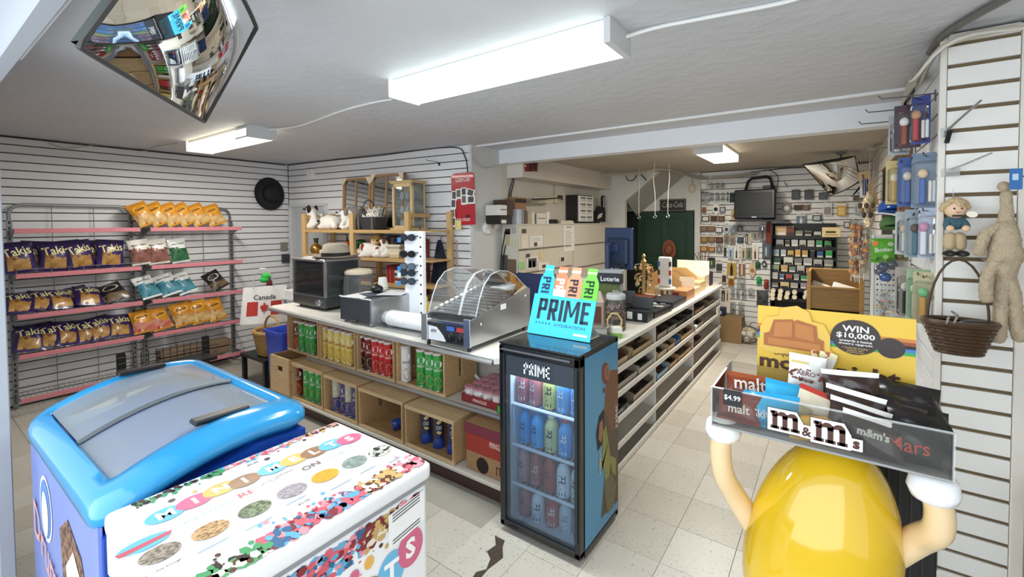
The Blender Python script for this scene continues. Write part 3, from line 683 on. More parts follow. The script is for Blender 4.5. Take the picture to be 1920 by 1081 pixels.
pine = M('DDBC90', .5, kind='wood', sub=(3, 30, 30), var=.22); pine2 = M('D2AC7C', .55, kind='wood', sub=(3, 30, 30), var=.25); pine3 = M('BD9566', .6, kind='wood', sub=(3, 30, 30), var=.28)
def crate(label, x0, x1, z0, z1, y0, depth=.30, up=False):
    """wooden crate lying on its side, open to the front: two end boards with hand holes, slats round, slats at the back"""
    t = thing('wooden_crate', label, 'crate', (x0, y0, z0), 0, 'wooden crates under the counter')
    w, h, th = x1-x0, z1-z0, .016
    for x in (0, w-th):
        m = MB()
        # end board with a slot: four pieces round the hand hole
        s0, s1, a0, a1 = depth*.42, depth*.53, h*.32, h*.70
        m.box(x, x+th, 0, s0, 0, h).box(x, x+th, s1, depth, 0, h).box(x, x+th, s0, s1, 0, a0).box(x, x+th, s0, s1, a1, h)
        m.build('end_board', pine2, t, 0)
    n = 3
    for k in range(n):
        a, b = depth*k/n+.003, depth*(k+1)/n-.003
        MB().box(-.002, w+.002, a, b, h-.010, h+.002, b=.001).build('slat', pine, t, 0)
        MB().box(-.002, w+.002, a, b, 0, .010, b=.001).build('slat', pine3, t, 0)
    for k in range(4):
        a, b = h*k/4+.006, h*(k+1)/4-.006
        MB().box(th, w-th, depth-.010, depth, a+.004, b-.004).build('slat', pine2, t, 0)
    for a, b in ((h-.024, h+.003), (0, .022)): MB().box(-.003, w+.003, -.003, .012, a, b, b=.002).build('front_rail', pine, t, 0)
    return t
UZ0, UZ1 = .488, .845
ux = [(P(a, 640, y=2.12).x, P(b, 660, y=2.12).x) for a, b in ((538, 596), (598, 665), (667, 738), (741, 833))]
for k, (a, b) in enumerate(ux): crate('wooden crate on the upper shelf under the counter, %s' % ('holding red and green crisp tubes', 'holding yellow crisp tubes', 'holding red crisp tubes', 'holding the white crisp tube')[k], a+.004, b-.004, UZ0, UZ1-(.0 if k < 3 else .02), 2.125, .33)
lx = [(P(a, 720, y=2.0).x, P(b, 740, y=2.0).x) for a, b in ((547, 605), (606, 669), (671, 755), (757, 851))]
for k, (a, b) in enumerate(lx): crate('wooden crate on the bottom shelf, %s' % ('holding brown and green crisp tubes', 'holding purple crisp tubes', 'empty but for a fallen tube', 'holding three dark blue tubes')[k], a+.006, b-.006, .132, .452-(.01*k if k else 0), 2.0, .40)
# open-topped crate at the left end with a blue bin behind it
t = thing('wooden_crate', 'wooden crate standing open end up at the left end of the counter', 'crate', (-4.40, 1.98, .132), 0, None)
th = .016; W2, D2, H2 = .335, .40, .345
m = MB(); m.box(0, W2*.36, 0, th, 0, H2).box(W2*.66, W2, 0, th, 0, H2).box(W2*.36, W2*.66, 0, th, 0, H2*.62).box(W2*.36, W2*.66, 0, th, H2*.76, H2); m.build('end_board', pine, t, 0)
MB().box(0, W2, D2-th, D2, 0, H2).build('end_board', pine2, t, 0)
for k in range(3):
    a, b = H2*k/3+.004, H2*(k+1)/3-.004
    MB().box(-.01, 0, 0, D2, a, b).build('slat', pine3, t, 0); MB().box(W2, W2+.01, 0, D2, a, b).build('slat', pine3, t, 0)
MB().box(0, W2, 0, D2, 0, .01).build('bottom', pine3, t, 0)
t = thing('recycling_bin', 'blue plastic recycling bin beside the crates at the end of the counter', 'bin', (-4.66, 2.34, 0))
bl = M('3B55C4', .4, var=.06)
m = MB(); L = [rrect(-.17+i, .17-i, -.22+i, .22-i, .03, 3, 3) for i in (.04, .02, 0, -.012, -.012, .0, .012, .03, .05)]; zz = (0, .25, .60, .60, .63, .63, .60, .25, .02)
loft(m, [[(x, y, z) for x, y in l] for l, z in zip(L, zz)]); m.add([(x, y, .02) for x, y in L[-1]], [tuple(range(len(L[-1])))]); m.build('shell', bl, t, 40)
m = MB()
for k in range(3):
    a = 2*pi*k/3; m.add([(.0+.02*cos(a+q)*r, -.197, .40+.02*sin(a+q)*r) for q, r in ((-.5, 2), (.5, 2), (.45, 1.4), (-.45, 1.4))], [(0, 1, 2, 3)])
m.build('recycling_mark', M('8FA2EE', .5), t, 0)

# ================================================================ aisle counter of white shelves
t = thing('aisle_counter', 'long white shelving counter along the aisle with stepped candy shelves', 'counter')
wh = M('E6E2DA', .45, var=.05, sc=4); gy = M('B8B2A8', .6, var=.06)
Y0, Y1, XA, XB = 2.34, 5.93, -1.205, -1.80
MB().box(XB, XA+.012, Y0, Y1+.04, .862, .892, b=.006).build('counter_top', top_m, t, 0)
MB().box(XA-.005, XA+.018, Y0, Y1+.04, .855, .893, b=.006).build('front_edge', wh, t)
RZL = [.70, .535, .362, .178, .03]
for k, z in enumerate(RZL):
    tilt = .10 if k < 4 else 0
    MB().add([(XA-.01, Y0, z-.022), (XA-.01, Y1, z-.022), (XB+.08, Y0, z-.022+tilt), (XB+.08, Y1, z-.022+tilt), (XA-.01, Y0, z-.010), (XA-.01, Y1, z-.010), (XB+.08, Y0, z-.010+tilt), (XB+.08, Y1, z-.010+tilt)],
        [(0, 2, 3, 1), (4, 5, 7, 6), (0, 1, 5, 4), (2, 6, 7, 3), (0, 4, 6, 2), (1, 3, 7, 5)]).build('shelf', gy if k == 4 else M('D2CCC2', .5, var=.05), t, 0)
    MB().box(XA-.008, XA+.006, Y0, Y1, z-.024, z+.016, b=.003).build('shelf_lip', wh, t)
for y in (Y0, 3.50, 4.67, Y1): MB().box(XA-.012, XB+.06, y-.009, y+.009, .0, .862).build('divider', wh, t, 0)
MB().box(XB+.05, XB+.07, Y0, Y1, 0, .862).build('back_panel', gy, t, 0)
MB().box(XA-.02, XA, Y0, Y1, 0, .03).build('plinth', wh, t, 0)
# inner low wall joining the two counters behind the drinks fridge
t = thing('corner_counter', 'short cream return of the counter behind the drinks fridge', 'counter')
MB().box(-2.4, -1.83, 2.64, 2.67, 0, .93).build('front_panel', M('E4DED2', .5), t, 0)
MB().box(-2.60, -1.82, 2.65, 2.74, .95, .98, b=.004).build('cap', M('6B5344', .5, kind='wood'), t, 0); MB().box(-2.4, -1.83, 2.64, 2.70, .93, .95).build('ledge', M('DDD6C8', .5), t, 0)

# ================================================================ drinks fridge
GX0, GX1, GY0, GY1, GH = -1.525, -1.02, 1.85, 2.30, 1.045
blk = M('17181A', .28, var=.05, coat=.3); 
t = thing('drinks_fridge', 'small black glass door drinks fridge with blue side panel', 'fridge', (0, 0, 0))
m = MB()
m.box(GX0, GX0+.03, GY0+.05, GY1, .02, GH).box(GX1-.028, GX1-.002, GY0+.05, GY1, .03, GH).box(GX0, GX1, GY1-.03, GY1, .03, GH).box(GX0, GX1, GY0+.05, GY1, GH-.03, GH).box(GX0, GX1, GY0+.05, GY1, .02, .048)
m.build('cabinet', blk, t, 0)
MB().box(GX0, GX1+.002, GY0+.0, GY1, GH-.006, GH+.006, b=.004).build('top_panel', M('1B1D20', .18, coat=.6), t)
for x in (GX0+.05, GX1-.05):
    for y in (GY0+.1, GY1-.05): MB().cyl(x, y, 0, .03, .02, 10).build('foot', blk, t)
inn = M('DCE4EC', .5, var=.03)
MB().box(GX0+.03, GX0+.034, GY0+.06, GY1-.03, .05, GH-.03).box(GX1-.032, GX1-.028, GY0+.06, GY1-.03, .05, GH-.03).box(GX0+.03, GX1-.028, GY1-.034, GY1-.03, .05, GH-.03).box(GX0+.03, GX1-.03, GY0+.06, GY1-.03, .048, .052).build('liner', inn, t, 0)
d = MB(); fw = .035
d.box(GX0, GX0+fw, GY0, GY0+.045, .035, GH-.01, b=.006).box(GX1-fw, GX1, GY0, GY0+.045, .035, GH-.01, b=.006).box(GX0, GX1, GY0, GY0+.045, .03, .068, b=.006).box(GX0, GX1, GY0, GY0+.045, GH-.06, GH-.01, b=.006)
dd = d.build('door', blk, t)
MB().box(GX0+fw, GX1-fw, GY0+.016, GY0+.020, .066, GH-.06).build('door_glass', glass('DCE6EE', .10, .03), dd, 0)
MB().box(GX0+fw, GX1-fw, GY0+.022, GY0+.030, .872, GH-.06).build('header_panel', M('161A22', .4), dd, 0)
lettering('PRIME', w=.165, h=.062, fn=lambda X, Y: (X+(GX0+GX1)/2-.012, GY0+.0145, Y+.928)).build('lettering', M('E8EAEC', .5), dd, 0)
MB().tube([(GX1-.05, GY0-.004, GH-.03), (GX0+.02, GY0-.004, GH-.03)], .006, 6).build('door_trim', M('7C8086', .25, .9), dd)
MB().tube([(GX1-.018, GY0-.004, .12), (GX1-.018, GY0-.004, .98)], .008, 6).build('door_handle', M('2A2C2F', .3), dd)
fz = [.695, .465, .245, .052]
for z in fz[:3]:
    m = MB().tube([(GX0+.034, GY0+.075, z-.004), (GX1-.034, GY0+.075, z-.004)], .009, 6)
    for k in range(14): x = GX0+.04+(GX1-GX0-.08)*k/13; m.tube([(x, GY0+.075, z-.004), (x, GY1-.04, z-.004)], .0022, 4)
    m.build('wire_shelf', M('E8ECF0', .35), t)
l = bpy.data.lights.new('fridge_lamp', 'AREA'); l.shape = 'RECTANGLE'; l.size = .38; l.size_y = .03; l.energy = 3.2; l.color = (.85, .93, 1)
lo = bpy.data.objects.new('fridge_lamp', l); COL.objects.link(lo); lo.location = (-1.27, GY0+.085, .975); lo.rotation_euler = (radians(28), 0, 0)
# side print: blue ground, two figures in olive and brown jackets
m = MB(); sx = GX1+.001
def sp(y, z, o=0): return (sx+o, y, z)
flat(m, [(GY0+.05, .06), (GY1, .06), (GY1, GH-.02), (GY0+.05, GH-.02)], sp, 0)
def sd(poly, o, mi): flat(m, poly, lambda y, z: sp(y, z, o), mi)
sd([(2.08, .12), (2.14, .42), (2.10, .60), (2.13, .72), (2.20, .80), (2.30, .78), (2.30, .10)], .0006, 1)            # brown jacket figure
sd([(2.12, .70), (2.14, .82), (2.20, .885), (2.30, .86), (2.30, .52), (2.20, .55)], .0008, 2)
sd([(2.055, .68), (2.02, .60), (2.04, .50), (2.10, .52), (2.12, .62), (2.115, .70)], .0010, 4)                     # dark curly hair
sd([(2.06, .64), (2.05, .56), (2.08, .53), (2.105, .58), (2.10, .65)], .0012, 3)
sd([(2.10, .58), (2.14, .60), (2.17, .50), (2.20, .38), (2.18, .30), (2.13, .30), (2.10, .42), (2.07, .45), (2.065, .40), (2.09, .37)], .0014, 5)  # olive shirt
sd([(2.18, .42), (2.27, .36), (2.27, .26), (2.22, .30)], .0015, 5)
sd([(2.11, .30), (2.21, .30), (2.28, .20), (2.24, .10), (2.16, .10)], .0013, 6)
sd(ellipse(.045, .062, 18, 2.135, .885, .3), .0016, 7); sd(ellipse(.032, .045, 16, 2.155, .885, .3), .0018, 3)
for z0 in (.902, .885, .868): sd([(2.14, z0), (2.17, z0+.006), (2.17, z0+.001), (2.14, z0-.005)], .0020, 4)
sd(ellipse(.014, .016, 12, 2.115, .80), .0018, 7)
m.build('side_print', [M('3E8DB8', .35, var=.05, coat=.3), M('5B4A3A', .5, var=.2, sc=12), M('7A5136', .5, var=.2, sc=14), M('9C6A4E', .5, var=.25, sc=30), M('2B2320', .6), M('8E8C48', .5, var=.2, sc=14), M('6E684C', .5, var=.2, sc=14), M('7C4030', .5, var=.1)], t, 0)
for w_, h_, f_ in ((.13, .035, lambda X, Y: sp(2.275-Y, .60+X, .0024)), (.11, .02, lambda X, Y: sp(2.065-Y, .42-X, .0024))): lettering('PRIME', w=w_, h=h_, fn=f_).build('lettering', M('D9D9DC', .5), t, 0)

# bottles
def bottle_proto():
    prof = [(.026, 0), (.034, .006), (.0355, .02), (.0355, .105), (.034, .125), (.026, .145), (.0165, .158), (.0165, .163), (.0185, .165), (.0185, .185), (.016, .188)]
    return prof
BOT = {}
def bottle(body, cap, dark, label, x, y, z, rz, group='drink bottles in the fridge'):
    key = (body, cap, dark)
    if key in BOT: return dup(BOT[key], (x, y, z), rz, label)
    t = thing('drink_bottle', label, 'bottle', (x, y, z), rz, group)
    MB().lathe(bottle_proto()[:8], 16).build('body', M(body, .35, var=.05), t, 50)
    MB().lathe(bottle_proto()[7:], 14).build('cap', M(cap, .4), t, 40)
    m = MB(); R = .0362
    lettering('PRIME', w=.098, h=.036, fn=lambda X, Y: (R*cos(-pi/2+Y/R), R*sin(-pi/2+Y/R), .066-X), mb=m)
    m.build('lettering', M(dark, .5), t, 0)
    BOT[key] = t; return t
rows = [[('B9686F', '8E3F48', 'E6E0E0'), ('C07078', '94424C', 'EDE6E4'), ('D6D27A', 'D9D6A0', '2A2A24'), ('5FA5DA', 'C23A44', 'F0F0F0'), ('4C8FD0', '3A7AB8', 'E8EEF4')],
        [('2F97DB', '1C74B4', '123A66'), ('3AA5E6', '1E7CBE', '14406E'), ('D9D796', 'EDE8C8', '1E2A22'), ('4F9EDB', 'C5343C', 'F4F4F4'), ('E9ECEF', 'C9CCD0', '3A3E44')],
        [('B98C92', '8C6A72', '5E4A50'), ('B05A56', '7E3A3A', 'D9C8C6'), ('B44A48', '96262E', '6A2A2E'), ('E6E9EC', '7D8186', '26282C'), ('CFD4D2', '8E9496', '2E3236')],
        [('A4666C', 'B23A3E', '5E3238'), ('E4E7E9', '5A5E62', '1E2226'), ('C8584C', 'A8322C', 'F0F0F0'), ('C9CDD0', '4A4E52', '8A8E92'), ('5FB4D8', '5CC23A', '22506E')]]
cn = {0: 'rose', 1: 'blue'}
names = [['rose bottle at the far left', 'deep pink bottle second from left', 'yellow bottle in the middle', 'blue bottle with red cap second from right', 'blue bottle at the far right'],
         ['bright blue bottle at the far left', 'sky blue bottle second from left', 'pale yellow bottle in the middle', 'blue bottle with red cap second from right', 'white bottle at the far right'],
         ['dusty pink bottle at the far left', 'brick red bottle second from left', 'red bottle in the middle', 'white bottle second from right', 'pale grey bottle at the far right'],
         ['rose bottle at the far left', 'white bottle with grey cap second from left', 'coral bottle in the middle', 'pale silver bottle second from right', 'blue bottle with green cap at far right']]
tier = ['top shelf', 'second shelf', 'third shelf', 'bottom shelf']
for r in range(4):
    for k in range(5):
        x = GX0+.075+k*.0885+(.012 if r % 2 else 0); y = GY0+.12+.01*rs.random()
        b_ = bottle(*rows[r][k], '%s on the %s of the drinks fridge' % (names[r][k], tier[r]), x, y, fz[r], rs.uniform(-.25, .35)); b_.scale = (1.1, 1.1, 1.1 if r < 3 else .97)
        if k < 4 and r < 3:
            c = rows[r][(k*2+1) % 5]; b_ = bottle(*c, 'bottle in the back row on the %s of the fridge, %s along' % (tier[r], ORD[k]), x+.035, y+.10, fz[r], rs.uniform(-.5, .5)); b_.scale = (1.1, 1.1, 1.1)
# standing display on top of the fridge
t = thing('drink_display_board', 'blue cardboard drinks display with four bottle tops standing on the fridge', 'display', (0, 0, 0))
q0, q1 = P(989.4, 623, z=GH+.008), P(1111.5, 640, z=GH+.008)
bw = q1.x-q0.x; bx = q0.x
lean = atan2(.075, .20)
m = MB(); m.T = T(bx, q0.y, GH+.008) @ RX(pi/2-lean)
def bp_(X, Y, o=0): return tuple(m.T @ Vector((X, Y, o)))
m.prism([(0, 0), (bw, 0), (bw, .225), (0, .235)], .006)
m.build('front_board', M('39B4E6', .4, var=.02), t, 0)
BT = m.T; m = MB(); m.T = BT
lettering('PRIME', w=bw*.82, h=.122, mb=m, at=(bw*.52, .150, .0068)); m.build('lettering', M('1B2A3A', .5), t, 0)
m = MB(); m.T = BT; lettering('HYDRATION', w=bw*.48, h=.017, mb=m, at=(bw*.66, .066, .0068)); m.build('small_lettering', M('2C5F80', .5), t, 0); m = MB(); m.T = BT
for k in range(5): flat(m, ellipse(.006, .006, 10, bw*(.12+.055*k), .068), lambda X, Y: (X, Y, .0068), 0)
m.build('icon_dots', M('2C5F80', .5), t, 0)
m = MB(); m.T = BT; m.prism([(bw*.74, .022), (bw*.95, .022), (bw*.95, .034), (bw*.74, .034)], .0068); m.build('sticker', M('D8E2E6', .4), t, 0)
MB().add([(bx+.02, q0.y+.002, GH+.008), (bx+bw-.02, q0.y+.002, GH+.008), (bx+bw-.02, q0.y+.16, GH+.008), (bx+.02, q0.y+.16, GH+.008), (bx+bw/2-.05, q0.y+.07, GH+.2), (bx+bw/2+.05, q0.y+.07, GH+.2)], [(0, 1, 2, 3), (3, 2, 5, 4)]).build('strut', M('C8C2B4', .7), t, 0)
bo = [(.06, 0), (-.06, 0), (-.06, .12), (-.055, .15), (-.034, .185), (-.032, .2), (-.036, .203), (-.036, .235), (-.03, .24), (.03, .24), (.036, .235), (.036, .203), (.032, .2), (.034, .185), (.055, .15), (.06, .12)]
for k, (c, capc, inkc, cx, low) in enumerate((('2FA3E0', '63C6F0', '16324A', .155, None), ('E0704E', 'F4ECE8', 'F2F2F2', .385, 'E9E6E6'), ('E28466', 'EFE6E2', '2C2C2E', .61, None), ('63D43C', '9CEB86', '14361A', .855, None))):
    m = MB(); m.T = BT @ T(bw*cx, .205 if k else .21, -.012-.004*(k % 2))
    m.prism([(x*.86, y*.86) for x, y in bo], .005, 0)
    o = m.build('bottle_cutout', M(c, .4, var=.03), t, 0); TT = m.T
    m = MB(); m.T = TT; m.prism([(-.030, .172), (.030, .172), (.031, .186), (-.031, .186)], .0062, 0); m.build('cap_band', M(capc, .4), o, 0)
    if low: m = MB(); m.T = TT; m.prism([(-.0505, .0), (.0505, .0), (.0505, .07), (-.0505, .07)], .0058); m.build('lower_label', M(low, .4), o, 0)
    m = MB(); m.T = TT; lettering('PRI', w=.098, h=.056, fn=lambda X, Y: (Y-.004, .085-X, .0066), mb=m); m.build('lettering', M(inkc, .5), o, 0)
# ================================================================ crisp shelving on the left wall
stl = M('8E9092', .35, .7, var=.06); rail_p = M('D98791', .45, var=.12, sc=25); zinc = M('A9ABAD', .35, .7)
GXF = -5.97
BAYS = ((.615, 1.485, 'left'), (1.535, 2.415, 'right')); SHZ = (1.662, 1.262, .900, .545, .155)
for y0, y1, nm in BAYS:
    t = thing('crisp_shelf_unit', 'grey metal gondola shelving with pink price rails, %s' % ('the bay of purple bags' if nm == 'left' else 'the bay of orange bags'), 'shelf', (-6.28, y0, 0), 0, None)
    W_ = y1-y0
    m = MB()
    p = [(0, .02, .0), (0, .02, 1.80)]+[(0, .02+.09*(1-cos(a)), 1.80+.09*sin(a)) for a in (pi/6, pi/3, pi/2)]+[(0, W_-.02-.09*(1-cos(a)), 1.80+.09*sin(a)) for a in (pi/2, pi/3, pi/6)]+[(0, W_-.02, 1.80), (0, W_-.02, 0)]
    m.tube(p, .014, 6); m.build('frame', stl, t)
    for y in (.02, W_-.02):
        m = MB().box(.0, .03, y-.018, y+.018, .02, 1.74); 
        for k in range(34): m.box(.0301, .0308, y-.006, y+.006, .06+.05*k, .085+.05*k, m=1)
        m.build('upright', [stl, M('2E3032', .6)], t, 0)
    for y in (W_*.33, W_*.66): MB().tube([(-.01, y, .1), (-.01, y, 1.88)], .003, 4).build('wire', zinc, t)
    for k, z in enumerate(SHZ):
        d = .31
        s = MB(); s.tube([(.02, .02, z-.006), (.02, W_-.02, z-.006)], .005, 4).tube([(d-.01, .01, z-.008), (d-.01, W_-.01, z-.008)], .006, 4)
        for q in range(26): s.tube([(.02, .02+(W_-.04)*q/25, z-.006), (d-.01, .02+(W_-.04)*q/25, z-.006)], .0022, 3)
        sh = s.build('shelf', zinc, t)
        MB().box(d-.008, d+.004, .015, W_-.015, z-.036, z+.006, b=.003).build('price_rail', rail_p, sh)
        for y in (.02, W_-.02): MB().add([(.03, y-.003, z-.01), (.03, y-.003, z-.09), (d-.02, y-.003, z-.02), (d-.02, y-.003, z-.005), (.03, y+.003, z-.01), (.03, y+.003, z-.09), (d-.02, y+.003, z-.02), (d-.02, y+.003, z-.005)], [(0, 1, 2, 3), (7, 6, 5, 4), (0, 4, 5, 1), (3, 2, 6, 7), (1, 5, 6, 2), (0, 3, 7, 4)]).build('bracket', stl, sh, 0)
        if (nm == 'left' and k == 1):
            s = MB().tube([(d+.004, .02, z+.045), (d+.004, W_-.02, z+.045)], .0025, 4)
            for q in range(5): s.tube([(d+.004, .02+(W_-.04)*q/4, z-.005), (d+.004, .02+(W_-.04)*q/4, z+.045)], .0025, 4)
            s.build('wire_fence', zinc, sh)
# bags -----------------------------------------------------------
BAG = {}
def bag_parts(t, w, h, d, top, main, low, lowsub, text, tc, tv=.66, trot=.12, tw=.78, badge=None, lowv=.42, rough=.28, inset=.02):
    def th(u, v): return d*.5*max(0, 1-abs(2*u-1)**2.6)**.75*max(0., sin(pi*min(1, max(0, (v-.05)/.9))))**.55
    def fr(X, Z, o=0):
        u, v = X/w+.5, Z/h; wr = .004*sin(9*u+5*v)*sin(7*v+u*3)
        return (X*(1-.10*max(0, sin(pi*v))*0.6), -th(u, v)-o-wr*(1 if th(u, v) > .01 else 0), Z)
    def mi(u, v): return 0 if v > .88 else (2 if v < lowv+.06*sin(u*7) and inset < u < 1-inset and v > .05 else 1)
    m = MB().grid(lambda u, v: fr((u-.5)*w, v*h), 12, 14, mi)
    m.grid(lambda u, v: (lambda p: (p[0], th(u, v)*.8, p[2]))(fr((u-.5)*w, v*h)), 12, 8, lambda u, v: 0 if v > .88 else 1, flip=True)
    m.build('bag_body', [M(top, rough, coat=.3), M(main, rough, coat=.3, var=.1, sc=14), M(low, rough+.1, kind='chips', sc=30, sub=lowsub, coat=.3)], t, 60)
    if badge: m = MB(); flat(m, ellipse(w*.36, h*.15, 22, 0, h*tv, trot), lambda X, Y: fr(X, Y, .0025)); m.build('badge', M(badge, .4), t, 60)
    if text: lettering(text, w=w*tw, h=w*tw*.44 if text == 'Takis' else None, fn=lambda X, Y: fr(X, Y, .004), at=(0, h*tv), rot=trot).build('lettering', M(tc, .45), t, 60)
SPEC = {'takis': dict(w=.215, h=.285, d=.09, top='281A46', main='35235E', low='C79A50', lowsub='6A3A1E', text='Takis', tc='F4EBA6', tv=.66, trot=.2, lowv=.48, tw=.84, inset=.17),
        'cheetos': dict(w=.19, h=.27, d=.085, top='D9902A', main='DB962E', low='E4C88A', lowsub='B0641C', text='Cheetos', tc='2A2018', tv=.70, trot=.12, lowv=.46, badge='F3B63A', tw=.56),
        'vickie': dict(w=.175, h=.27, d=.08, top='E9E4DC', main='ECE8E0', low='9A6A5C', lowsub='6B3E38', text="Miss Vickie's", tc='2A2622', tv=.78, trot=.05, lowv=.62, tw=.72),
        'vickie_teal': dict(w=.175, h=.27, d=.08, top='E9ECEA', main='E6EAE8', low='4F98AA', lowsub='2C6272', text="Miss Vickie's", tc='2A2622', tv=.78, trot=.05, lowv=.60, tw=.72),
        'vickie_green': dict(w=.175, h=.27, d=.08, top='E9ECEA', main='E6EAE8', low='3E7A50', lowsub='1E4A30', text="Miss Vickie's", tc='2A2622', tv=.78, trot=.05, lowv=.60, tw=.72),
        'lays_black': dict(w=.2, h=.27, d=.085, top='1D1A1B', main='262224', low='7E6A50', lowsub='2A2220', text="Lay's", tc='2A2220', tv=.66, trot=.1, lowv=.38, badge='D9CFB8', tw=.5),
        'cheetos_red': dict(w=.19, h=.25, d=.085, top='D9902A', main='DB962E', low='C4463A', lowsub='E8C8B0', text='Cheetos', tc='2A2018', tv=.68, trot=.12, lowv=.42, badge='F3B63A', tw=.56)}
def bag(kind, label, loc, rot, group='crisp bags on the wall shelves', s=1):
    if kind in BAG: t = dup(BAG[kind], loc, rot, label)
    else: t = thing('crisp_bag', label, 'crisp bag', loc, rot, group); bag_parts(t, **SPEC[kind]); BAG[kind] = t
    t.scale = (s, s, s); return t
def shelf_bags(kind, items, z, desc, lean=-.28, s=1, xf=GXF-.10):
    for k, q in enumerate(items):
        u, v = q[:2]; y = P(u, v, x=GXF).y*.985; roll = q[2] if len(q) > 2 else 0; back = q[3] if len(q) > 3 else 0
        n = len(items)
        bag(kind, desc % ORD[k], (xf-back, y, z+.004+abs(sin(roll))*.085*s), (lean, roll, pi/2+rs.uniform(-.12, .2)), s=s)
shelf_bags('takis', [(45, 505, -.08), (78, 505, .1, .09), (112, 503, .05), (142, 500, -.1, .09), (166, 500, -.12), (192, 500, .05, .08), (218, 499, .08)], SHZ[1], 'large purple bag on the second shelf of the left bay, %s from the left')
shelf_bags('takis', [(44, 585, .1), (70, 582, -.1, .08), (92, 578, .12), (128, 573, .08), (158, 570, -.2, .08), (178, 570, .15)], SHZ[2], 'slumped purple bag on the third shelf of the left bay, %s from the left', -.95, .98, GXF-.07)
shelf_bags('lays_black', [(236, 566, -.35)], SHZ[2], 'black bag with a cream badge on the third shelf of the left bay, %s there', -.9, .95, GXF-.07)
shelf_bags('takis', [(60, 655, .1), (84, 652, -.1, .08), (108, 648, .05), (141, 643, .12), (178, 638, .0), (205, 635, -.15), (236, 630, .1)], SHZ[3], 'purple bag on the fourth shelf of the left bay, %s from the left', -.75, .98, GXF-.08)
shelf_bags('cheetos', [(294, 427, -.42), (320, 427, -.45), (347, 427, -.42), (372, 427, -.5), (396, 427, -.42), (424, 427, -.35)], SHZ[0], 'tilted orange bag on the top shelf of the right bay, %s from the left', -.35, .95)
shelf_bags('vickie', [(280, 497, -.12), (312, 495, -.1)], SHZ[1], 'white and brown bag on the second shelf of the right bay, %s from the left', -.2, 1)
shelf_bags('vickie_green', [(353, 492, -.1)], SHZ[1], 'white and green bag standing alone on the second shelf, %s of its kind', -.2, 1)
shelf_bags('vickie_teal', [(298, 560, -.2), (335, 556, -.3), (366, 552, -.3)], SHZ[2], 'white and teal bag on the third shelf of the right bay, %s from the left', -.6, 1, GXF-.08)
shelf_bags('lays_black', [(430, 545, -.45)], SHZ[2], 'dark brown bag leaning at the right end of the third shelf, %s on it', -.55, .9)
shelf_bags('cheetos_red', [(285, 625, -.1), (292, 622, .1, .09), (320, 618, -.15)], SHZ[3], 'orange and red bag on the fourth shelf of the right bay, %s from the left', -.5, 1, GXF-.09)
shelf_bags('cheetos', [(362, 610, -.2), (375, 608, -.1, .09), (393, 606, -.2), (425, 602, -.2)], SHZ[3], 'orange bag on the fourth shelf of the right bay, %s from the left', -.4, 1, GXF-.09)
# things low down by the shelving
for k, z in enumerate((.17, .255)):
    o = MB().box(-6.2, -6.03, 1.62, 2.28, z, z+.072, b=.004).build('wooden_sign_board', M('8A7660', .6, kind='wood', sub=(30, 3, 30), var=.3)); tag(o, 'weathered wooden board lying on the bottom shelf, %s of the pair' % ('lower' if k == 0 else 'upper'), 'board')
    lettering('Coca-Cola', w=.34, fn=lambda X, Y: (-6.0285, 1.98+X, z+.036+Y*.6)).build('lettering', M('5E4A3A', .7), o, 0)
t = thing('wire_basket_stand', 'black wire basket stand behind the blue freezer', 'stand', (-5.0, 1.05, 0), .1)
b0 = M('1C1D1F', .5)
for y in (0, .62): MB().box(0, .03, y, y+.05, 0, .62).build('post', b0, t, 0)
m = MB()
for z in (.48, .53, .58): m.tube([(.03, .0, z), (.03, .67, z)], .004, 4)
for k in range(14): m.tube([(.03, .67*k/13, .47), (.03, .67*k/13, .60)], .003, 4)
m.build('wire_panel', b0, t); MB().box(.03, .28, .05, .62, .44, .47).build('tray', b0, t, 0)
# wicker basket, tote bag and stand at the corner
wick = M('B08A56', .6, var=.2, sc=30)
def wicker(label, name, loc, rx, ry, h, mat, dark, rows=8, nst=22, flare=1.15, rz=0, base_r=.85, cat='basket'):
    t = thing(name, label, cat, loc, rz)
    m = MB()
    for r in range(rows):
        z = h*(r+.5)/rows; f = base_r+(flare-base_r)*(r+.5)/rows
        pts = []
        for k in range(nst*2):
            a = 2*pi*k/(nst*2); o = 1+(.025 if (k+r) % 2 else -.025)
            pts.append((rx*f*cos(a)*o, ry*f*sin(a)*o, z))
        m.tube(pts, h/rows*.52, 5, close=True)
    m.build('weave', mat, t)
    m = MB()
    for k in range(nst): a = 2*pi*k/nst; m.tube([(rx*base_r*cos(a), ry*base_r*sin(a), 0), (rx*flare*cos(a), ry*flare*sin(a), h)], .004, 4)
    m.build('stakes', dark, t)
    m = MB(); m.tube([(rx*flare*cos(2*pi*k/28), ry*flare*sin(2*pi*k/28), h) for k in range(28)], h*.06+.004, 6, close=True); m.build('rim', mat, t)
    m = MB(); m.T = T(0, 0, .004); m.prism(ellipse(rx*base_r, ry*base_r, 20), .008); m.build('bottom', dark, t, 0)
    return t
t = wicker('oval brown wicker basket with a hoop handle at the wall corner', 'wicker_basket', (-5.05, 2.30, .30), .19, .14, .25, wick, M('7E5E38', .7), 9, 20)
MB().tube([(.17*cos(pi*k/12), 0, .24+.17*sin(pi*k/12)) for k in range(13)], .012, 6).build('handle', wick, t)
t = wicker('second wicker basket half hidden behind the oval one', 'wicker_basket', (-5.02, 2.62, .30), .2, .14, .24, M('A9824E', .6, var=.2, sc=30), M('7E5E38', .7), 9, 20)
t = thing('corner_table', 'low black stand carrying the wicker baskets', 'stand', (-5.12, 2.45, 0))
MB().box(-.27, .27, -.33, .42, .265, .295, b=.004).build('top', b0, t, 0)
for x in (-.24, .24):
    for y in (-.3, .39): MB().box(x-.02, x+.02, y-.02, y+.02, 0, .27).build('leg', b0, t, 0)
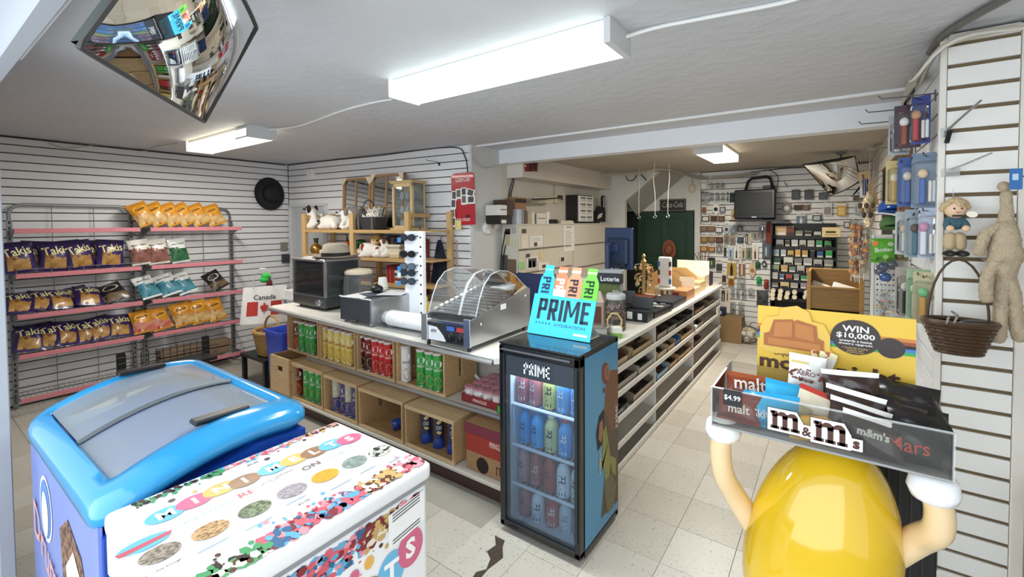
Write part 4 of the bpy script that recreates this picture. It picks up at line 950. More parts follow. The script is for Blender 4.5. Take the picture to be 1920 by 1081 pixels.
# tote bag hung on the corner of the crisp shelves
q = P(492, 470, x=-5.75)
t = thing('tote_bag', 'white canvas tote bag with red and white flag print hung by the shelves', 'bag', (-5.30, 2.33, .0), radians(62))
zt, zb = P(490, 537, x=-5.30).z, P(490, 605, x=-5.30).z
wv = .215
def tb(u, v, o=0): X = (u-.5)*wv*2*(1.05-.10*v); return (X+.02*v, -.055*sin(pi*u)**.7*(1-.35*v)-o-.006*sin(11*u+3*v), zb+(zt-zb)*v)
m = MB().grid(lambda u, v: tb(u, v), 12, 10); m.grid(lambda u, v: (tb(u, v)[0], .03*sin(pi*u), tb(u, v)[2]), 8, 4, flip=True)
cv = M('E9E7E3', .8, bump=.15, bsc=200); m.build('bag_body', cv, t, 60)
m = MB(); H_ = zt-zb
def fl_(X, Y, o=.003): return tb(X, Y, o)
def qd(a0, a1, b0_, b1, mi, o=.003):
    m.grid(lambda u, v: tb(a0+(a1-a0)*u, b0_+(b1-b0_)*v, o), 5, 3, mi)
qd(.12, .36, .22, .60, 0); qd(.64, .88, .22, .60, 0)
leaf = [(0, -.5), (.04, -.5), (.04, -.22), (.30, -.28), (.26, -.12), (.50, .10), (.40, .14), (.44, .32), (.26, .26), (.22, .36), (.10, .20), (.14, .52), (.06, .46), (0, .62)]
lf = leaf+[(-x, y) for x, y in reversed(leaf)]
m.add([tb(.5+x*.20, .41+y*.30, .005) for x, y in lf], [tuple(range(len(lf)))], 0)
lettering('Canada', w=.5, h=.13, fn=lambda X, Y: tb(.5+X, .72+Y, .005), mb=m, m=1)
m.build('flag_print', [M('B8392F', .7), M('22211F', .7)], t, 60)
for s in (-.045, .03):
    MB().tube([(-.09, s, zt-.02), (-.085, s, zt+.10), (-.03, s, zt+.20), (.03, s, zt+.20), (.085, s, zt+.10), (.10, s, zt-.02)], .009, 6, r2=.003).build('handle', cv, t)
t = thing('plush_toy', 'small green and maroon plush hanging above the canvas tote bag', 'toy', (-5.42, 2.42, 0), radians(62)); zz = P(470, 520, x=-5.42).z
MB().ball((0, 0, zz), .055, .045, .04, 12, 8).ball((-.02, -.01, zz-.04), .05, .04, .035).build('hat', M('3FBF55', .9, bump=.4, bsc=90), t)
MB().ball((.03, -.02, zz-.12), .035, .03, .085).build('body', M('5E2A2A', .9), t)
o = MB().box(-5.35, -5.03, 2.66, 2.72, 1.0, 1.02).box(-5.33, -5.05, 2.68, 2.70, .70, 1.0).build('wire_rack', zinc); tag(o, 'small wire rack on the wall corner behind the tote bag', 'rack')
o = MB().box(-5.22, -5.0, 2.50, 2.62, .86, .95, b=.004).build('cardboard_box', M('D9D9DA', .6)); tag(o, 'small white carton beside the canvas tote bag', 'box')
struct(MB().box(-5.36, -4.98, 2.48, 2.68, .845, .86).build('trim_6', M('C9C9CB', .5)))
# bowler hat on the left wall, hook under it
c = P(508, 363, x=XL+.06)
t = thing('black_hat', 'black round felt hat hung high on the left wall', 'hat', (XL+.02, c.y, c.z), (0, radians(86), 0))
MB().lathe([(.185, .0), (.187, .008), (.172, .004), (.12, .012), (.098, .02), (.094, .075), (.075, .10), (.03, .112)], 28, 0, 1.18, 1).build('crown', M('1B1B1D', .7, bump=.1), t, 60)
MB().lathe([(.0975, .022), (.0985, .024), (.0965, .05), (.095, .05)], 28, 0, 1.18, 1).build('band', M('0F0F10', .5), t, 60)
# outlet and gadget on the back of the left wall
for k, (u, v) in enumerate(((533, 462), (535, 484))):
    q = P(u, v, x=XL+.02); o = MB().box(XL+.001, XL+.02+.03*k, q.y-.045, q.y+.045, q.z-.06, q.z+.06, b=.006).build('wall_outlet', M(('8C8478', '3A3C40')[k], .5)); tag(o, ('brown wall plate near the room corner', 'black plug adapter below the brown wall plate')[k], 'outlet')

# ================================================================ crisp tubes
PR = {}
def tube_can(kind, label, x, y, z, rz, group='crisp tubes under the counter'):
    if kind in PR: return dup(PR[kind], (x, y, z), rz, label)
    body, low, ink, h, short = kind
    t = thing('crisp_tube', label, 'crisp tube', (x, y, z), rz, group); R = .0375
    MB().lathe([(R-.001, 0), (R+.0015, .003), (R, .006), (R, h*.46), (R, h*.97), (R+.0015, h*.985), (R+.0005, h)], 20, [2, 2, 1, 0, 2, 2]).build('tube_body', [M(body, .3, var=.05, coat=.3), M(low, .3, var=.15, sc=25, coat=.3), M('C9CBCC', .3, .8)], t, 50)
    MB().lathe([(R+.002, h*.985), (R+.003, h+.002), (R+.002, h+.010), (R-.004, h+.012)], 18).build('lid', M('E6D9D2' if not short else 'C98A96', .35, var=0), t, 50)
    cyf = lambda X, Z, o=.0008: ((R+o)*sin(X/R), -(R+o)*cos(X/R), Z)
    m = MB(); flat(m, ellipse(.027, .026 if not short else .014, 18, 0, h*.74), lambda X, Z: cyf(X, Z)); m.build('badge', M('F4F2EE', .4), t, 50)
    lettering('PRINGLES', w=.058, h=.018 if not short else .012, fn=lambda X, Y: cyf(X, Y+h*.58, .0016)).build('lettering', M(ink, .45), t, 50)
    if not short: m = MB(); flat(m, ellipse(.024, .045, 16, 0, h*.24, .2), lambda X, Z: cyf(X, Z, .001)); m.build('picture', M('E3B865', .5, kind='chips', sc=55, sub='A8702E'), t, 50)
    PR[kind] = t; return t
RED = ('C8262B', 'B5222A', 'F6E9D0', .262, 0); DRED = ('7E1F22', '3A1A1A', 'F6E9D0', .262, 0); GRN = ('3FA548', '2E9A44', 'F4F4E8', .262, 0); BRN = ('7A2E26', 'A83A2A', 'F0E2D0', .262, 0)
YEL = ('E6CF74', 'E2C35A', 'B5322A', .262, 0); WHI = ('E9E6E2', 'E4E0DB', '8A6A5A', .262, 0); PUR = ('4A4478', '39407A', 'F2EFE6', .262, 0); PUY = ('C9C2A0', '4B4A86', 'F2EFE6', .262, 0)
def cans(items, y, z, desc):
    for k, (u, v, kd) in enumerate(items):
        q = P(u, v, y=y); tube_can(kd[0], desc % (kd[1], ORD[k]), q.x, y+.006*(k % 2), z, atan2(-q.x, y)+rs.uniform(-.12, .12))
r_, g_, b_, y_, dr_, w_, p_, pb_ = (RED, 'red'), (GRN, 'green'), (BRN, 'brown'), (YEL, 'yellow'), (DRED, 'dark red'), (WHI, 'white'), (PUR, 'purple'), (PUY, 'purple and cream')
yy = 2.175
cans([(547, 650, r_), (558, 652, b_), (568, 655, g_), (579, 658, g_), (587, 660, g_)], yy, .500, '%s crisp tube in the upper crate at the far left, %s from its left')
cans([(609, 665, y_), (622, 668, y_), (635, 672, y_), (647, 676, y_), (657, 680, y_)], yy, .500, '%s crisp tube in the second upper crate, %s from its left')
cans([(678, 690, dr_), (692, 693, dr_), (706, 697, r_), (718, 702, r_), (730, 706, r_)], yy, .500, '%s crisp tube in the third upper crate, %s from its left')
cans([(762, 712, w_), (790, 722, g_), (807, 728, g_), (821, 732, g_)], yy, .500, '%s crisp tube in the fourth upper crate, %s from its left')
yy = 2.06
cans([(560, 745, b_), (577, 758, g_), (589, 762, g_), (600, 766, g_)], yy, .144, '%s crisp tube in the lower left crate, %s from its left')
cans([(633, 780, pb_), (646, 783, p_), (657, 786, pb_), (667, 789, p_)], yy, .144, '%s crisp tube in the second lower crate, %s from its left')
# flared dark blue tubes
STX = {}
def stax(label, loc, rot):
    if STX: return dup(STX['p'], loc, rot, label)
    t = thing('crisp_tube', label, 'crisp tube', loc, rot, 'flared blue crisp tubes'); R = .045
    MB().lathe([(R-.004, 0), (R, .006), (R, .04), (R-.005, .075), (R-.007, .10), (R-.006, .22), (R-.003, .25), (R, .262)], 22, [1, 1, 1, 0, 0, 0, 0], 1, .8).build('tube_body', [M('232F5A', .3, coat=.3), M('27469A', .3, coat=.3)], t, 50)
    MB().lathe([(R+.002, .258), (R+.003, .275), (R-.006, .284)], 20, 0, 1, .8).build('lid', M('E4B23C', .35), t, 50)
    f = lambda X, Z, o=.001: ((R-.006+o)*sin(X/R), -(R*.8-.004+o)*cos(X/R), Z)
    m = MB(); flat(m, [(-.03, .115), (.03, .115), (.03, .235), (-.03, .235)], lambda X, Z: f(X, Z), 0); flat(m, ellipse(.022, .014, 14, .0, .21, .3), lambda X, Z: f(X, Z, .002), 2); flat(m, ellipse(.022, .012, 14, .0, .128, -.3), lambda X, Z: f(X, Z, .002), 2)
    lettering('STAX', w=.05, h=.03, fn=lambda X, Y: f(X, Y+.165, .0022), mb=m, m=1); m.build('label', [M('191B24', .4), M('EDEAE4', .4), M('E2BE78', .5)], t, 50)
    STX['p'] = t; return t
for k, (u, v) in enumerate(((781, 838), (801, 850), (824, 863))):
    q = P(u, v, z=.143); stax('dark blue flared crisp tube with yellow lid, %s from left of the three standing' % ORD[k], (q.x, 2.10, .144), radians(50)).scale = (.9, .9, .88)
stax('dark blue flared crisp tube fallen on its side in the empty crate', (-2.74, 2.07, .185), (0, radians(80), radians(62)))
# short tubs in cardboard trays
rtray, gtray = M('8E2E2C', .6, var=.1), M('4FA24A', .6, var=.08)
def tray(label, x0, x1, y0, y1, z, h, mat):
    t = thing('cardboard_tray', label, 'tray', (x0, y0, z)); w, d = x1-x0, y1-y0
    MB().box(0, w, 0, .004, 0, h).box(0, w, d-.004, d, 0, h).box(0, .004, 0, d, 0, h).box(w-.004, w, 0, d, 0, h).build('sides', mat, t, 0)
    MB().box(0, w, 0, d, 0, .003).build('bottom', mat, t, 0); lettering('PRINGLES', w=min(.12, w*.5), fn=lambda X, Y: (X+w*.5, -.0012, Y+h*.5)).build('lettering', M('E8D9D0', .6), t, 0)
    return t
a = P(818, 745, y=2.05); b = P(905, 770, y=2.05)
SH_R = ('E9E4E0', 'C23A3A', 'A8262B', .085, 1); SH_G = ('E9E8E2', '3FA548', '2E7A34', .085, 1)
tray('red cardboard tray of short crisp tubs on the upper shelf', -2.11, -1.78, 2.16, 2.49, .487, .05, rtray)
tray('green cardboard tray of short crisp tubs beside the drinks fridge', -1.775, -1.56, 2.13, 2.46, .487, .05, gtray)
n = 0
for j in range(4):
    for i in range(4): tube_can(SH_R, 'short white and red crisp tub in the red tray, %s row, %s from left' % (ORD[j], ORD[i]), -2.11+.042+.0815*i, 2.16+.042+.081*j, .491, radians(40)+rs.uniform(-1, 1), 'short crisp tubs')
for j in range(4):
    for i in range(2): tube_can(SH_G if j < 2 else SH_R, 'short crisp tub in the green tray, %s row, %s from left' % (ORD[j], ORD[i]), -1.775+.055+.1*i, 2.13+.044+.081*j, .491, radians(40)+rs.uniform(-1, 1), 'short crisp tubs')
t = thing('cardboard_carton', 'red and brown cardboard carton with folded lid at the counter end', 'box', (-1.95, 2.03, .131))
MB().box(0, .33, 0, .30, 0, .12, b=.003).build('lower_box', M('A8825A', .65, var=.1), t, 0); MB().box(.0, .33, -.001, .301, .12, .25, b=.003).build('upper_box', M('A3372A', .6, var=.08), t, 0)
MB().box(-.008, .338, -.008, .308, .235, .30, b=.003).build('lid', M('7C3140', .6, var=.08), t, 0); m = MB().box(.0, .33, .0, .30, .300, .303).build('top_flap', M('A8825A', .65), t, 0)
m = MB(); flat(m, ellipse(.05, .05, 22, .14, .055), lambda X, Z: (X, -.0012, Z)); m.build('hand_hole', M('2A1E16', .8), t, 0)
lettering('PRINGLES', w=.11, h=.035, fn=lambda X, Y: (X+.255, -.0022, Y+.205)).build('lettering', M('E9DDD0', .6), t, 0)
m = MB()
for q in ((.25, .03, .008, .05), (.275, .03, .008, .05), (.25, .075, .033, .006)): flat(m, [(q[0], q[1]), (q[0]+q[2], q[1]), (q[0]+q[2], q[1]+q[3]), (q[0], q[1]+q[3])], lambda X, Z: (X, -.0012, Z))
m.build('mark', M('4A3A2A', .7), t, 0)
# ================================================================ appliances on the long counter
CT = .926
ss = M('B9BABC', .25, .85, var=.05); ssd = M('8F9092', .3, .85); chrome = M('D8D9DA', .12, 1, var=0); blackp = M('1C1C1E', .4)
tg = glass('E9EEF0', .10, .02); tgd = glass('E2E6E8', .06, .03)
# heated display cabinet
hx0, hx1, hy0, hy1, hz0, hz1 = -4.24, -3.70, 2.12, 2.47, CT+.03, 1.385
t = thing('display_warmer', 'glass sided steel food warmer at the left end of the counter', 'food warmer', (0, 0, 0))
MB().box(hx0+.04, hx1-.04, hy0+.04, hy1-.04, CT, hz0).build('foot_rail', blackp, t, 0)
MB().box(hx0, hx1, hy0, hy1, hz0, hz0+.095, b=.004).build('base', M('5C5F63', .25, .7), t, 0)
MB().box(hx0+.01, hx1-.01, hy0+.005, hy1-.01, hz0+.095, hz0+.105).build('black_deck', M('55585C', .4), t, 0)
m = MB()
for x in (hx0, hx1-.02):
    for y in (hy0, hy1-.02): m.box(x, x+.02, y, y+.02, hz0+.09, hz1-.02)
m.build('corner_post', ss, t, 0)
MB().box(hx0-.006, hx1+.006, hy0-.006, hy1+.006, hz1-.025, hz1, b=.006).build('top', ss, t)
for q in ((hx0+.02, hx1-.02, hy0+.004, hy0+.008, hz0+.10, hz1-.025), (hx1-.008, hx1-.004, hy0+.02, hy1-.02, hz0+.10, hz1-.025), (hx0+.004, hx0+.008, hy0+.02, hy1-.02, hz0+.10, hz1-.025), (hx0+.02, hx1-.02, hy1-.008, hy1-.004, hz0+.10, hz1-.025)): MB().box(*q).build('glass_panel', tgd, t, 0)
m = MB()
for k in range(14): m.tube([(hx0+.02, hy0+.02+.023*k, 1.19), (hx1-.02, hy0+.02+.023*k, 1.19)], .002, 4)
m.build('wire_rack', chrome, t)
kn = MB(); kn.T = T(hx1-.09, hy0, hz0+.045) @ RX(pi/2); kn.lathe([(.028, 0), (.028, .006), (.02, .008), (.018, .025)], 16); kn.box(-.005, .005, -.022, .022, .02, .034, b=.002); kn.build('knob', chrome, t)
# fedora on the warmer
t = thing('fedora_hat', 'taupe felt hat with black band resting on the food warmer', 'hat', (-3.82, 2.30, hz1+.004), radians(40))
prof = [(.19, .018), (.185, .012), (.15, .0), (.112, .004), (.108, .012), (.105, .06), (.094, .115), (.06, .132), (.02, .118)]
hm = MB(); 
n = 28; vs = []
for r, z in prof:
    for k in range(n):
        a = 2*pi*k/n; zz = z+(.018*abs(cos(a))**3 if r > .15 else 0)-(.02*(abs(sin(a)) < .3)*(r < .07)); vs.append((r*cos(a)*1.14, r*sin(a)*.98, zz))
hm.add(vs, [(i*n+k, i*n+(k+1) % n, (i+1)*n+(k+1) % n, (i+1)*n+k) for i in range(len(prof)-1) for k in range(n)]+[tuple((len(prof)-1)*n+k for k in range(n))])
felt = M('A79C8C', .85, bump=.1); hm.build('crown', felt, t, 70)
MB().lathe([(.1105, .008), (.111, .010), (.1085, .045), (.106, .046)], 28, 0, 1.14, .98).build('band', M('1A1A1A', .6), t, 60)
o = MB().box(-4.12, -3.98, 2.16, 2.26, hz1+.001, hz1+.006).build('paper_slip', M('EDE2DA', .6)); tag(o, 'few loose paper slips on top of the food warmer', 'paper')
# glass jar dispenser, tubs, cups
t = thing('glass_jar', 'large ribbed glass jar with a cream lid standing behind the steel cabinet', 'jar', (-3.565, 2.36, CT))
MB().lathe([(.075, 0), (.085, .012), (.06, .03), (.055, .05), (.098, .07), (.105, .075)], 20).build('base', M('C2A878', .3, .6), t)
g = []
m = MB(); n = 36
pr = [(.10, .075), (.122, .10), (.126, .20), (.122, .30), (.105, .325)]
m.add([((r+.004*(k % 2))*cos(2*pi*k/n), (r+.004*(k % 2))*sin(2*pi*k/n), z) for r, z in pr for k in range(n)], [(i*n+k, i*n+(k+1) % n, (i+1)*n+(k+1) % n, (i+1)*n+k) for i in range(4) for k in range(n)])
m.build('glass_body', glass('E6EAEB', .16, .05), t, 20)
MB().lathe([(.112, .32), (.118, .325), (.118, .345), (.10, .36), (.03, .372)], 24).build('lid', M('D9CBB0', .5), t)
m = MB(); 
for k in range(3): m.ball((.05*cos(k*2), .05*sin(k*2), .11), .03)
m.build('contents', M('4F7A45', .5), t)
t = thing('plastic_tub', 'white plastic tub beside the paper cups on the counter', 'tub', (-3.385, 2.285, CT)); t.scale = (.8, .8, .8); MB().lathe([(.055, 0), (.07, .13), (.073, .132), (.073, .14), (.066, .141), (.052, .01)], 20).build('body', M('EDEDED', .4), t)
def cupstack(label, x, y, z, n, r, h, col, step=.012):
    t = thing('cup_stack', label, 'cup', (x, y, z), 0)
    for k in range(n):
        MB().lathe([(r*.72, 0), (r, h), (r+.003, h), (r+.003, h+.004)], 16).build('paper_cup', M(col, .6), t, 40).location = (0, 0, k*step)
    return t
t = thing('paper_cups', 'tall stack of white paper cups upside down on a pack of lids', 'cups', (-3.36, 2.46, CT))
for k in range(8):
    o = MB().lathe([(.050, 0), (.050, .005), (.046, .007), (.034, .085)], 16).build('cup', M('F1EFEA', .6, var=.08, sc=40), t, 40); o.location = (0, 0, .08+k*.018)
for k in range(5): MB().lathe([(.056, .016*k), (.056, .016*k+.008), (.048, .016*k+.014)], 16).build('lid', M('EFEFEE', .5), t, 40)
t = thing('black_pouch', 'small black pouch lying on the steel cabinet', 'pouch', (-3.08, 2.20, 1.133)); MB().ball((0, 0, .035), .06, .045, .035).build('body', blackp, t)
MB().tube([(-.03, 0, .06), (0, 0, .08), (.03, 0, .06)], .005, 5).build('strap', blackp, t)
# steel cabinet with smoked front (flat bun warmer)
bx0, bx1, by0, by1 = -3.255, -2.845, 1.985, 2.47
t = thing('bun_warmer', 'low steel warming drawer with smoked plastic door', 'food warmer')
MB().box(bx0, bx1, by0+.012, by1, CT+.012, 1.13, b=.004).build('body', ss, t, 0)
MB().box(bx0+.005, bx1-.02, by0, by0+.011, CT+.018, 1.122, b=.003).build('door', M('3B3F44', .12, coat=.6), t, 0)
MB().box(bx0-.002, bx1+.002, by0-.004, by0+.014, 1.122, 1.134, b=.002).box(bx1-.022, bx1+.001, by0-.002, by0+.012, CT+.012, 1.125, b=.002).build('door_frame', ss, t, 0)
MB().box(bx0+.18, bx0+.24, by0-.018, by0, CT+.02, CT+.035, b=.004).build('door_catch', blackp, t)
for x in (bx0+.03, bx1-.03):
    for y in (by0+.04, by1-.04): MB().cyl(x, y, CT, CT+.013, .015, 10).build('foot', blackp, t)
pp = M('F0EFED', .6)
for k, (x, y, a, w, h, c) in enumerate(((-3.1, 2.1, .2, .21, .28, 'F2F1EF'), (-3.03, 2.2, -.3, .21, .28, '55586A'), (-2.95, 2.28, .5, .2, .26, 'E4E3E6'))):
    m = MB(); m.T = T(x, y, 1.1335+.003*k) @ RZ(a); m.box(-w/2, w/2, -h/2, h/2, 0, .0025)
    o = m.build('paper_sheet', M(c, .6), None, 0); tag(o, ('white paper sheet lying askew on the steel warming drawer', 'dark blue leaflet on the steel warming drawer', 'pale grey sheet at the back of the warming drawer')[k], 'paper')
# wrapped paper roll on a tray
t = thing('steel_tray', 'shallow steel tray under the wrapped paper roll', 'tray', (-2.57, 2.10, CT)); m = MB().box(-.23, .23, -.11, .11, 0, .004).box(-.23, .23, -.115, -.11, 0, .018).box(-.23, .23, .11, .115, 0, .018).box(-.235, -.23, -.115, .115, 0, .018).box(.23, .235, -.115, .115, 0, .018); m.build('body', ss, t, 0)
t = thing('paper_roll', 'white paper roll in crinkled plastic wrap lying on a tray', 'paper roll', (-2.56, 2.10, CT+.066), radians(2))
m = MB(); m.T = RY(pi/2); m.lathe([(.025, -.215), (.055, -.21), (.06, -.19), (.06, .18), (.055, .2), (.02, .205)], 20); m.build('roll', M('EFEFED', .35, bump=.5, bsc=35, coat=.4), t, 60)
m = MB(); m.T = T(-.21, 0, 0) @ RY(-pi/2); m.lathe([(.018, 0), (.03, .025), (.045, .045)], 14); m.build('twisted_end', glass('F4F4F4', .5, .1), t)
# sunglasses tower
sxp, syp = -2.78, 2.36
q0, q1 = P(755, 436, y=syp), P(797, 436, y=syp)
t = thing('sunglasses_rack', 'tall white perforated sunglasses tower on the counter', 'rack', (0, 0, CT)); ht = P(775, 433, y=syp).z-CT
xl, xr_ = P(762, 590, y=syp).x, P(797, 590, y=syp).x
w_ = (xr_-xl)*.80; cx = (xl+xr_)/2+.005; t.location = (cx, syp, CT); t.rotation_euler = (0, 0, radians(12))
holes = MB()
MB().box(-w_/2, w_/2, -.02, .02, .012, ht, b=.004).build('column', M('E9ECF2', .4), t, 0)
MB().box(w_/2-.035, w_/2, -.026, -.019, .012, ht).build('edge_strip', M('F4F5F7', .4), t, 0)
for k in range(11): flat(holes, ellipse(.009, .009, 10, w_/2-.018, .06+.075*k), lambda X, Z: (X, -.0265, Z))
holes.build('holes', blackp, t, 0); MB().box(-.12, .12, -.10, .12, 0, .014, b=.004).build('base', M('D9DBDF', .4), t, 0)
def sunglasses(label, loc, rz, tint, frame, tagc):
    t = thing('sunglasses', label, 'sunglasses', loc, rz, 'sunglasses on the tower')
    fm = M(frame, .25, coat=.4)
    for s in (-1, 1):
        m = MB(); m.T = T(s*.034, 0, 0) @ RX(pi/2); m.prism([(x*1.0, y) for x, y in ellipse(.031, .021, 16)], .004)
        m.build('lens', M(tint, .08, coat=.8), t, 0)
        MB().tube([(s*.034+.032*cos(a), 0, .022*sin(a)) for a in [2*pi*k/16 for k in range(16)]], .0035, 5, close=True).build('rim', fm, t)
        MB().tube([(s*.066, 0, .008), (s*.072, .02, .01), (s*.072, .10, .004), (s*.07, .135, -.02)], .0035, 5).build('temple', fm, t)
    MB().tube([(-.006, 0, .006), (0, -.003, .010), (.006, 0, .006)], .003, 5).build('bridge', fm, t)
    if tagc: MB().box(-.085, -.055, -.006, -.004, -.035, .0).build('price_tag', M(tagc, .5), t, 0)
    return t
for k, (v, tint, fr_, tg_) in enumerate(((445, '2A3340', '1B1D22', '4E86C0'), (476, '14161A', '121316', None), (499, '5A6A78', '2A3038', '3F87C8'), (511, '22303E', '17191D', 'CFE0EE'), (527, '3A4654', '1B1F26', '3F87C8'))):
    q = P(765, v, y=syp-.05); sg = sunglasses('dark sunglasses on the white tower, %s pair from the top' % ORD[k], (q.x, syp-.055, q.z), radians(12), tint, fr_, tg_); sg.scale = (1.12, 1.12, 1.12)
for k, v in enumerate((568, 581)):
    q = P(760, v, y=syp-.03); o = MB().tube([(q.x+.05, syp-.02, q.z), (q.x-.06, syp-.06, q.z-.006)], .004, 6).build('rack_peg', chrome); o.parent = t; o.matrix_parent_inverse = t.matrix_basis.inverted()
# hot dog roller grill
rx0, ry0, rw, rd = -2.185, 1.885, .395, .66
ra = radians(-7)
t = thing('roller_grill', 'stainless steel hot dog roller grill with a clear sneeze guard', 'grill', (rx0, ry0+.01, CT), radians(3))
side = [(0, .035), (rd, .035), (rd, .30), (rd-.03, .31), (.06, .20), (0, .19)]
for s, x in enumerate((0, rw-.012)):
    m = MB(); m.T = Matrix(((0, 0, 1, x), (1, 0, 0, 0), (0, 1, 0, 0), (0, 0, 0, 1))); m.prism(side, .012); m.build('side_panel', ss, t, 0)
for x in (-.004, rw-.05): MB().box(x, x+.054, -.014, .0, .03, .20, b=.004).build('front_post', M('C6C8CC', .18, .9), t, 0)
MB().box(.012, rw-.012, .0, .012, .035, .15).build('front_panel', M('2E3034', .35), t, 0)
m = MB(); m.T = T(0, -.0015, 0); pl = [(.05, .04), (.20, .04), (.175, .075), (.15, .10), (.12, .125), (.05, .13)]
flat(m, pl, lambda X, Z: (X, 0, Z)); m.build('badge_plate', M('D9DBDE', .3), t, 0)
lettering('APW', w=.05, h=.022, fn=lambda X, Y: (X+.095, -.003, Y+.098)).build('lettering', M('1E2024', .4), t, 0)
for k, (x, c) in enumerate(((.235, '3A62B4'), (.315, 'B43A3A'))):
    kn = MB(); kn.T = T(x, 0, .078) @ RX(pi/2); kn.lathe([(.033, 0), (.033, .008), (.026, .010), (.024, .03), (.02, .032)], 20); kn.box(-.006, .006, -.026, .026, .02, .04, b=.002); kn.build('knob', blackp, t)
    MB().box(x-.03, x+.03, -.003, -.001, .112, .140).build('dial_mark', M(c, .5), t, 0)
MB().box(.012, rw-.012, -.006, .05, .15, .172, b=.004).build('drip_tray', M('D4D6D8', .12, .95), t, 0)
MB().box(.012, rw-.012, .05, rd, .035, .165).build('body', ssd, t, 0); MB().box(0, rw, rd-.006, rd, .035, .30).build('rear_panel', ss, t, 0)
for k in range(11):
    y = .085+.05*k; z = .195+(y-.06)*.115/.57
    MB().tube([(.014, y, z), (rw-.014, y, z)], .0125, 10).build('roller', M('DADBDC', .12, 1, var=0), t)
m = MB()
for k in range(11): y = .085+.05*k; z = .195+(y-.06)*.115/.57; m.tube([(.02+.0*k, y, z+.014), (.02, y+.025, z+.02)], .010, 6)
m.build('end_bearings', M('E8E6E0', .4), t)
# clear guard: two curved plates left and right halves
def guard(u, x): a = u; return (x, .055+.60*a, .205+.30*sin(pi*min(1, a*1.08))**.55*(1-.16*a) if a < .93 else .205+.30*(1-a)/.07*.5)
prf = [(.05, .205), (.085, .30), (.13, .385), (.20, .445), (.29, .462), (.38, .452), (.47, .415), (.56, .35), (.64, .30)]
cg = glass('F4F6F7', .10, .02)
for a, b in ((.004, rw*.66), (rw*.66, rw-.004)):
    m = MB(); m.add([(x, y, z) for y, z in prf for x in (a, b)], [(2*i, 2*i+1, 2*i+3, 2*i+2) for i in range(len(prf)-1)]); m.build('guard_sheet', cg, t, 60)
for x in (.004, rw-.004):
    m = MB(); m.add([(x, y, z) for y, z in prf]+[(x, .06, .205), (x, .64, .30)], [tuple(range(len(prf)+2))[:len(prf)]+(len(prf)+1,)]); m.build('guard_end', cg, t, 0)
for x in (.004, rw*.65, rw*.675, rw-.004): MB().tube([(x, y, z) for y, z in prf], .004, 5).build('guard_edge', glass('FFFFFF', .55, .1), t)
for k in range(5): MB().tube([(.006, .16+.06*k, .40), (.10, .22+.06*k, .33), (.16, .26+.06*k, .30)], .0025, 4).build('guard_wire', chrome, t)
for x in (.03, rw-.03):
    for y in (.02, rd-.04): MB().cyl(x, y, 0, .037, .012, 10).build('foot', blackp, t)
MB().box(rw, rw+.001, .30, .36, .205, .24).build('sticker', M('EDEDED', .5), t, 0)
for y, z in ((.10, .15), (.60, .255)): m = MB(); m.T = T(rw, y, z) @ RY(pi/2); m.lathe([(.010, 0), (.008, .004)], 12); m.build('screw', chrome, t)
o = MB().box(-2.02, -1.86, 2.36, 2.46, 1.214, 1.218).build('paper_sheet', M('F3F3F1', .5)); tag(o, 'white paper slip lying inside the clear guard of the roller grill', 'paper'); o.location.z += .03
# hand soap on the cap behind
t = thing('sanitizer_bottle', 'clear blue hand sanitizer bottle with white pump', 'bottle', tuple(P(964, 548, y=2.69)[:2])+(.982,))
MB().lathe([(.030, 0), (.034, .006), (.034, .09), (.028, .11), (.014, .125), (.014, .135)], 16, 0, 1, .75).build('body', M('A9C8E4', .15, coat=.6), t); MB().lathe([(.016, .133), (.016, .15), (.006, .152), (.006, .18)], 12).box(-.012, .03, -.008, .008, .178, .19, b=.004).build('pump', M('F5F5F5', .3), t)
t = thing('lemon_squeezer', 'yellow plastic bear shaped bottle behind the sunglasses tower', 'bottle', tuple(P(796, 568, y=2.56)[:2])+(CT,))
MB().lathe([(.03, 0), (.04, .02), (.042, .07), (.025, .10), (.03, .12), (.02, .145), (.008, .155)], 14).build('body', M('DDB84A', .35), t); MB().lathe([(.012, .15), (.008, .185)], 10).build('cap', M('D8C24A', .35), t)

# ================================================================ wooden shelf of plush toys behind the counter
t = thing('wooden_shelf', 'pale pine open shelf unit of plush toys against the slatted wall', 'shelf', (0, 0, 0))
pn_ = M('D3B07C', .5, kind='wood', sub=(30, 30, 3), var=.2); pn2 = M('CBA56E', .5, kind='wood', sub=(3, 30, 30), var=.2)
FO, BO_ = .36, .06
posts = []
for s, off in ((.90, FO), (1.77, FO), (2.62, FO), (1.02, BO_), (1.85, BO_), (2.93, BO_)):
    top = 1.82
    m = MB(); m.T = T(*bk(s, off)) @ RZ(BA); m.box(-.032, .032, -.02, .02, 0, top, b=.003); m.build('post', pn_, t, 0)
SHW = (1.605, 1.30, 1.03, .70)
for z in SHW:
    for k in range(3):
        o_ = BO_+.02+(FO-BO_-.02)*k/3
        m = MB(); m.T = T(*bk(.88, o_)) @ RZ(BA); m.box(0, 2.07, -.085, 0, z, z+.018, b=.002); m.build('slat', pn2, t, 0)
    m = MB(); m.T = T(*bk(.88, FO+.004)) @ RZ(BA); m.box(0, 1.78, -.012, .006, z-.012, z+.024, b=.002); m.build('front_rail', pn2, t, 0)
for s in (.92, 2.64): m = MB(); m.T = T(*bk(s, FO)) @ RZ(BA); m.box(-.02, .02, 0, .3, 1.76, 1.80, b=.002); m.build('end_rail', pn2, t, 0)
def at_bk(u, v, off, z=None):
    q = onback(u, v, off); return Vector((q.x, q.y, q.z if z is None else z))
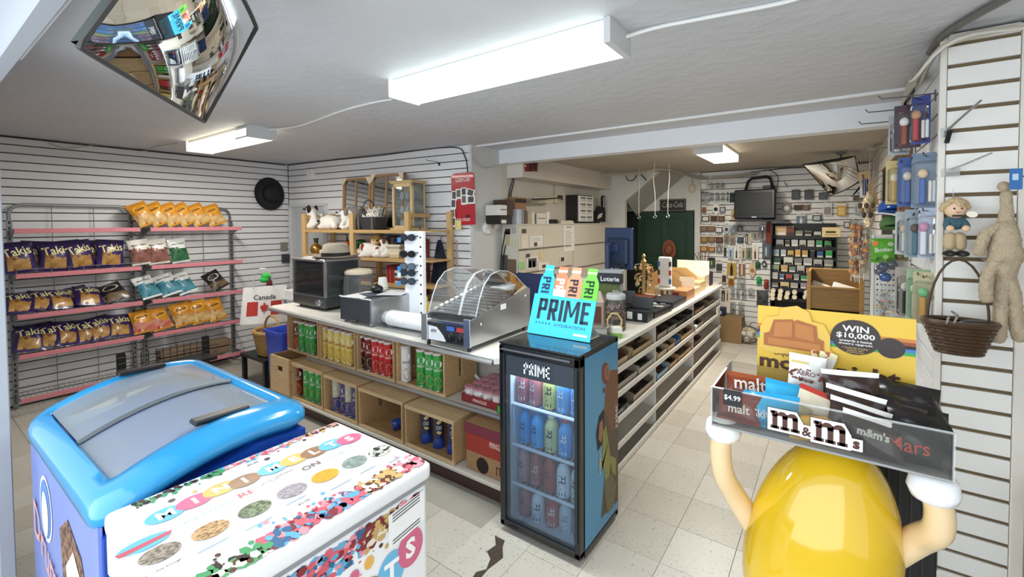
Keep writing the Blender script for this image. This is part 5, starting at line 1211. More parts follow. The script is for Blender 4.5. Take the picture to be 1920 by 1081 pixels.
# mirrors in window frames on top
def windowmirror(label, u0, u1, v0, v1, off, lean):
    a, b = onback(u0, v1, off), onback(u1, v0, off); w = (b-a).xy.length; zt_ = b.z; zb_ = 1.624
    t = thing('window_mirror', label, 'mirror', (a.x, a.y, zb_), (radians(-lean), 0, BA), 'window frame mirrors')
    h = (zt_-zb_)/cos(radians(lean)); fr_ = M('A5835C', .5, kind='wood', sub=(30, 30, 3), var=.2)
    MB().box(.0, .028, -.02, .02, 0, h).box(w-.028, w, -.02, .02, 0, h).box(0, w, -.02, .02, h-.028, h).box(0, w, -.02, .02, 0, .028).build('frame', fr_, t, 0)
    MB().box(.02, w-.02, -.004, .006, .02, h-.02).build('glass', M('DADCDD', .03, 1, var=0), t, 0)
    MB().box(w*.45, w*.45+.018, -.016, -.004, .02, h-.02).box(.02, w-.02, -.016, -.004, h*.40, h*.40+.018).build('muntin', fr_, t, 0)
    for s in (0, 1):
        m = MB(); m.T = T(0, -.026, 0) @ RX(pi/2); x = (0 if s == 0 else w); d = 1 if s == 0 else -1
        m.prism([(x-.004*d, h+.004), (x+.085*d, h+.004), (x-.004*d, h-.105)], .004); m.T = I4; m.build('corner_guard', M('E2D2B6', .7), t, 0)
    return t
windowmirror('wooden window frame mirror with card corners, the smaller one', 643, 693, 331, 420, .12, 3)
windowmirror('wooden window frame mirror with card corners, the larger one behind the small cabinet', 696, 755, 323, 420, .12, 3)
# glazed display cabinet
a = onback(736, 426, .30); 
t = thing('curio_cabinet', 'small pine display cabinet with glass door on top of the shelf', 'cabinet', (a.x, a.y, 1.624), BA+radians(-2)); w, d, h = .30, .19, .50
cb = M('D6B988', .5, kind='wood', sub=(30, 30, 3), var=.15)
MB().box(0, .028, 0, .028, .02, h).box(w-.028, w, 0, .028, .02, h).box(0, .02, d-.02, d, .02, h).box(w-.02, w, d-.02, d, .02, h).box(0, w, 0, .03, .02, .05).box(0, w, 0, .03, h-.04, h).build('frame', cb, t, 0)
MB().box(-.02, w+.02, -.02, d+.01, 0, .022, b=.003).build('base', cb, t, 0); MB().box(-.015, w+.015, -.015, d+.01, h, h+.018, b=.004).box(-.028, w+.028, -.028, d+.015, h+.016, h+.028, b=.004).build('cornice', cb, t, 0)
MB().box(.028, w-.028, .010, .013, .05, h-.04).build('door_glass', tg, t, 0); MB().box(w-.01, w-.006, .028, d-.02, .03, h).build('side_glass', tg, t, 0)
MB().box(0, w, d-.006, d, .02, h).build('back_panel', M('C9BFAE', .6), t, 0)
for z in (.17, .32): MB().box(.01, w-.01, .02, d-.01, z, z+.006).build('shelf', tg, t, 0)
rs2 = random.Random(3)
for z in (.022, .176, .326):
    for k in range(3): MB().lathe([(.014, 0), (.026, .02), (.03, .05), (.02, .075), (.022, .085)], 12).build('ornament', M(rs2.choice(('EDEAE4', 'D8DCE0', 'C8C2B8')), .3), t).location = (.06+.09*k, .09, z)
# dark basket of cats, plush toys
plush_w = M('EFEAE3', .95, bump=.5, bsc=70); plush_g = M('8C8782', .95, bump=.5, bsc=70); plush_t = M('D9CBB8', .95, bump=.5, bsc=70)
def skin(name, pts, edges, rad, mat, parent, sub=2):
    me = bpy.data.meshes.new(name); me.from_pydata([tuple(p) for p in pts], edges, []); o = bpy.data.objects.new(name, me); COL.objects.link(o)
    sk = o.modifiers.new('skin', 'SKIN'); sk.use_smooth_shade = True
    for i, r in enumerate(rad):
        d = me.skin_vertices[0].data[i]; d.radius = (r, r) if not isinstance(r, tuple) else r; d.use_root = (i == 0)
    s = o.modifiers.new('sub', 'SUBSURF'); s.levels = s.render_levels = sub
    me.materials.append(mat)
    if parent: o.parent = parent
    return o
def dog(label, loc, rz, s, mat, patches, collar=None, lying=True, ears=None, cat='plush toy', name='plush_dog'):
    t = thing(name, label, cat, loc, rz); t.scale = (s, s, s)
    if lying: pts = [(0, 0, .09), (.12, 0, .09), (-.10, 0, .085), (-.17, 0, .15), (-.24, 0, .155), (-.12, -.07, .03), (-.22, -.07, .028), (-.12, .07, .03), (-.22, .07, .028), (.14, -.08, .04), (.04, -.09, .03), (.14, .08, .04), (.04, .09, .03), (.22, 0, .06)]
    else: pts = [(0, 0, .08), (.02, 0, .10), (-.03, 0, .19), (-.05, 0, .27), (-.12, 0, .26), (-.07, -.05, .10), (-.11, -.055, .025), (-.07, .05, .10), (-.11, .055, .025), (.0, -.08, .04), (-.10, -.09, .03), (.0, .08, .04), (-.10, .09, .03), (.08, 0, .03)]
    edges = [(0, 1), (0, 2), (2, 3), (3, 4), (2, 5), (5, 6), (2, 7), (7, 8), (1, 9), (9, 10), (1, 11), (11, 12), (1, 13)]
    rad = [.075, .072, .07, .07, .04, .035, .03, .035, .03, .045, .032, .045, .032, .02] if lying else [.075, .07, .06, .065, .035, .03, .026, .03, .026, .045, .03, .045, .03, .018]
    skin('body', pts, edges, rad, mat, t)
    h = pts[3]; nz = pts[4]
    for sd_ in (-1, 1):
        m = MB(); m.ball((h[0]+.02, sd_*.065, h[2]-.005), .03, .016, .055, 10, 6); m.build('ear', ears or patches, t)
        MB().ball((h[0]-.055, sd_*.026, h[2]+.022), .009).build('eye', M('15120F', .2), t)
    MB().ball((nz[0]-.035, 0, nz[2]+.008), .018, .022, .014).build('nose', M('1A1614', .3), t)
    for k in range(3): MB().ball((.02+.07*k-(0 if lying else .06), .055-.10*(k % 2), .12 if lying else .14), .03, .028, .03, 10, 6).build('spot', patches, t)
    if collar: MB().tube([(h[0]+.05+.0*cos(a), .062*cos(a), h[2]-.065+.05*sin(a)*.3) for a in [2*pi*k/14 for k in range(14)]], .008, 5, close=True).build('collar', M(collar, .5), t)
    return t
spot = M('1E1A1A', .9); 
q = at_bk(590, 419, .24, 1.626); dog('white plush dog with black ears sitting at the left end of the top shelf', q, radians(20), .95, plush_w, spot, 'A83232', False)
q = at_bk(622, 420, .22, 1.626)
t = thing('plush_bear', 'white plush bear lying on the top shelf beside the spotted dog', 'plush toy', q, radians(10))
skin('body', [(0, 0, .08), (.09, 0, .085), (-.06, -.01, .10), (-.11, -.02, .12), (-.15, -.03, .10), (-.06, -.08, .04), (-.12, -.10, .025), (.12, -.08, .05), (.18, -.10, .03), (-.05, .08, .05), (.14, .08, .05)], [(0, 1), (0, 2), (2, 3), (3, 4), (2, 5), (5, 6), (1, 7), (7, 8), (2, 9), (1, 10)], [.085, .085, .065, .06, .035, .04, .03, .045, .038, .04, .045], plush_w, t)
for s in (-1, 1): MB().ball((-.09, -.02+s*.05, .175), .02, .012, .02).build('ear', plush_t, t)
MB().ball((-.185, -.035, .105), .014).build('nose', spot, t)
q = at_bk(652, 418, .27, 1.626); dog('small white plush dog looking out over the shelf post', q, radians(60), .75, plush_w, plush_g, None, False)
q = at_bk(664, 388, .14, 1.70)
t = thing('plush_bear', 'large grey plush head with a white tag behind the dark basket', 'plush toy', (q.x, q.y, 1.626), BA)
MB().ball((0, 0, .18), .125, .10, .10, 16, 10).build('head', plush_g, t, 80); MB().ball((0, 0, .06), .10, .08, .07).build('body', plush_g, t, 80)
for s in (-1, 1): MB().ball((s*.09, 0, .25), .03, .02, .03).build('ear', plush_g, t)
m = MB(); m.T = T(.05, -.105, .17) @ RY(.5); m.box(-.035, .035, -.002, .002, -.05, .05); m.build('paper_tag', M('F4F4F2', .5), t, 0)
q = at_bk(699, 425, .26, 1.624)
t = thing('dark_basket', 'dark grey tapered basket with a hoop handle full of plush cats', 'basket', q, BA)
m = MB(); L = [rrect(-.125, .125, -.07, .07, .01, 2, 2), rrect(-.155, .155, -.10, .10, .012, 2, 2), rrect(-.148, .148, -.092, .092, .012, 2, 2), rrect(-.118, .118, -.062, .062, .01, 2, 2)]
loft(m, [[(x, y, z) for x, y in l] for l, z in zip(L, (0, .145, .145, .02))]); m.add([(x, y, .02) for x, y in L[3]], [tuple(range(len(L[3])))]); m.build('shell', M('3A3A3C', .6, bump=.2), t, 40)
MB().tube([(-.06, .10*cos(pi*k/10), .14+.20*sin(pi*k/10)) for k in range(11)], .007, 5).build('handle', M('4A4542', .6), t)
for k in range(2): MB().box(-.13+.22*k, -.10+.22*k, -.102, -.085, .01, .15).build('strap', M('5A5652', .6), t, 0)
for k, (dx, dz, c) in enumerate(((-.09, .16, 'EDE8E0'), (.0, .19, 'F0ECE6'), (.085, .17, 'D9D2C8'), (.045, .24, 'C9C2B8'), (-.045, .23, 'E2DCD2'))):
    tt = thing('plush_cat', 'plush cat peeping out of the dark basket, %s' % ('left one', 'middle one', 'right one', 'upper right grey one', 'upper left one')[k], 'plush toy', (q.x+cos(BA)*dx+.0, q.y+sin(BA)*dx-.03+(.05 if k > 2 else 0), q.z+dz-.09), BA, 'plush cats in the basket')
    mt = M(c, .95, bump=.4, bsc=80); MB().ball((0, 0, .05), .052, .05, .047, 12, 8).build('head', mt, tt, 80)
    for s in (-1, 1): MB().add([(s*.045, 0, .075), (s*.015, 0, .092), (s*.042, 0, .122), (s*.03, .02, .08)], [(0, 1, 2), (1, 3, 2), (3, 0, 2), (0, 3, 1)]).build('ear', mt, tt, 0)
    for s in (-1, 1): MB().ball((s*.02, -.046, .06), .007).build('eye', spot, tt)
    MB().ball((0, -.051, .046), .007).build('nose', M('B07A78', .5), tt)
    MB().ball((0, 0, -.02), .045, .04, .04).build('body', mt, tt, 80)
# second shelf
zs2 = SHW[1]+.02
q = at_bk(593, 470, .28, zs2); t = thing('brass_vase', 'round brass vase with a dark neck on the second shelf', 'vase', q)
MB().lathe([(.035, 0), (.05, .01), (.072, .06), (.06, .105), (.026, .13), (.022, .14)], 18).build('body', M('B08A45', .25, .85, var=.15, sc=20), t, 60); MB().lathe([(.022, .14), (.024, .17), (.035, .20), (.03, .20)], 14).build('neck', M('2E3A2C', .4), t)
q = at_bk(616, 470, .24, zs2); t = thing('ceramic_hen', 'pale ceramic dish with a brown bird on its lid', 'ornament', q); MB().lathe([(.05, 0), (.10, .02), (.105, .05), (.09, .06), (.05, .08), (.02, .09)], 18).build('dish', M('E9E4DA', .4), t); MB().ball((0, 0, .10), .045, .03, .03).build('bird', M('8E6E42', .5), t)
q = at_bk(640, 470, .25, zs2); t = thing('copper_pot', 'small copper teapot beside the ceramic dish', 'pot', q); MB().lathe([(.03, 0), (.05, .02), (.055, .05), (.035, .08), (.01, .095)], 16).build('body', M('A8713E', .25, .85), t); MB().tube([(.045, 0, .04), (.075, 0, .06), (.09, 0, .085)], .008, 6).build('spout', M('A8713E', .25, .85), t)
q = at_bk(652, 470, .20, zs2); t = thing('red_figurine', 'small red and white figurine by the shelf post', 'ornament', q); MB().lathe([(.03, 0), (.04, .06), (.03, .10)], 12).build('body', M('EFEAE4', .6), t); MB().ball((0, 0, .14), .035).build('head', M('C24A42', .5), t); MB().tube([(0, 0, .16), (-.01, 0, .22), (-.03, 0, .26)], [.012, .008, .003], 6).build('hat_tip', M('3A2A26', .6), t)
q = at_bk(676, 476, .20, zs2); t = thing('plush_frog', 'dark green plush frog slumped on the second shelf', 'plush toy', q, BA); gf = M('1F5A2C', .95, bump=.4)
skin('body', [(0, 0, .07), (0, 0, .15), (0, -.02, .20), (-.08, -.05, .10), (-.12, -.09, .04), (.08, -.05, .10), (.11, -.09, .04), (-.06, -.08, .03), (.06, -.08, .03)], [(0, 1), (1, 2), (1, 3), (3, 4), (1, 5), (5, 6), (0, 7), (0, 8)], [.07, .065, .06, .035, .025, .035, .025, .035, .035], gf, t)
for s in (-1, 1): MB().ball((s*.03, -.06, .25), .016).build('eye', M('E8E4D8', .3), t)
q = at_bk(704, 470, .22, zs2); t = thing('doll', 'doll with yellow hair sitting among the toys on the second shelf', 'doll', q, BA)
MB().ball((0, 0, .175), .05, .05, .052, 14, 10).build('head', M('E8C0A0', .6), t, 80); MB().ball((0, .012, .19), .066, .058, .064, 14, 10).build('hair', M('D6B566', .9, bump=.6, bsc=60), t, 80); MB().lathe([(.075, 0), (.06, .07), (.03, .125)], 14).build('dress', M('D9C8B0', .8), t)
for s in (-1, 1): MB().ball((s*.018, -.046, .185), .006).build('eye', spot, t)
q = at_bk(702, 480, .27, zs2); dog('white plush dog with a brown eye patch lying on the second shelf', q, radians(15), .8, plush_w, M('8C3A2A', .9), None, True)
q = at_bk(676, 477, .30, zs2); t = thing('plush_toy', 'small cream plush with a long nose lying by the shelf post', 'plush toy', q, BA); skin('body', [(0, 0, .04), (.08, 0, .04), (.14, 0, .035), (-.05, 0, .08)], [(0, 1), (1, 2), (0, 3)], [.04, .03, .02, .03], plush_t, t); MB().ball((-.07, -.02, .10), .01).build('nose', spot, t)
q = at_bk(726, 478, .22, zs2); dog('white plush dog with brown ears beside the stacked books', q, radians(35), .7, plush_w, M('7A4632', .9), None, False)
q = at_bk(741, 480, .18, zs2)
for k, (c, w, hh) in enumerate((('C9B894', .20, .035), ('E2D6BC', .19, .03), ('D9CDB0', .20, .035), ('A9A08E', .17, .02), ('DCD2BA', .18, .025))):
    m = MB(); m.T = T(q.x+.03, q.y, zs2+.001+sum((.035, .03, .035, .02, .025)[:k])) @ RZ(BA+.05*k); m.box(-w/2, w/2, -.07, .07, 0, hh-.001); o = m.build('book', M(c, .6), None, 0); tag(o, 'pale book in the flat pile on the second shelf, %s from the bottom' % ORD[k], 'book', 'books in the flat pile')
for k in range(3):
    q = at_bk(741+7*k, 470, .10, zs2); m = MB(); m.T = T(q.x, q.y, zs2) @ RZ(BA); m.box(-.02, .02, -.10, .06, 0, .24-.02*k); o = m.build('book', M(('3E3A3C', '6A5A50', '2E3240')[k], .5), None, 0); tag(o, 'dark upright book behind the sunglasses tower, %s from left' % ORD[k], 'book', 'upright books')
for k, (u, w, hh, c) in enumerate(((690, .12, .20, 'D9D4CC'), (718, .13, .22, 'CFCAC0'))):
    q = at_bk(u, 470, .08, zs2); m = MB(); m.T = T(q.x, q.y, zs2) @ RZ(BA) @ RX(-.1); m.box(-w/2, w/2, -.008, .008, 0, hh); o = m.build('picture_card', M(c, .6), None, 0); tag(o, ('pale framed picture leaning behind the doll', 'pale framed picture leaning behind the brown eared dog')[k], 'picture')
# third shelf and table edge below
zs3 = SHW[2]+.02
for k, (u, w, c, hh) in enumerate(((737, .03, '9E2E30', .19), (742, .03, 'B23A34', .19), (748, .05, '7A3034', .18))):
    q = at_bk(u, 520, .2, zs3); m = MB(); m.T = T(q.x, q.y, zs3) @ RZ(BA); m.box(-w/2, w/2, -.08, .06, 0, hh); o = m.build('book', M(c, .55), None, 0); tag(o, 'red upright book on the third shelf, %s from left' % ORD[k], 'book', 'red books on the third shelf')
for k in range(5):
    q = at_bk(768, 520, .2, zs3); m = MB(); m.T = T(q.x-.02, q.y, zs3+.001+.028*k) @ RZ(BA+.04*(k % 3)); m.box(-.11, .12, -.09, .07, 0, .026); o = m.build('book', M(('D6CFC0', '8A3A30', 'C9B090', '4A4E5A', 'E0D8C8')[k], .6), None, 0); tag(o, 'book lying in the pile on the third shelf, %s from the bottom' % ORD[k], 'book', 'books piled on the third shelf')
q = at_bk(700, 520, .25, zs3); o = MB().box(q.x-.16, q.x+.12, q.y-.07, q.y+.05, zs3+.001, zs3+.02).build('magazine', M('7E4A32', .6)); tag(o, 'flat brown magazine on the third shelf', 'magazine')
q = at_bk(706, 530, .42); t = thing('side_table', 'dark brown narrow table edge along the wooden shelf', 'table', bk(2.5, .46)); t.rotation_euler = (0, 0, BA); MB().box(-.55, .75, -.06, .06, .955, .985, b=.003).build('top', M('4A3428', .5, kind='wood'), t, 0); MB().box(-.55, .75, -.05, .05, .78, .955).build('apron', M('D9CFC0', .6), t, 0)
for x in (-.5, .7): MB().box(x-.02, x+.02, -.04, .04, 0, .78).build('leg', M('4A3428', .5), t, 0)
# jacket, red board, coca cola sign, thermostat
t = thing('dark_jacket', 'dark navy jacket hanging on the slatted wall right of the shelf', 'jacket', bk(2.78, .06)); t.rotation_euler = (0, 0, BA)
zt = onback(828, 450, .06).z; zb = 1.0
m = MB().grid(lambda u, v: ((u-.45)*(.05+.26*(1-v)**.8), -.05*sin(pi*u)*(1.1-v)-.012*sin(14*u)*(1-v), zb+(zt-zb)*v), 14, 10); m.grid(lambda u, v: ((u-.45)*(.05+.26*(1-v)**.8), .02*sin(pi*u), zb+(zt-zb)*v), 8, 8, flip=True); m.build('body', M('1C2030', .85, bump=.2), t, 60)
m = MB(); m.tube([(0, .01, zt-.01), (0, .03, zt+.03), (0, .05, zt+.03)], .004, 5); m.build('loop', b0, t)
t = thing('leaning_board', 'narrow maroon board leaning against the wall beside the dark jacket', 'board', bk(2.585, .05)); t.rotation_euler = (0, 0, BA); m = MB(); m.box(-.02, .03, -.012, .012, .5, onback(803, 448, .05).z); m.build('body', M('7A2E2A', .5, kind='wood', sub=(30, 30, 3)), t, 0)
t = thing('long_strap', 'long pale pink strap hanging on the slatted wall', 'strap', bk(2.985, .02)); t.rotation_euler = (0, 0, BA); MB().tube([(0, 0, onback(853, 450, .02).z), (.004, -.004, 1.3), (0, 0, onback(858, 500, .02).z)], .012, 6, r2=.003).build('body', M('C9A09C', .6), t)
a = onback(850, 422, .02); b = onback(891, 323, .02); w = (b-a).xy.length; h = b.z-a.z
t = thing('soda_sign', 'red metal soda sign with rounded top pinned full of photos', 'sign', (a.x, a.y, a.z), (0, radians(-1.5), BA))
m = MB(); m.T = RX(pi/2); r_ = .05
m.prism([(0, 0), (w, 0), (w, h-r_)]+arc(w-r_, h-r_, r_, 0, pi/2)+arc(r_, h-r_, r_, pi/2, pi), .012); m.T = I4; m.build('plate', M('B4202E', .3, coat=.3), t, 0)
lettering('Coca-Cola', w=w*.62, h=.055, fn=lambda X, Y: (X+w*.52, -.0135, Y+h*.88)).build('lettering', M('F2EEEC', .5), t, 0); lettering('ICE COLD', w=w*.6, fn=lambda X, Y: (X+w*.5, -.0135, Y+h*.10)).build('lettering', M('F2EEEC', .5), t, 0)
for k, (x, z, ph, tl_) in enumerate(((.13, .57, 0, 0), (.33, .60, 0, .05), (.57, .62, 1, -.03), (.86, .60, 2, .3), (.57, .48, 0, .0), (.88, .47, 2, 0), (.10, .41, 0, .03), (.04, .22, 0, -.03), (.06, .06, 0, .1))):
    pw, phh = (.036, .052) if ph < 2 else (.052, .042)
    m = MB(); m.T = T(x*w, -.0135-.001*k, z*h) @ RY(tl_) @ T(0, -.004, 0); m.box(-pw, pw, 0, .002, -phh, phh); m.box(-pw*.7, pw*.7, -.001, 0, -phh*.6, phh*.8, m=1); o = m.build('photo', [M('EDEBE8', .5), M(('55504E', '6A6460', '4A4A50')[k % 3], .5, var=.5, sc=60)], None, 0)
    o.matrix_world = t.matrix_basis @ Matrix(); tag(o, 'small photo stuck on the red soda sign, %s' % ('upper left one', 'second in the top row', 'third in the top row', 'tilted one at the top right', 'middle one in the second row', 'right one in the second row', 'left edge third row', 'left edge fourth row', 'bottom left corner')[k], 'photo', 'photos on the soda sign')
m = MB(); m.box(w*.12, w*.40, -.016, -.014, -.05, .05); o = m.build('sticky_note', M('E6D48C', .7), None, 0); o.matrix_world = t.matrix_basis; tag(o, 'yellow sticky note under the bottom of the red soda sign', 'note')
m = MB(); m.box(w*.62, w*.78, -.018, -.0135, h*.14, h*.19); o = m.build('bottle_opener', M('2A2224', .4), t, 0)
q = P(913, 428, x=-3.17); t = thing('smoke_detector', 'round white smoke detector on the grey pier', 'smoke detector', q, (0, pi/2, 0)); MB().lathe([(.072, 0), (.072, .016), (.064, .034), (.05, .040), (.012, .042)], 28).build('body', M('E9E7E2', .4), t, 50); MB().cyl(.03, .02, .040, .044, .006, 10).build('lamp', M('9A3A34', .4), t)
m = MB()
for k in range(8): a_ = 2*pi*k/8; m.box(.056*cos(a_)-.006, .056*cos(a_)+.006, .056*sin(a_)-.006, .056*sin(a_)+.006, .028, .038)
m.build('vents', M('B9B6B0', .5), t, 0)
q = P(582, 334, y=3.18); q = onback(582, 327, .02); t = thing('wall_box', 'small white junction box on the slatted wall', 'junction box', q, BA); MB().box(-.06, .06, -.02, .03, -.07, .07, b=.006).build('cover', M('EFEFF0', .4), t); MB().cyl(0, -.021, 0, .001, .006, 8).build('screw', zinc, t)
t = thing('slat_hook', 'bare black wire hook on the slatted wall', 'hook', onback(823, 305, .01), BA); MB().tube([(0, 0, 0), (-.02, -.02, .01), (-.08, -.10, .02), (-.085, -.105, .035)], .003, 5).box(-.01, .01, 0, .008, -.03, .0).build('rod', b0, t)
# ================================================================ filing cabinets with papers, things on top
cabm = M('D3C9B8', .45, var=.04); cabd = M('5E5850', .6)
FXF = -2.93; FT = 1.672
for k, (y0, y1) in enumerate(((3.91, 5.13), (5.15, 6.38))):
    t = thing('filing_cabinet', ('beige lateral filing cabinet covered in papers and notes', 'beige lateral filing cabinet next to the navy monitor, bare fronted')[k], 'filing cabinet', (0, 0, 0))
    MB().box(-3.165, FXF-.012, y0, y1, .03, FT, b=.004).build('carcass', M('DCD6CA', .45), t, 0); MB().box(-3.165, FXF-.02, y0+.02, y1-.02, 0, .03).build('plinth', cabd, t, 0)
    MB().box(-3.167, FXF+.004, y0-.004, y1+.004, FT, FT+.012, b=.003).build('top', M('E0D9CC', .45), t, 0)
    zs = (FT-.01, FT-.285, FT-.555, FT-.825, FT-1.1, .06) if k == 0 else (FT-.01, FT-.285-.0, FT-.60, FT-.9, FT-1.2, .06)
    for a, b in zip(zs, zs[1:]):
        d = MB().box(FXF-.012, FXF, y0+.008, y1-.008, b+.012, a-.003, b=.003).build('drawer', cabm, t, 0)
        MB().box(FXF-.012, FXF+.012, y0+.02, y1-.05, b+.001, b+.011, b=.002).build('drawer_pull', M('7A7266', .4), d, 0)
    if k == 0: MB().box(FXF-.001, FXF+.001, 4.42, 4.425, .4, FT-.02).build('seam', M('B9AF9F', .6), t, 0)
def on_cab(name, label, cat, u0, v0, u1, v1, col, marks=None, off=.002, tilt=0, group=None, x=FXF):
    a, b = P(u0, v1, x=x), P(u1, v0, x=x); w, h = b.y-a.y, b.z-a.z
    t = thing(name, label, cat, (x+off+.003, (a.y+b.y)/2, (a.z+b.z)/2), (tilt, 0, 0), group)
    MB().box(-.0015, .0015, -w/2, w/2, -h/2, h/2).build('sheet', M(col, .6), t, 0)
    if marks:
        m = MB(); mats = []
        for q in marks:
            c = M(q[4], .6, var=.4 if len(q) > 5 else 0, sc=60)
            if c not in mats: mats.append(c)
            flat(m, [((q[0]-.5)*w, (q[1]-.5)*h), ((q[2]-.5)*w, (q[1]-.5)*h), ((q[2]-.5)*w, (q[3]-.5)*h), ((q[0]-.5)*w, (q[3]-.5)*h)], lambda Y, Z: (.002, Y, Z), mats.index(c))
        m.build('print', mats, t, 0)
    return t
lines = [(.15, .9-.06*k, .8-.1*(k % 3), .915-.06*k, '8A857C') for k in range(2, 13)]
on_cab('notice_sheet', 'tall printed notice hung at the seam of the two filing cabinets', 'paper', 1056, 423, 1076, 472, 'E6E1D6', lines+[(.25, .93, .7, .96, '5A564E')])
on_cab('note_sheet', 'printed note with a small photo on the upper drawer of the cabinet', 'paper', 993, 441, 1017, 463, 'E3DED4', [(.15, .7, .85, .74, '8A857C'), (.12, .55, .9, .58, '8A857C'), (.3, .05, .55, .4, '4A423C', 1)])
on_cab('note_sheet', 'blank cream sheet on the upper drawer left of the printed note', 'paper', 977, 440, 989, 466, 'E2D6C4')
on_cab('photo', 'tiny dark photo at the top left of the beige cabinet', 'photo', 978, 429, 986, 437, '4E4A48')
on_cab('photo', 'black and white photo of two figures on the second drawer', 'photo', 987, 480, 1007, 505, 'E6E2DA', [(.12, .1, .9, .88, '5A5654', 1), (.2, .12, .4, .7, '2A2826'), (.55, .12, .75, .65, '8E8A86')])
on_cab('photo', 'tiny dark photo above the black and white photo', 'photo', 986, 475, 993, 483, '55504C')
on_cab('sticky_note', 'yellow sticky note on the second drawer of the cabinet', 'note', 1012, 472, 1021, 485, 'D9C796', tilt=.05)
on_cab('sticky_note', 'green sticky note at the left of the second drawer', 'note', 972, 490, 983, 505, '9CCB86', tilt=-.04)
on_cab('note_sheet', 'small white card with a photo low on the second drawer', 'paper', 1009, 490, 1028, 508, 'E6E0D4', [(.35, .3, .7, .7, '5A4A44', 1)])
on_cab('photo', 'small square photo on the second drawer right of the seam', 'photo', 1048, 478, 1059, 493, 'D9CFC0', [(.25, .2, .8, .75, '3E3430', 1)])
def on_side(name, label, cat, u0, v0, u1, v1, col, marks=None):
    a, b = P(u0, v1, y=3.91), P(u1, v0, y=3.91); w, h = b.x-a.x, b.z-a.z
    t = thing(name, label, cat, ((a.x+b.x)/2, 3.905, (a.z+b.z)/2))
    MB().box(-w/2, w/2, -.0015, .0015, -h/2, h/2).build('sheet', M(col, .6, var=.4 if marks else .05, sc=70), t, 0); return t
on_side('photo', 'small sketch pinned near the top of the cabinet side', 'photo', 960, 425, 968, 437, 'B9B6B2', 1)
on_side('note_sheet', 'tan card hung on the side of the cabinet under a black clip', 'paper', 949, 436, 956, 460, 'C9B48C'); on_side('magnet_clip', 'black magnet clip on the side of the cabinet', 'clip', 948, 429, 957, 439, '1E1C1B')
on_side('note_sheet', 'cream note low on the side of the cabinet', 'paper', 956, 450, 967, 461, 'DAD2B8')
on_side('photo', 'dark photo collage low on the side of the cabinet', 'photo', 942, 478, 952, 515, '5A5450', 1); on_side('photo', 'brown photo of animals low on the side of the cabinet', 'photo', 953, 486, 968, 516, '7A6250', 1)
# on top of the cabinets
def block(name, label, cat, u0, u1, vt, col, xa, xb, mat=None, extra=None, z0=FT+.012, group=None):
    a, b = P(u0, 420, x=xb), P(u1, 420, x=xb); h = P((u0+u1)/2, vt, x=xb).z-z0
    t = thing(name, label, cat, (0, 0, z0), 0, group)
    MB().box(xa, xb, a.y, b.y, 0, h, b=.003).build('body', mat or M(col, .55, var=.08), t, 0)
    if extra: extra(t, a.y, b.y, h)
    return t
def lab(mat, z0, z1, xb, f0=.1, f1=.9):
    def f(t, ya, yb, h): MB().box(xb, xb+.002, ya+(yb-ya)*f0, ya+(yb-ya)*f1, h*z0, h*z1).build('label', mat, t, 0)
    return f
wl = M('E9E6DE', .5); xf = FXF-.02
block('file_tray', 'black file tray with a white label at the left end of the cabinets', 'file tray', 938, 960, 404, '2A2624', -3.15, xf, None, lab(wl, .1, .5, xf, .1, .5))
block('file_box', 'white labelled file box stacked on the black tray', 'box', 937, 951, 384, 'E4E1DA', -3.15, xf, None, lab(M('6A6660', .5), .5, .6, xf), z0=P(945, 404, x=xf).z+.004)
block('document_holder', 'dark open magazine holder at the left end of the cabinets', 'file tray', 952, 962, 374, '4A3A30', -3.15, xf, None, None, z0=P(945, 404, x=xf).z+.004)
block('binder', 'tall brown cardboard box with a dark stripe among the binders', 'box', 966, 987, 370, 'A07A58', -3.14, -3.04, None, lab(M('3A2A22', .5), .8, .95, -3.04, 0, 1))
for k, (u0, u1, v, c) in enumerate(((970, 974, 392, 'C9CCD2'), (974, 978, 392, 'B4B9C2'), (978, 983, 392, '8A8F9A'), (984, 989, 394, '6A5A48'), (990, 996, 398, 'B9A88C'), (997, 1003, 397, 'D6CEBE'))):
    block('binder', '%s binder standing on the filing cabinet, %s from left' % (('silver', 'pale silver', 'grey', 'brown', 'tan', 'cream')[k], ORD[k]), 'binder', u0, u1, v, c, -3.14, xf-.02, group='binders on the filing cabinet')
block('framed_picture', 'small dark framed picture among the binders', 'picture', 998, 1006, 402, '4A3E30', -3.05, -3.0); 
block('leaflet_stack', 'cream upright file with a printed face on the cabinet', 'file', 1007, 1024, 399, 'DAD4C6', -3.12, xf-.03, None, lab(M('8A847A', .5), .45, .55, xf-.03))
block('folder', 'white folder leaning beside the cream file', 'file', 1025, 1031, 397, 'E8E6E0', -3.12, xf-.05)
for k in range(4):
    o = MB(); o.T = T(-3.0, 4.62+.0*k, FT+.30+.02*k) @ RZ(.15*k-.2) @ RX(.08); o.box(-.08, .08, -.22, .22, 0, .012); o = o.build('paper_pile', M(('C9BEA8', 'BFB298', '3A342E', 'D6CCB8')[k], .6), None, 0); o.location = (-.02, 0, -.02); tag(o, 'loose document lying across the tops of the files, %s from below' % ORD[k], 'paper', 'documents across the files')
block('black_case', 'small black case on the cabinet left of the white drawer tower', 'case', 1033, 1046, 411, '1E1C1C', -3.1, xf-.02)
block('card_box', 'long pale card index box on the cabinet', 'box', 1052, 1074, 413, 'CFC4B2', -3.1, xf-.02); block('small_box', 'small white box on the cabinet in front of the drawer tower', 'box', 1074, 1080, 415, 'E6E2D8', -3.05, xf)
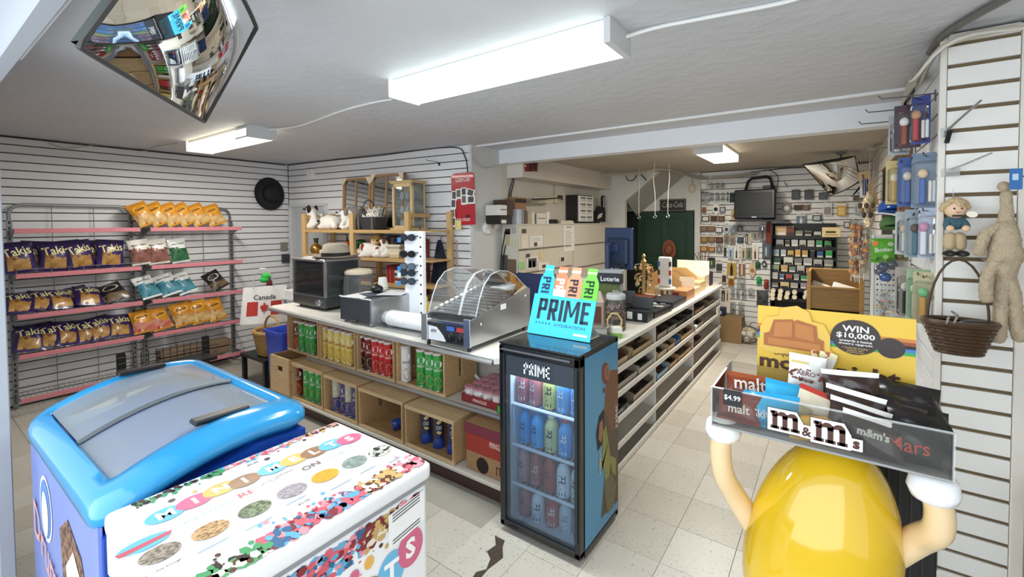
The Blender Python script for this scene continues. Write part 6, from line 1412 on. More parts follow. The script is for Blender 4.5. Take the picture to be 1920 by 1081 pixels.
def towers(t, ya, yb, h):
    w = yb-ya
    MB().box(xf-.02, xf-.004, ya+.012, yb-.012, h*.04, h-.012).build('front_panel', M('E9E6E0', .5), t, 0)
    for r in range(4):
        for c in range(2):
            m = MB(); y0, y1 = ya+w*(.1+.42*c), ya+w*(.46+.42*c); z0, z1 = h*(.08+.225*r), h*(.27+.225*r)
            m.box(xf-.004, xf, y0, y1, z0, z1); m.box(xf, xf+.003, y0+.01, y1-.01, z1-.03, z1-.01, m=1); m.add([(xf+.003, y0+.02, z0+.02), (xf+.003, y1-.03, z0+.02), (xf+.003, y1-.05, z1-.05)], [(0, 1, 2)], 2)
            m.build('pocket', [M('DEDAD2', .4), M('6A665E', .5), M('3A3734', .5)], t, 0)
block('pocket_display', 'black display tower with eight white picture pockets on the cabinet', 'display', 1083, 1111, 366, '25221F', -3.15, xf-.02, None, towers)
block('black_tray', 'flat black tray under the display tower', 'tray', 1077, 1125, 415, '1B1918', -3.12, xf+.01)
a = P(1123, 415, x=-3.02); t = thing('foam_finger', 'black foam pointing hand with white lettering on the cabinet', 'foam hand', (-3.02, a.y, FT+.035))
k_ = (P(1130, 420, x=-3.02).y-P(1112, 420, x=-3.02).y); hh = P(1125, 367, x=-3.02).z-FT-.03
pf = [(-.5, 0), (.5, 0), (.52, .4), (.5, .5), (.5, .93), (.44, 1), (.28, 1), (.2, .93), (.2, .56), (.0, .56), (-.08, .6), (-.3, .55), (-.36, .44), (-.52, .36)]
m = MB(); m.T = Matrix(((0, 0, 1, 0), (1, 0, 0, 0), (0, 1, 0, 0), (0, 0, 0, 1))); m.prism([(y*k_, z*hh) for y, z in pf], .03); m.build('hand', M('1D1B1B', .8), t, 0)
m = MB(); flat(m, [(k_*.27, hh*.55), (k_*.31, hh*.55), (k_*.31, hh*.95), (k_*.27, hh*.95)], lambda Y, Z: (.031, Y, Z)); flat(m, [(k_*.44, hh*.45), (k_*.47, hh*.45), (k_*.47, hh*.95), (k_*.44, hh*.95)], lambda Y, Z: (.031, Y, Z))
for q in range(5): flat(m, ellipse(k_*.035, hh*.03, 8, k_*.36, hh*(.6+.08*q)), lambda Y, Z: (.031, Y, Z))
flat(m, [(-.35*k_, .1*hh), (.1*k_, .18*hh), (.2*k_, .34*hh), (-.1*k_, .30*hh), (-.3*k_, .22*hh)], lambda Y, Z: (.031, Y, Z)); m.build('print', M('D9D6D0', .6), t, 0)
# wall picture, red sign, security camera
a, b = P(1039, 381, x=-3.168), P(1056, 341, x=-3.168); t = thing('calendar_sheet', 'pale wall calendar with a dark picture above the cabinets', 'calendar', (-3.166, (a.y+b.y)/2, (a.z+b.z)/2)); w, h = b.y-a.y, b.z-a.z
MB().box(0, .006, -w/2, w/2, -h/2, h/2).build('sheet', M('D0CABE', .6), t, 0); MB().box(.006, .008, -w*.2, w*.38, -h*.42, -h*.12).build('picture', M('4A4036', .6, var=.4, sc=40), t, 0); MB().box(.0, .016, -w/2-.012, -w/2, -h/2, h/2).box(0, .014, -w/2, w/2, h/2-.01, h/2).build('edge', M('B9B2A4', .6), t, 0)
a, b = P(971, 318, y=4.06), P(1008, 303, y=4.06); t = thing('red_notice', 'dark red printed sign hanging under the white beam', 'sign', (a.x, 4.055, a.z), (0, radians(4), 0)); w, h = b.x-a.x, b.z-a.z
MB().box(0, w, 0, .006, -.02, h+.01).build('panel', M('6E2A22', .5), t, 0); MB().box(w*.05, w*.45, -.002, 0, h*.5, h*.75).box(w*.05, w*.3, -.002, 0, h*.2, h*.35).build('pale_bars', M('C9A89A', .5), t, 0); MB().box(w*.6, w*.72, -.002, 0, -.01, h).box(w*.78, w*.95, -.002, 0, 0.0, h).build('picture', M('2E1614', .5), t, 0)
t = thing('security_camera', 'black dome security camera on the wall beside the stair', 'camera', P(1172, 322, y=6.38)); MB().lathe([(.075, .03), (.07, .045), (.05, .05)], 16).ball((0, 0, .03), .06, .06, .055, 14, 8).build('dome', M('1A1A1A', .3, coat=.5), t)
cable('black camera lead drooping from the dome camera', [P(1172, 325, y=6.38), P(1177, 337, y=6.37), P(1188, 337, y=6.37), P(1198, 325, y=6.37), P(1212, 338, y=6.37)], .007, bc)
# above the door
a, b = P(1236, 397, y=6.85), P(1285, 372, y=6.85); t = thing('soda_plaque', 'dark embossed soda plaque over the green door', 'sign', (a.x, 6.872, a.z)); w, h = b.x-a.x, b.z-a.z
MB().box(0, w, 0, .02, 0, h, b=.006).build('plate', M('3A3836', .4, .5), t, 0); MB().box(.01, w-.01, -.004, 0, .01, .018).box(.01, w-.01, -.004, 0, h-.018, h-.01).box(.01, .018, -.004, 0, .01, h-.01).box(w-.018, w-.01, -.004, 0, .01, h-.01).build('raised_border', M('7A766E', .4, .5), t, 0); lettering('Coca-Cola', w=w*.78, h=h*.45, fn=lambda X, Y: (X+w*.5, -.005, Y+h*.56)).build('lettering', M('A9A59A', .4, .4), t, 0)
q = P(1298, 353, y=6.87); t = thing('light_switch', 'small cream box hanging from a cord beside the slatted wall', 'switch', q); MB().box(-.04, .04, -.03, .0, -.06, .05, b=.008).build('box', M('CDBF9E', .6), t, 0); MB().tube([(0, -.01, .05), (0, -.006, .25)], .005, 5).build('cord', gc, t)
t = thing('brown_hat', 'brown leather cowboy hat hung on the green door', 'hat', P(1254, 468, y=6.80), (radians(90), 0, 0)); t.location.y = 6.84; t.scale = (.72, .76, .8)
MB().lathe([(.175, .03), (.17, .015), (.12, .0), (.10, .01), (.09, .09), (.06, .115), (.02, .105)], 24, 0, .86, 1.2).build('crown', M('7E4527', .5, coat=.3), t, 70); MB().lathe([(.103, .008), (.105, .012), (.10, .035)], 24, 0, .86, 1.2).build('band', M('4E2A18', .5), t, 70)
# monitor on a pole, dark chair back
t = thing('monitor', 'navy backed monitor on a pole facing the till', 'monitor', (-1.62, 3.62, .82))
nv = M('2C3D5C', .45, var=.06); nvd = M('22304A', .45); zc_ = .80
a = radians(-18)
m = MB(); m.T = T(0, .03, 0) @ RZ(a); m.box(-.165, .165, 0, .03, .46, .83, b=.008); m.build('back_shell', nv, t, 0)
m = MB(); m.T = T(0, .03, 0) @ RZ(a); m.box(-.11, .13, -.035, 0, .50, .74, b=.02); m.build('rear_bulge', nvd, t, 0)
m = MB(); m.T = T(0, .03, 0) @ RZ(a); m.box(-.15, .15, .03, .034, .48, .81); m.build('screen', M('14161A', .2), t, 0)
m = MB(); m.T = T(0, .0, 0) @ RZ(a); m.box(-.09, -.02, -.06, .0, .60, .70, b=.006).box(-.10, .03, -.02, .0, .615, .685, b=.004); m.build('bracket', nv, t, 0)
m = MB(); m.cyl(-.06, -.05, 0, .68, .024, 14); m.lathe([(.09, .073), (.08, .087), (.04, .093)], 18); m.build('pole', nv, t)
MB().tube([(.0, -.04, .52), (.0, -.06, .45), (.03, -.07, .42), (.06, -.05, .45), (.055, -.03, .50)], .006, 5).box(.06, .10, -.04, -.02, .49, .515).build('cables', M('15171C', .5), t)
t = thing('office_chair', 'dark navy chair back showing behind the bottle display', 'chair', (-2.25, 3.25, 0), radians(10))
m = MB(); m.T = T(0, 0, .62); m.grid(lambda u, v: ((u-.5)*.46*(1-.18*v*v), -.03-.05*cos(pi*(u-.5)), .62*v), 10, 8); m.grid(lambda u, v: ((u-.5)*.46*(1-.18*v*v), .03-.05*cos(pi*(u-.5)), .62*v), 10, 8, flip=True); m.build('backrest', M('1E2A4E', .6, bump=.1), t, 60)
MB().box(-.05, .05, -.02, .02, .42, .75, b=.01).build('back_support', blackp, t, 0); MB().box(-.24, .24, -.45, .02, .44, .52, b=.03).build('seat', M('1E2A4E', .6), t); MB().cyl(0, -.2, .1, .45, .03).build('column', blackp, t)
for k in range(5): m = MB(); m.T = T(0, -.2, 0) @ RZ(2*pi*k/5); m.box(0, .28, -.02, .02, .07, .11, b=.006); m.ball((.27, 0, .035), .035); m.build('leg', blackp, t)

# ================================================================ on top of the aisle counter
AT = .893
def top(u, v): return P(u, v, z=AT)
q = P(1138, 600, z=AT); fz_ = radians(20)
t = thing('lottery_stand', 'grey lottery ticket stand with green poster and dark header', 'display stand', (top(1141, 606).x-.02, top(1141, 606).y+.06, AT), radians(12))
MB().box(-.10, .10, -.02, .06, 0, .02).box(-.105, -.09, 0, .03, 0, .34).box(.09, .105, 0, .03, 0, .34).build('frame', M('8B8F92', .35, .5), t, 0)
m = MB(); m.T = T(0, .0, .015); m.box(-.09, .09, .004, .014, 0, .30); m.build('poster', M('5E6A3E', .35, var=.3, sc=25, coat=.3), t, 0); lettering('30', h=.075, fn=lambda X, Y: (X-.045, .002, Y+.12)).build('lettering', M('E3E6DC', .5), t, 0)
m = MB()
for k in range(5): flat(m, [(0.0, .08+.032*k), (.075-.01*(k % 2), .09+.032*k), (.075-.01*(k % 2), .10+.032*k), (0.0, .09+.032*k)], lambda X, Z: (X, .002, Z))
m.build('text_bars', M('A9B48E', .5), t, 0)
MB().box(-.115, .11, -.03, .03, .315, .40, b=.008).build('header', M('22262F', .4), t); lettering('Loterie', w=.15, fn=lambda X, Y: (X+.01, -.0315, Y+.352)).build('lettering', M('EDEEF0', .5), t, 0); MB().box(-.115, .112, -.032, .05, .395, .425, b=.006).build('header_top', M('9A9EA2', .4), t)
o = MB().box(-1.53, -1.36, 2.42, 2.44, AT, AT+.0).v; 
t = thing('till_mat', 'black plastic tray on the counter behind the drinks fridge', 'tray', (-1.53, 2.44, AT)); MB().box(-.1, .1, -.06, .07, 0, .02, b=.004).build('body', blackp, t, 0)
def jar(label, loc, r, h, lidc, cont, big=False):
    t = thing('candy_jar', label, 'jar', loc)
    MB().lathe([(r*.9, 0), (r, .01), (r, h*.78), (r*.85, h*.85), (r*.85, h*.88)], 20).build('glass_body', glass('F0F3F0', .10, .03), t, 50)
    MB().lathe([(r*.95, h*.86), (r*.97, h*.87), (r*.97, h*.97), (r*.9, h)], 20).build('lid', M(lidc, .4), t, 50)
    m = MB(); rr = random.Random(r); zl = h*(.70 if big else .22)
    for k in range(170 if big else 40):
        a, q, z = rr.random()*6.28, sqrt(rr.random())*r*.85, .012+rr.random()*zl
        m.T = T(q*cos(a), q*sin(a), z) @ RZ(rr.random()*3) @ RX(rr.random()*3); m.box(-.012, .012, -.008, .008, -.007, .007, m=rr.randrange(3))
    o = m.build('sweets', [M(c, .4) for c in cont], t, 0); o['kind'] = 'stuff'
    if big: MB().tube([(-.03, 0, h), (-.02, 0, h+.02), (.02, 0, h+.02), (.03, 0, h)], .006, 5).build('lid_knob', M('B9BBBC', .3, .8), t)
    return t
jar('clear plastic jar with a pale green lid next to the drinks fridge', (-1.345, 2.46, AT), .068, .155, 'B4CDA0', ('6A4A36', 'C9A070', '3A2A24'))
jar('tall glass jar full of wrapped sweets with a steel lid', (-1.36, 3.03, AT), .075, .27, 'B9BBBC', ('4A3A3A', 'A08070', '7A5A6A'), True)
t = thing('plastic_bin', 'clear square tub of orange sweets on the aisle counter', 'tub', (-1.31, 2.66, AT), .2); gq = glass('EFF2F2', .12, .03)
for q in ((-.07, .07, -.07, -.067, 0, .11), (-.07, .07, .067, .07, 0, .11), (-.07, -.067, -.07, .07, 0, .11), (.067, .07, -.07, .07, 0, .11)): MB().box(*q).build('wall_panel', gq, t, 0)
m = MB(); rr = random.Random(4)
for k in range(60): m.T = T(rr.uniform(-.055, .055), rr.uniform(-.055, .055), .012+rr.random()*.03) @ RX(rr.random()*3); m.box(-.012, .012, -.009, .009, -.006, .006, m=k % 2)
o = m.build('sweets', [M('C98A3E', .4), M('9A6A3A', .4)], t, 0); o['kind'] = 'stuff'
t = thing('handled_carton', 'small green and white carton with a looped straw handle', 'carton', (-1.28, 2.83, AT), .5); MB().box(-.05, .05, -.04, .04, 0, .035).build('lower', M('7EAA4A', .5), t, 0); MB().box(-.05, .05, -.04, .04, .035, .07).build('upper', M('DCDCD2', .5), t, 0); MB().tube([(-.045, .0, .07), (-.05, 0, .12), (-.02, 0, .165), (.02, 0, .165), (.05, 0, .12), (.045, 0, .06)], .007, 6).build('handle', M('C9B070', .6), t)
t = thing('coffee_carton', 'brown grey cardboard drinks carton with a dark panel and pinched top', 'carton', (-1.57, 3.04, AT), radians(18)); cbx = M('9C8C7C', .6, var=.06)
MB().box(-.11, .11, -.09, .09, .0, .20, b=.004).build('body', cbx, t, 0); MB().add([(-.11, -.09, .20), (.11, -.09, .20), (.11, .09, .20), (-.11, .09, .20), (-.07, 0, .275), (.07, 0, .275)], [(0, 1, 5, 4), (2, 3, 4, 5), (0, 4, 3), (1, 2, 5)]).build('gable_top', M('B9AA98', .6), t, 0)
MB().box(.01, .09, -.0925, -.09, .03, .17).build('dark_panel', M('5A3228', .5), t, 0); MB().box(-.06, -.01, -.0925, -.09, .02, .17).build('white_panel', M('E6DED2', .5), t, 0)
m = MB()
for k in range(3): flat(m, [(-.045, .04+.045*k), (-.025, .04+.045*k), (-.025, .065+.045*k), (-.045, .065+.045*k)], lambda X, Z: (X, -.0935, Z))
m.build('print', M('4A423C', .5), t, 0)
for k, (x, y, w, h) in enumerate(((-1.72, 3.40, .26, .17), (-1.73, 3.40, .24, .16))):
    t = thing('white_carton', 'white carton with a dark label behind the monitor pole, %s one' % ('lower', 'upper')[k], 'box', (x, y, AT+.172*k), .1, None); MB().box(-w/2, w/2, -.1, .12, 0, h, b=.003).build('body', M('D9D3C8', .6), t, 0); MB().box(w/2-.03, w/2-.01, -.101, -.1, .03, h-.04).build('label', M('4A4642', .5), t, 0)
def flatbox(name, label, cat, x0, x1, y0, y1, h, col, z=AT, lidc=None, rz=0, face=None):
    t = thing(name, label, cat, ((x0+x1)/2, (y0+y1)/2, z), rz); a, b = (x1-x0)/2, (y1-y0)/2
    MB().box(-a, a, -b, b, 0, h, b=.002).build('body', M(col, .4, var=.1, sc=20), t, 0)
    if face:
        for q in face: MB().box(-a+2*a*q[0], -a+2*a*q[1], -b-.0015, -b, h*q[2], h*q[3]).build('front_print', M(('D9DCDC', '8A3030', 'C98A3A')[q[4]], .4), t, 0)
    if lidc: MB().box(-a, a, b-.004, b, h, h*2.1).build('raised_lid', M(lidc, .5), t, 0)
    return t
flatbox('gum_box', 'open black gum box with a grey raised lid, left one', 'box', -1.62, -1.42, 3.42, 3.58, .10, '26282C', AT, '6A6C70', .1, ((.1, .35, .3, .8, 0), (.6, .8, .3, .7, 0)))
flatbox('gum_box', 'black gum box with white swirl print, right one', 'box', -1.42, -1.24, 3.36, 3.52, .085, '202226', AT, '4E5054', .05, ((.05, .3, .2, .9, 0), (.55, .75, .2, .8, 0)))
flatbox('sweet_tray', 'flat black tray of foil packets at the counter edge, nearest the candy jar', 'box', -1.44, -1.23, 3.55, 3.95, .055, '1E2024', AT, None, -.05, ((.55, .8, .2, .8, 0),))
m = MB(); rr = random.Random(8)
for k in range(14): m.T = T(-1.34+rr.uniform(-.08, .08), 3.75+rr.uniform(-.15, .15), AT+.062) @ RZ(rr.random()*3) @ RX(.2*rr.random()); m.box(-.03, .03, -.012, .012, 0, .006, m=k % 3)
o = m.build('foil_packets', [M('C9CFCB', .3, .5), M('8EA090', .35, .3), M('DADCDA', .3, .4)], None, 0); tag(o, 'loose silver packets heaped on the flat black tray', 'sweets'); o['kind'] = 'stuff'
flatbox('sweet_tray', 'long dark blue black tray of packets further along the counter edge', 'box', -1.46, -1.235, 4.02, 4.45, .06, '23242E', AT, None, .0, ((.5, .7, .2, .8, 0),))
flatbox('sweet_tray', 'brown and maroon tray of chocolate bars behind the black trays', 'box', -1.72, -1.48, 3.75, 4.3, .07, '6A352A', AT, None, .0, ((.1, .4, .2, .8, 1), (.5, .9, .2, .8, 2)))
# keychain carousel and gold pendants stand
t = thing('trinket_stand', 'gold and cream stand crowded with little dangling trinkets', 'stand', (-1.64, 4.35, AT)); gold = M('C9A468', .35, .5); 
MB().lathe([(.10, 0), (.10, .02), (.03, .03), (.018, .05), (.018, .38), (.03, .40), (.012, .43), (.02, .46), (.004, .48)], 16).build('column', gold, t)
rr = random.Random(2); trm = [M('E2C48E', .4), M('B98A4A', .4), M('EADBBE', .4), M('8A5A36', .4)]
for k in range(34):
    a, z = rr.random()*6.28, rr.uniform(.10, .36); r = .07+.03*rr.random()
    m = MB(); m.tube([(r*.4*cos(a), r*.4*sin(a), z+.03), (r*cos(a), r*sin(a), z+.02), (r*cos(a), r*sin(a), z)], .003, 4); m.ball((r*cos(a), r*sin(a), z-.012), .014, .014, .018, 8, 5); m.build('trinket', trm[k % 4], t)
t = thing('souvenir_stand', 'white carousel card stand with hanging souvenirs beside the gold trinkets', 'stand', (-1.48, 4.55, AT)); MB().lathe([(.10, 0), (.10, .015), (.05, .02)], 16).build('base', M('DCD6CA', .5), t); MB().box(-.07, .07, -.02, .02, .12, .44, b=.012).build('card', M('EDE9E2', .5), t); MB().lathe([(.11, .10), (.115, .11), (.11, .12)], 18).build('tray', M('C9C2B6', .5), t)
for k in range(6):
    m = MB(); m.box(-.06+.12*(k % 2)-.012, -.06+.12*(k % 2)+.012, -.03, -.022, .16+.09*(k//2), .21+.09*(k//2)); m.build('souvenir', M(('C94A3A', '3A6AA8', '4A3A34')[k % 3], .4), t, 0)
for k in range(8): a_ = k*.785; MB().box(.095*cos(a_)-.012, .095*cos(a_)+.012, .095*sin(a_)-.008, .095*sin(a_)+.008, .03, .10).build('hanging_tag', M(('5A5A5E', 'C9C0B0')[k % 2], .4), t, 0)
for k in range(5):
    t = thing('cardboard_flap', 'brown corrugated card divider standing on the counter, %s from the front' % ORD[k], 'cardboard', (-1.56, 4.75+.16*k, AT), 0, 'card dividers on the counter')
    m = MB(); m.T = RX(pi/2-.28); m.prism([(-.20, 0), (.20, 0), (.18, .16), (.05, .25), (-.16, .25), (-.20, .20)], .008); m.T = I4; m.build('sheet', M(('A8814F', 'B0894F', '9C7648')[k % 3], .7, var=.1), t, 0)
for k, (x0, x1, y0, y1, h, c, n_) in enumerate(((-1.40, -1.24, 4.50, 4.80, .10, 'B9805A', 'brown box of bars with a cream flap at the counter edge'), (-1.42, -1.25, 4.84, 5.10, .08, 'D9C9A0', 'cream box of wafers at the counter edge'), (-1.45, -1.27, 5.14, 5.42, .11, 'DAB888', 'yellow and red box of sweets near the counter end'), (-1.62, -1.46, 5.05, 5.35, .13, '6E4A5E', 'purple and orange box of sweets near the counter end'), (-1.70, -1.30, 5.48, 5.72, .15, 'E4D3B0', 'long cream display box at the far end of the counter'))):
    flatbox('sweet_box', n_, 'box', x0, x1, y0, y1, h, c, AT, ('EFE6CE' if k in (0, 4) else None), 0, ((.1, .5, .2, .8, 1), (.55, .9, .2, .7, 2)))
t = thing('dark_box', 'row of dark purple cartons along the far end of the counter', 'box', (-1.55, 5.80, AT)); MB().box(-.24, .26, -.06, .08, 0, .17, b=.004).build('body', M('332A40', .5), t, 0)
for k in range(6): MB().box(-.23+.08*k, -.17+.08*k, -.02, .04, .17, .185).build('flap', M('3A3048', .5), t, 0)
t = wicker('square wicker basket of small packets at the far end of the counter', 'wicker_basket', (-1.46, 5.78+.38, AT-.02), .16, .11, .14, M('A98450', .6, var=.2, sc=30), M('7E5E38', .7), 6, 16, 1.05, 0, .95); t.location = (-1.52, 6.12, .88)
m = MB(); rr = random.Random(12)
for k in range(26): m.T = T(rr.uniform(-.11, .11), rr.uniform(-.07, .07), .12+rr.random()*.05) @ RX(rr.random()*3) @ RZ(rr.random()*3); m.box(-.025, .025, -.018, .018, -.004, .004, m=k % 3)
o = m.build('packets', [M('E6DFD0', .5), M('C9BBA0', .5), M('B98A5A', .5)], t, 0); o['kind'] = 'stuff'
o = simple('shelf_board', M('E0DAD0', .5), (-1.75, -1.28, 5.975, 6.30, .855, .878)); tag(o, 'small white shelf board carrying the wicker basket beyond the counter', 'shelf'); MB().box(-1.7, -1.66, 6.0, 6.25, 0, .855).box(-1.36, -1.32, 6.0, 6.25, 0, .855).build('leg', M('D0C9BE', .5), o, 0)

# ---------------------------------------------------------------- cartons on the stepped shelves
def carton(label, y0, w, k, col, cont, h=.085, d=.30, front=None, word=None):
    z = RZL[k]-.004; t = thing('candy_carton', label, 'carton', (XA-.02, y0, z), (0, 0, 0)); t.rotation_euler = (0, -atan2(.10, .595)*-1, 0)
    # local -x runs back, slightly uphill
    cm = M(col, .55, var=.1)
    for y in (0, w-.004): MB().box(-d, 0, y, y+.004, 0, h).build('side', cm, t, 0)
    MB().box(-.004, 0, 0, w, 0, h*.72).build('front', M(front or col, .5, var=.2, sc=30), t, 0)
    MB().box(-d, -d+.004, 0, w, 0, h*1.3).build('back', cm, t, 0); MB().box(-d, 0, 0, w, 0, .003).build('bottom', cm, t, 0)
    m = MB(); rr = random.Random(int(y0*100)+k)
    nb = 7
    for q in range(nb): 
        for r in range(3): m.box(-d*(q+1)/nb+.004, -d*q/nb-.004, .01+(w-.02)*r/3, (w-.02)*(r+1)/3, .006, h*(.45+.25*rr.random()), m=rr.randrange(2))
    o = m.build('bars', [M(cont, .35, coat=.2), M(rr.choice(('3A2A24', '1E1A1A', '55402F', '2A2830')), .35)], t, 0); o['kind'] = 'stuff'
    if word: lettering(word, w=w*.8, h=h*.35, fn=lambda X, Y: (.0012, X+w/2, Y+h*.36)).build('lettering', M('EDE9E0', .5), t, 0)
    return t
cs_ = [ (0, 2.62, .30, '7A5A44', '5A3428', 'tan carton with brown bars', 'C9AE88'), (0, 3.00, .42, 'C9B48E', '8A6A48', 'cream carton of caramel bars', 'C2A27A'),
  (0, 3.54, .26, '3A322E', '1E1A1A', 'black carton', 'B9A98E'), (0, 3.82, .26, '4A443E', '2A2624', 'dark grey carton', 'A9A39A'), (0, 4.10, .26, '3E3834', '1C1A1C', 'charcoal carton', None), (0, 4.38, .25, '35302E', '221E1E', 'dark brown carton', None),
  (0, 4.72, .42, '4A3A34', '3A2420', 'wide maroon brown carton', 'B09070'), (0, 5.3, .3, '8A7A6A', '4A3A34', 'open tan carton', None),
  (1, 2.60, .50, '9A9088', '2A2420', 'long grey carton', 'A9A29A'), (1, 3.12, .33, 'B9B0A6', '332C28', 'pale carton of dark bars', 'BDB4AA'),
  (1, 3.54, .26, 'C4B090', '2A2422', 'tan carton with dark sweets', 'C9B694'), (1, 3.82, .22, 'B49A74', '6A3A34', 'brown carton of red packets', 'C2A880'), (1, 4.06, .12, '3A6AA8', '2E5A98', 'bright blue carton', '3A70B4'), (1, 4.22, .40, 'B9966A', '7A5A40', 'wide tan carton of caramels', 'C4A274'),
  (1, 4.72, .36, '9C8C78', '2A2020', 'tan carton of black bars', 'A99C8C'),
  (2, 2.60, .30, '1E1C1E', '2A2624', 'black wafer carton', '17171A'), (2, 3.02, .42, '8A7A6C', '4A3A30', 'brown carton of coated nuts', 'B9A48C'),
  (2, 3.54, .30, '8AB0C4', '221E20', 'pale blue carton', '9ABACB'), (2, 3.86, .26, 'B9946A', '241E1C', 'brown carton of black sweets', 'C29E72'), (2, 4.14, .46, 'BA9A70', '4A3E34', 'wide tan carton of mixed bars', 'C4A47A'), (2, 4.72, .26, '6A4A40', '3A2622', 'maroon carton', None)]
for k, y, w, c, cc, nm, fr_ in cs_:
    bay = 'near' if y < 3.5 else ('middle' if y < 4.67 else 'far')
    carton('%s on the %s shelf of the aisle counter, %s bay' % (nm, ('top', 'second', 'third')[k], bay), y, w, k, c, cc, front=fr_, word='WAFERS' if 'wafer' in nm else None)
t = thing('price_tag', 'white lollipop shaped shelf tag at the middle divider', 'tag', (XA-.0, 4.66, RZL[1])); MB().tube([(.015, 0, 0), (.015, 0, .06)], .003, 5).ball((.015, 0, .075), .02, .02, .02).build('body', M('F0F0EE', .4), t)
t = thing('price_tag', 'white curled card clipped at the far end of the second shelf', 'tag', (XA, 5.72, RZL[1]+.02)); MB().box(0.01, .02, -.09, .1, -.02, .09, b=.003).build('card', M('E9E6E0', .5), t, 0); MB().tube([(.022, .05, .0), (.024, .07, .06), (.022, .09, .07)], .004, 4).build('curl', blackp, t)
# ================================================================ goods hung on the far wall
YH = YF-.002
card_hook = M('8E8C88', .35, .8)
PK = {}
def pack(label, u0, v0, u1, v1, c, c2, style='card', hook=True, group=None, y=None, cat='pack', name=None, tilt=0, third=None):
    """a carded or bagged pack hanging on a slat hook: backing card, clear blister or bag, the item inside, the hook"""
    yy = (y or YH)-.045
    a, b = P(u0, v1, y=yy), P(u1, v0, y=yy); w, h = b.x-a.x, b.z-a.z
    t = thing(name or ('lure_pack' if style in ('card', 'lure') else 'hanging_pack'), label, cat, ((a.x+b.x)/2, yy, b.z), (0, tilt, rs.uniform(-.12, .12)), group)
    cm, im, tm = M(c, .5, var=.1, sc=30), M(c2, .4, var=.3, sc=40), M(third or 'E4DED2', .5)
    if style == 'card':
        MB().box(-w/2, w/2, -.001, .001, -h, 0).build('card', cm, t, 0); MB().box(-w/2, w/2, -.002, -.001, -h*.26, -h*.06).build('header', tm, t, 0)
        m = MB(); m.box(-w*.38, w*.38, -.012, -.001, -h*.92, -h*.36, b=.005); m.build('contents', im, t, 0)
    elif style == 'lure':
        MB().box(-w/2, w/2, -.001, .001, -h, 0, b=.0).build('card', cm, t, 0)
        MB().ball((0, -.012, -h*.6), w*.13, .010, h*.28, 10, 7).build('lure', im, t, 80)
        MB().tube([(0, -.012, -h*.86), (.008, -.012, -h*.93), (-.004, -.012, -h*.96)], .002, 4).build('hook', card_hook, t); MB().box(-w*.42, w*.42, -.024, -.002, -h*.95, -h*.24, b=.006).build('blister', glass('F1F4F4', .10, .03), t, 0)
    elif style == 'bag':
        m = MB().grid(lambda u, v: ((u-.5)*w*(1-.1*sin(pi*v)), -.022*sin(pi*u)**.7*sin(pi*min(1, v*1.1))**.6-.002*sin(9*u+7*v), -h*(1-v)), 7, 7)
        m.grid(lambda u, v: ((u-.5)*w*(1-.1*sin(pi*v)), .004, -h*(1-v)), 2, 2, flip=True); m.build('bag', glass('EDEFEF', .22, .08) if third is None else cm, t, 60)
        rr = random.Random(int(u0*7+v0)); m = MB()
        for k in range(4): m.ball((rr.uniform(-.25, .25)*w, -.008 if third is None else -.02, -h*rr.uniform(.4, .85)), w*.17, .008, h*.11, 8, 5, k % 2)
        m.build('contents', [im, cm], t, 60); MB().box(-w*.42, w*.42, -.003, .003, -h*.12, 0).build('header', cm, t, 0)
    elif style == 'tool':
        MB().box(-w/2, w/2, -.001, .001, -h, 0).build('card', cm, t, 0); MB().box(-w*.14, w*.14, -.014, -.001, -h*.9, -h*.35, b=.004).build('handle', im, t, 0)
        MB().box(-w*.07, w*.07, -.008, -.001, -h*.36, -h*.16, b=.002).build('blade', chrome, t, 0); MB().box(-w/2, w/2, -.002, -.001, -h*.13, -.004).build('header', tm, t, 0)
    elif style == 'round':
        m = MB(); m.T = RX(pi/2) @ T(0, 0, 0); m.prism(ellipse(w/2, h/2, 20, 0, -h/2), .003); m.build('card', cm, t, 0); m = MB(); m.T = T(0, -.004, -h*.55) @ RX(pi/2); m.lathe([(w*.3, 0), (w*.28, .012), (w*.12, .014), (w*.1, .006)], 16); m.build('reel', im, t, 60)
    if hook: MB().tube([(0, .04, .004), (0, -.06, .004), (0, -.066, .012)], .0028, 4).build('peg_hook', card_hook, t)
    return t
def row(name, items):
    for k, q in enumerate(items):
        u0, v0, u1, v1, c, c2, st, ds = q[:8]; pack('%s, %s in %s' % (ds, ORD[k], name), u0, v0, u1, v1, c, c2, st, third=(q[8] if len(q) > 8 else None))
BR, B2, BK, GY_, CR = '5E4630', '8A6842', '26241F', '8E9090', 'DCD4C4'
row('the top far wall row', [(1314, 336, 1326, 355, 'D9C4BC', 'EDE4E0', 'card', 'pink and white card pack'), (1330, 343, 1339, 354, GY_, 'B9BCBC', 'bag', 'small clear bag'), (1341, 343, 1350, 354, '7E8080', 'A9ACAC', 'bag', 'small clear bag'), (1351, 343, 1360, 354, '6E706E', '9A9C98', 'bag', 'small clear bag')])
row('the second row by the television', [(1314, 359, 1322, 383, '55524C', 'C9CCCC', 'bag', 'tall grey bag of tackle'), (1321, 360, 1330, 383, '6A6862', 'DADCDC', 'bag', 'tall silver bag of tackle'), (1330, 362, 1339, 378, '77756E', 'A9A9A4', 'bag', 'grey bag of weights'), (1341, 362, 1350, 378, '6A6864', 'B9B9B4', 'bag', 'grey bag of weights'), (1351, 362, 1360, 378, '5E5C58', 'A5A5A0', 'bag', 'grey bag of weights'), (1362, 361, 1367, 379, '4A4A46', '7A7A76', 'bag', 'dark bag of tackle'), (1368, 361, 1379, 379, '2A3E34', '2E5A48', 'bag', 'dark green bag of tackle', '2A3E34')])
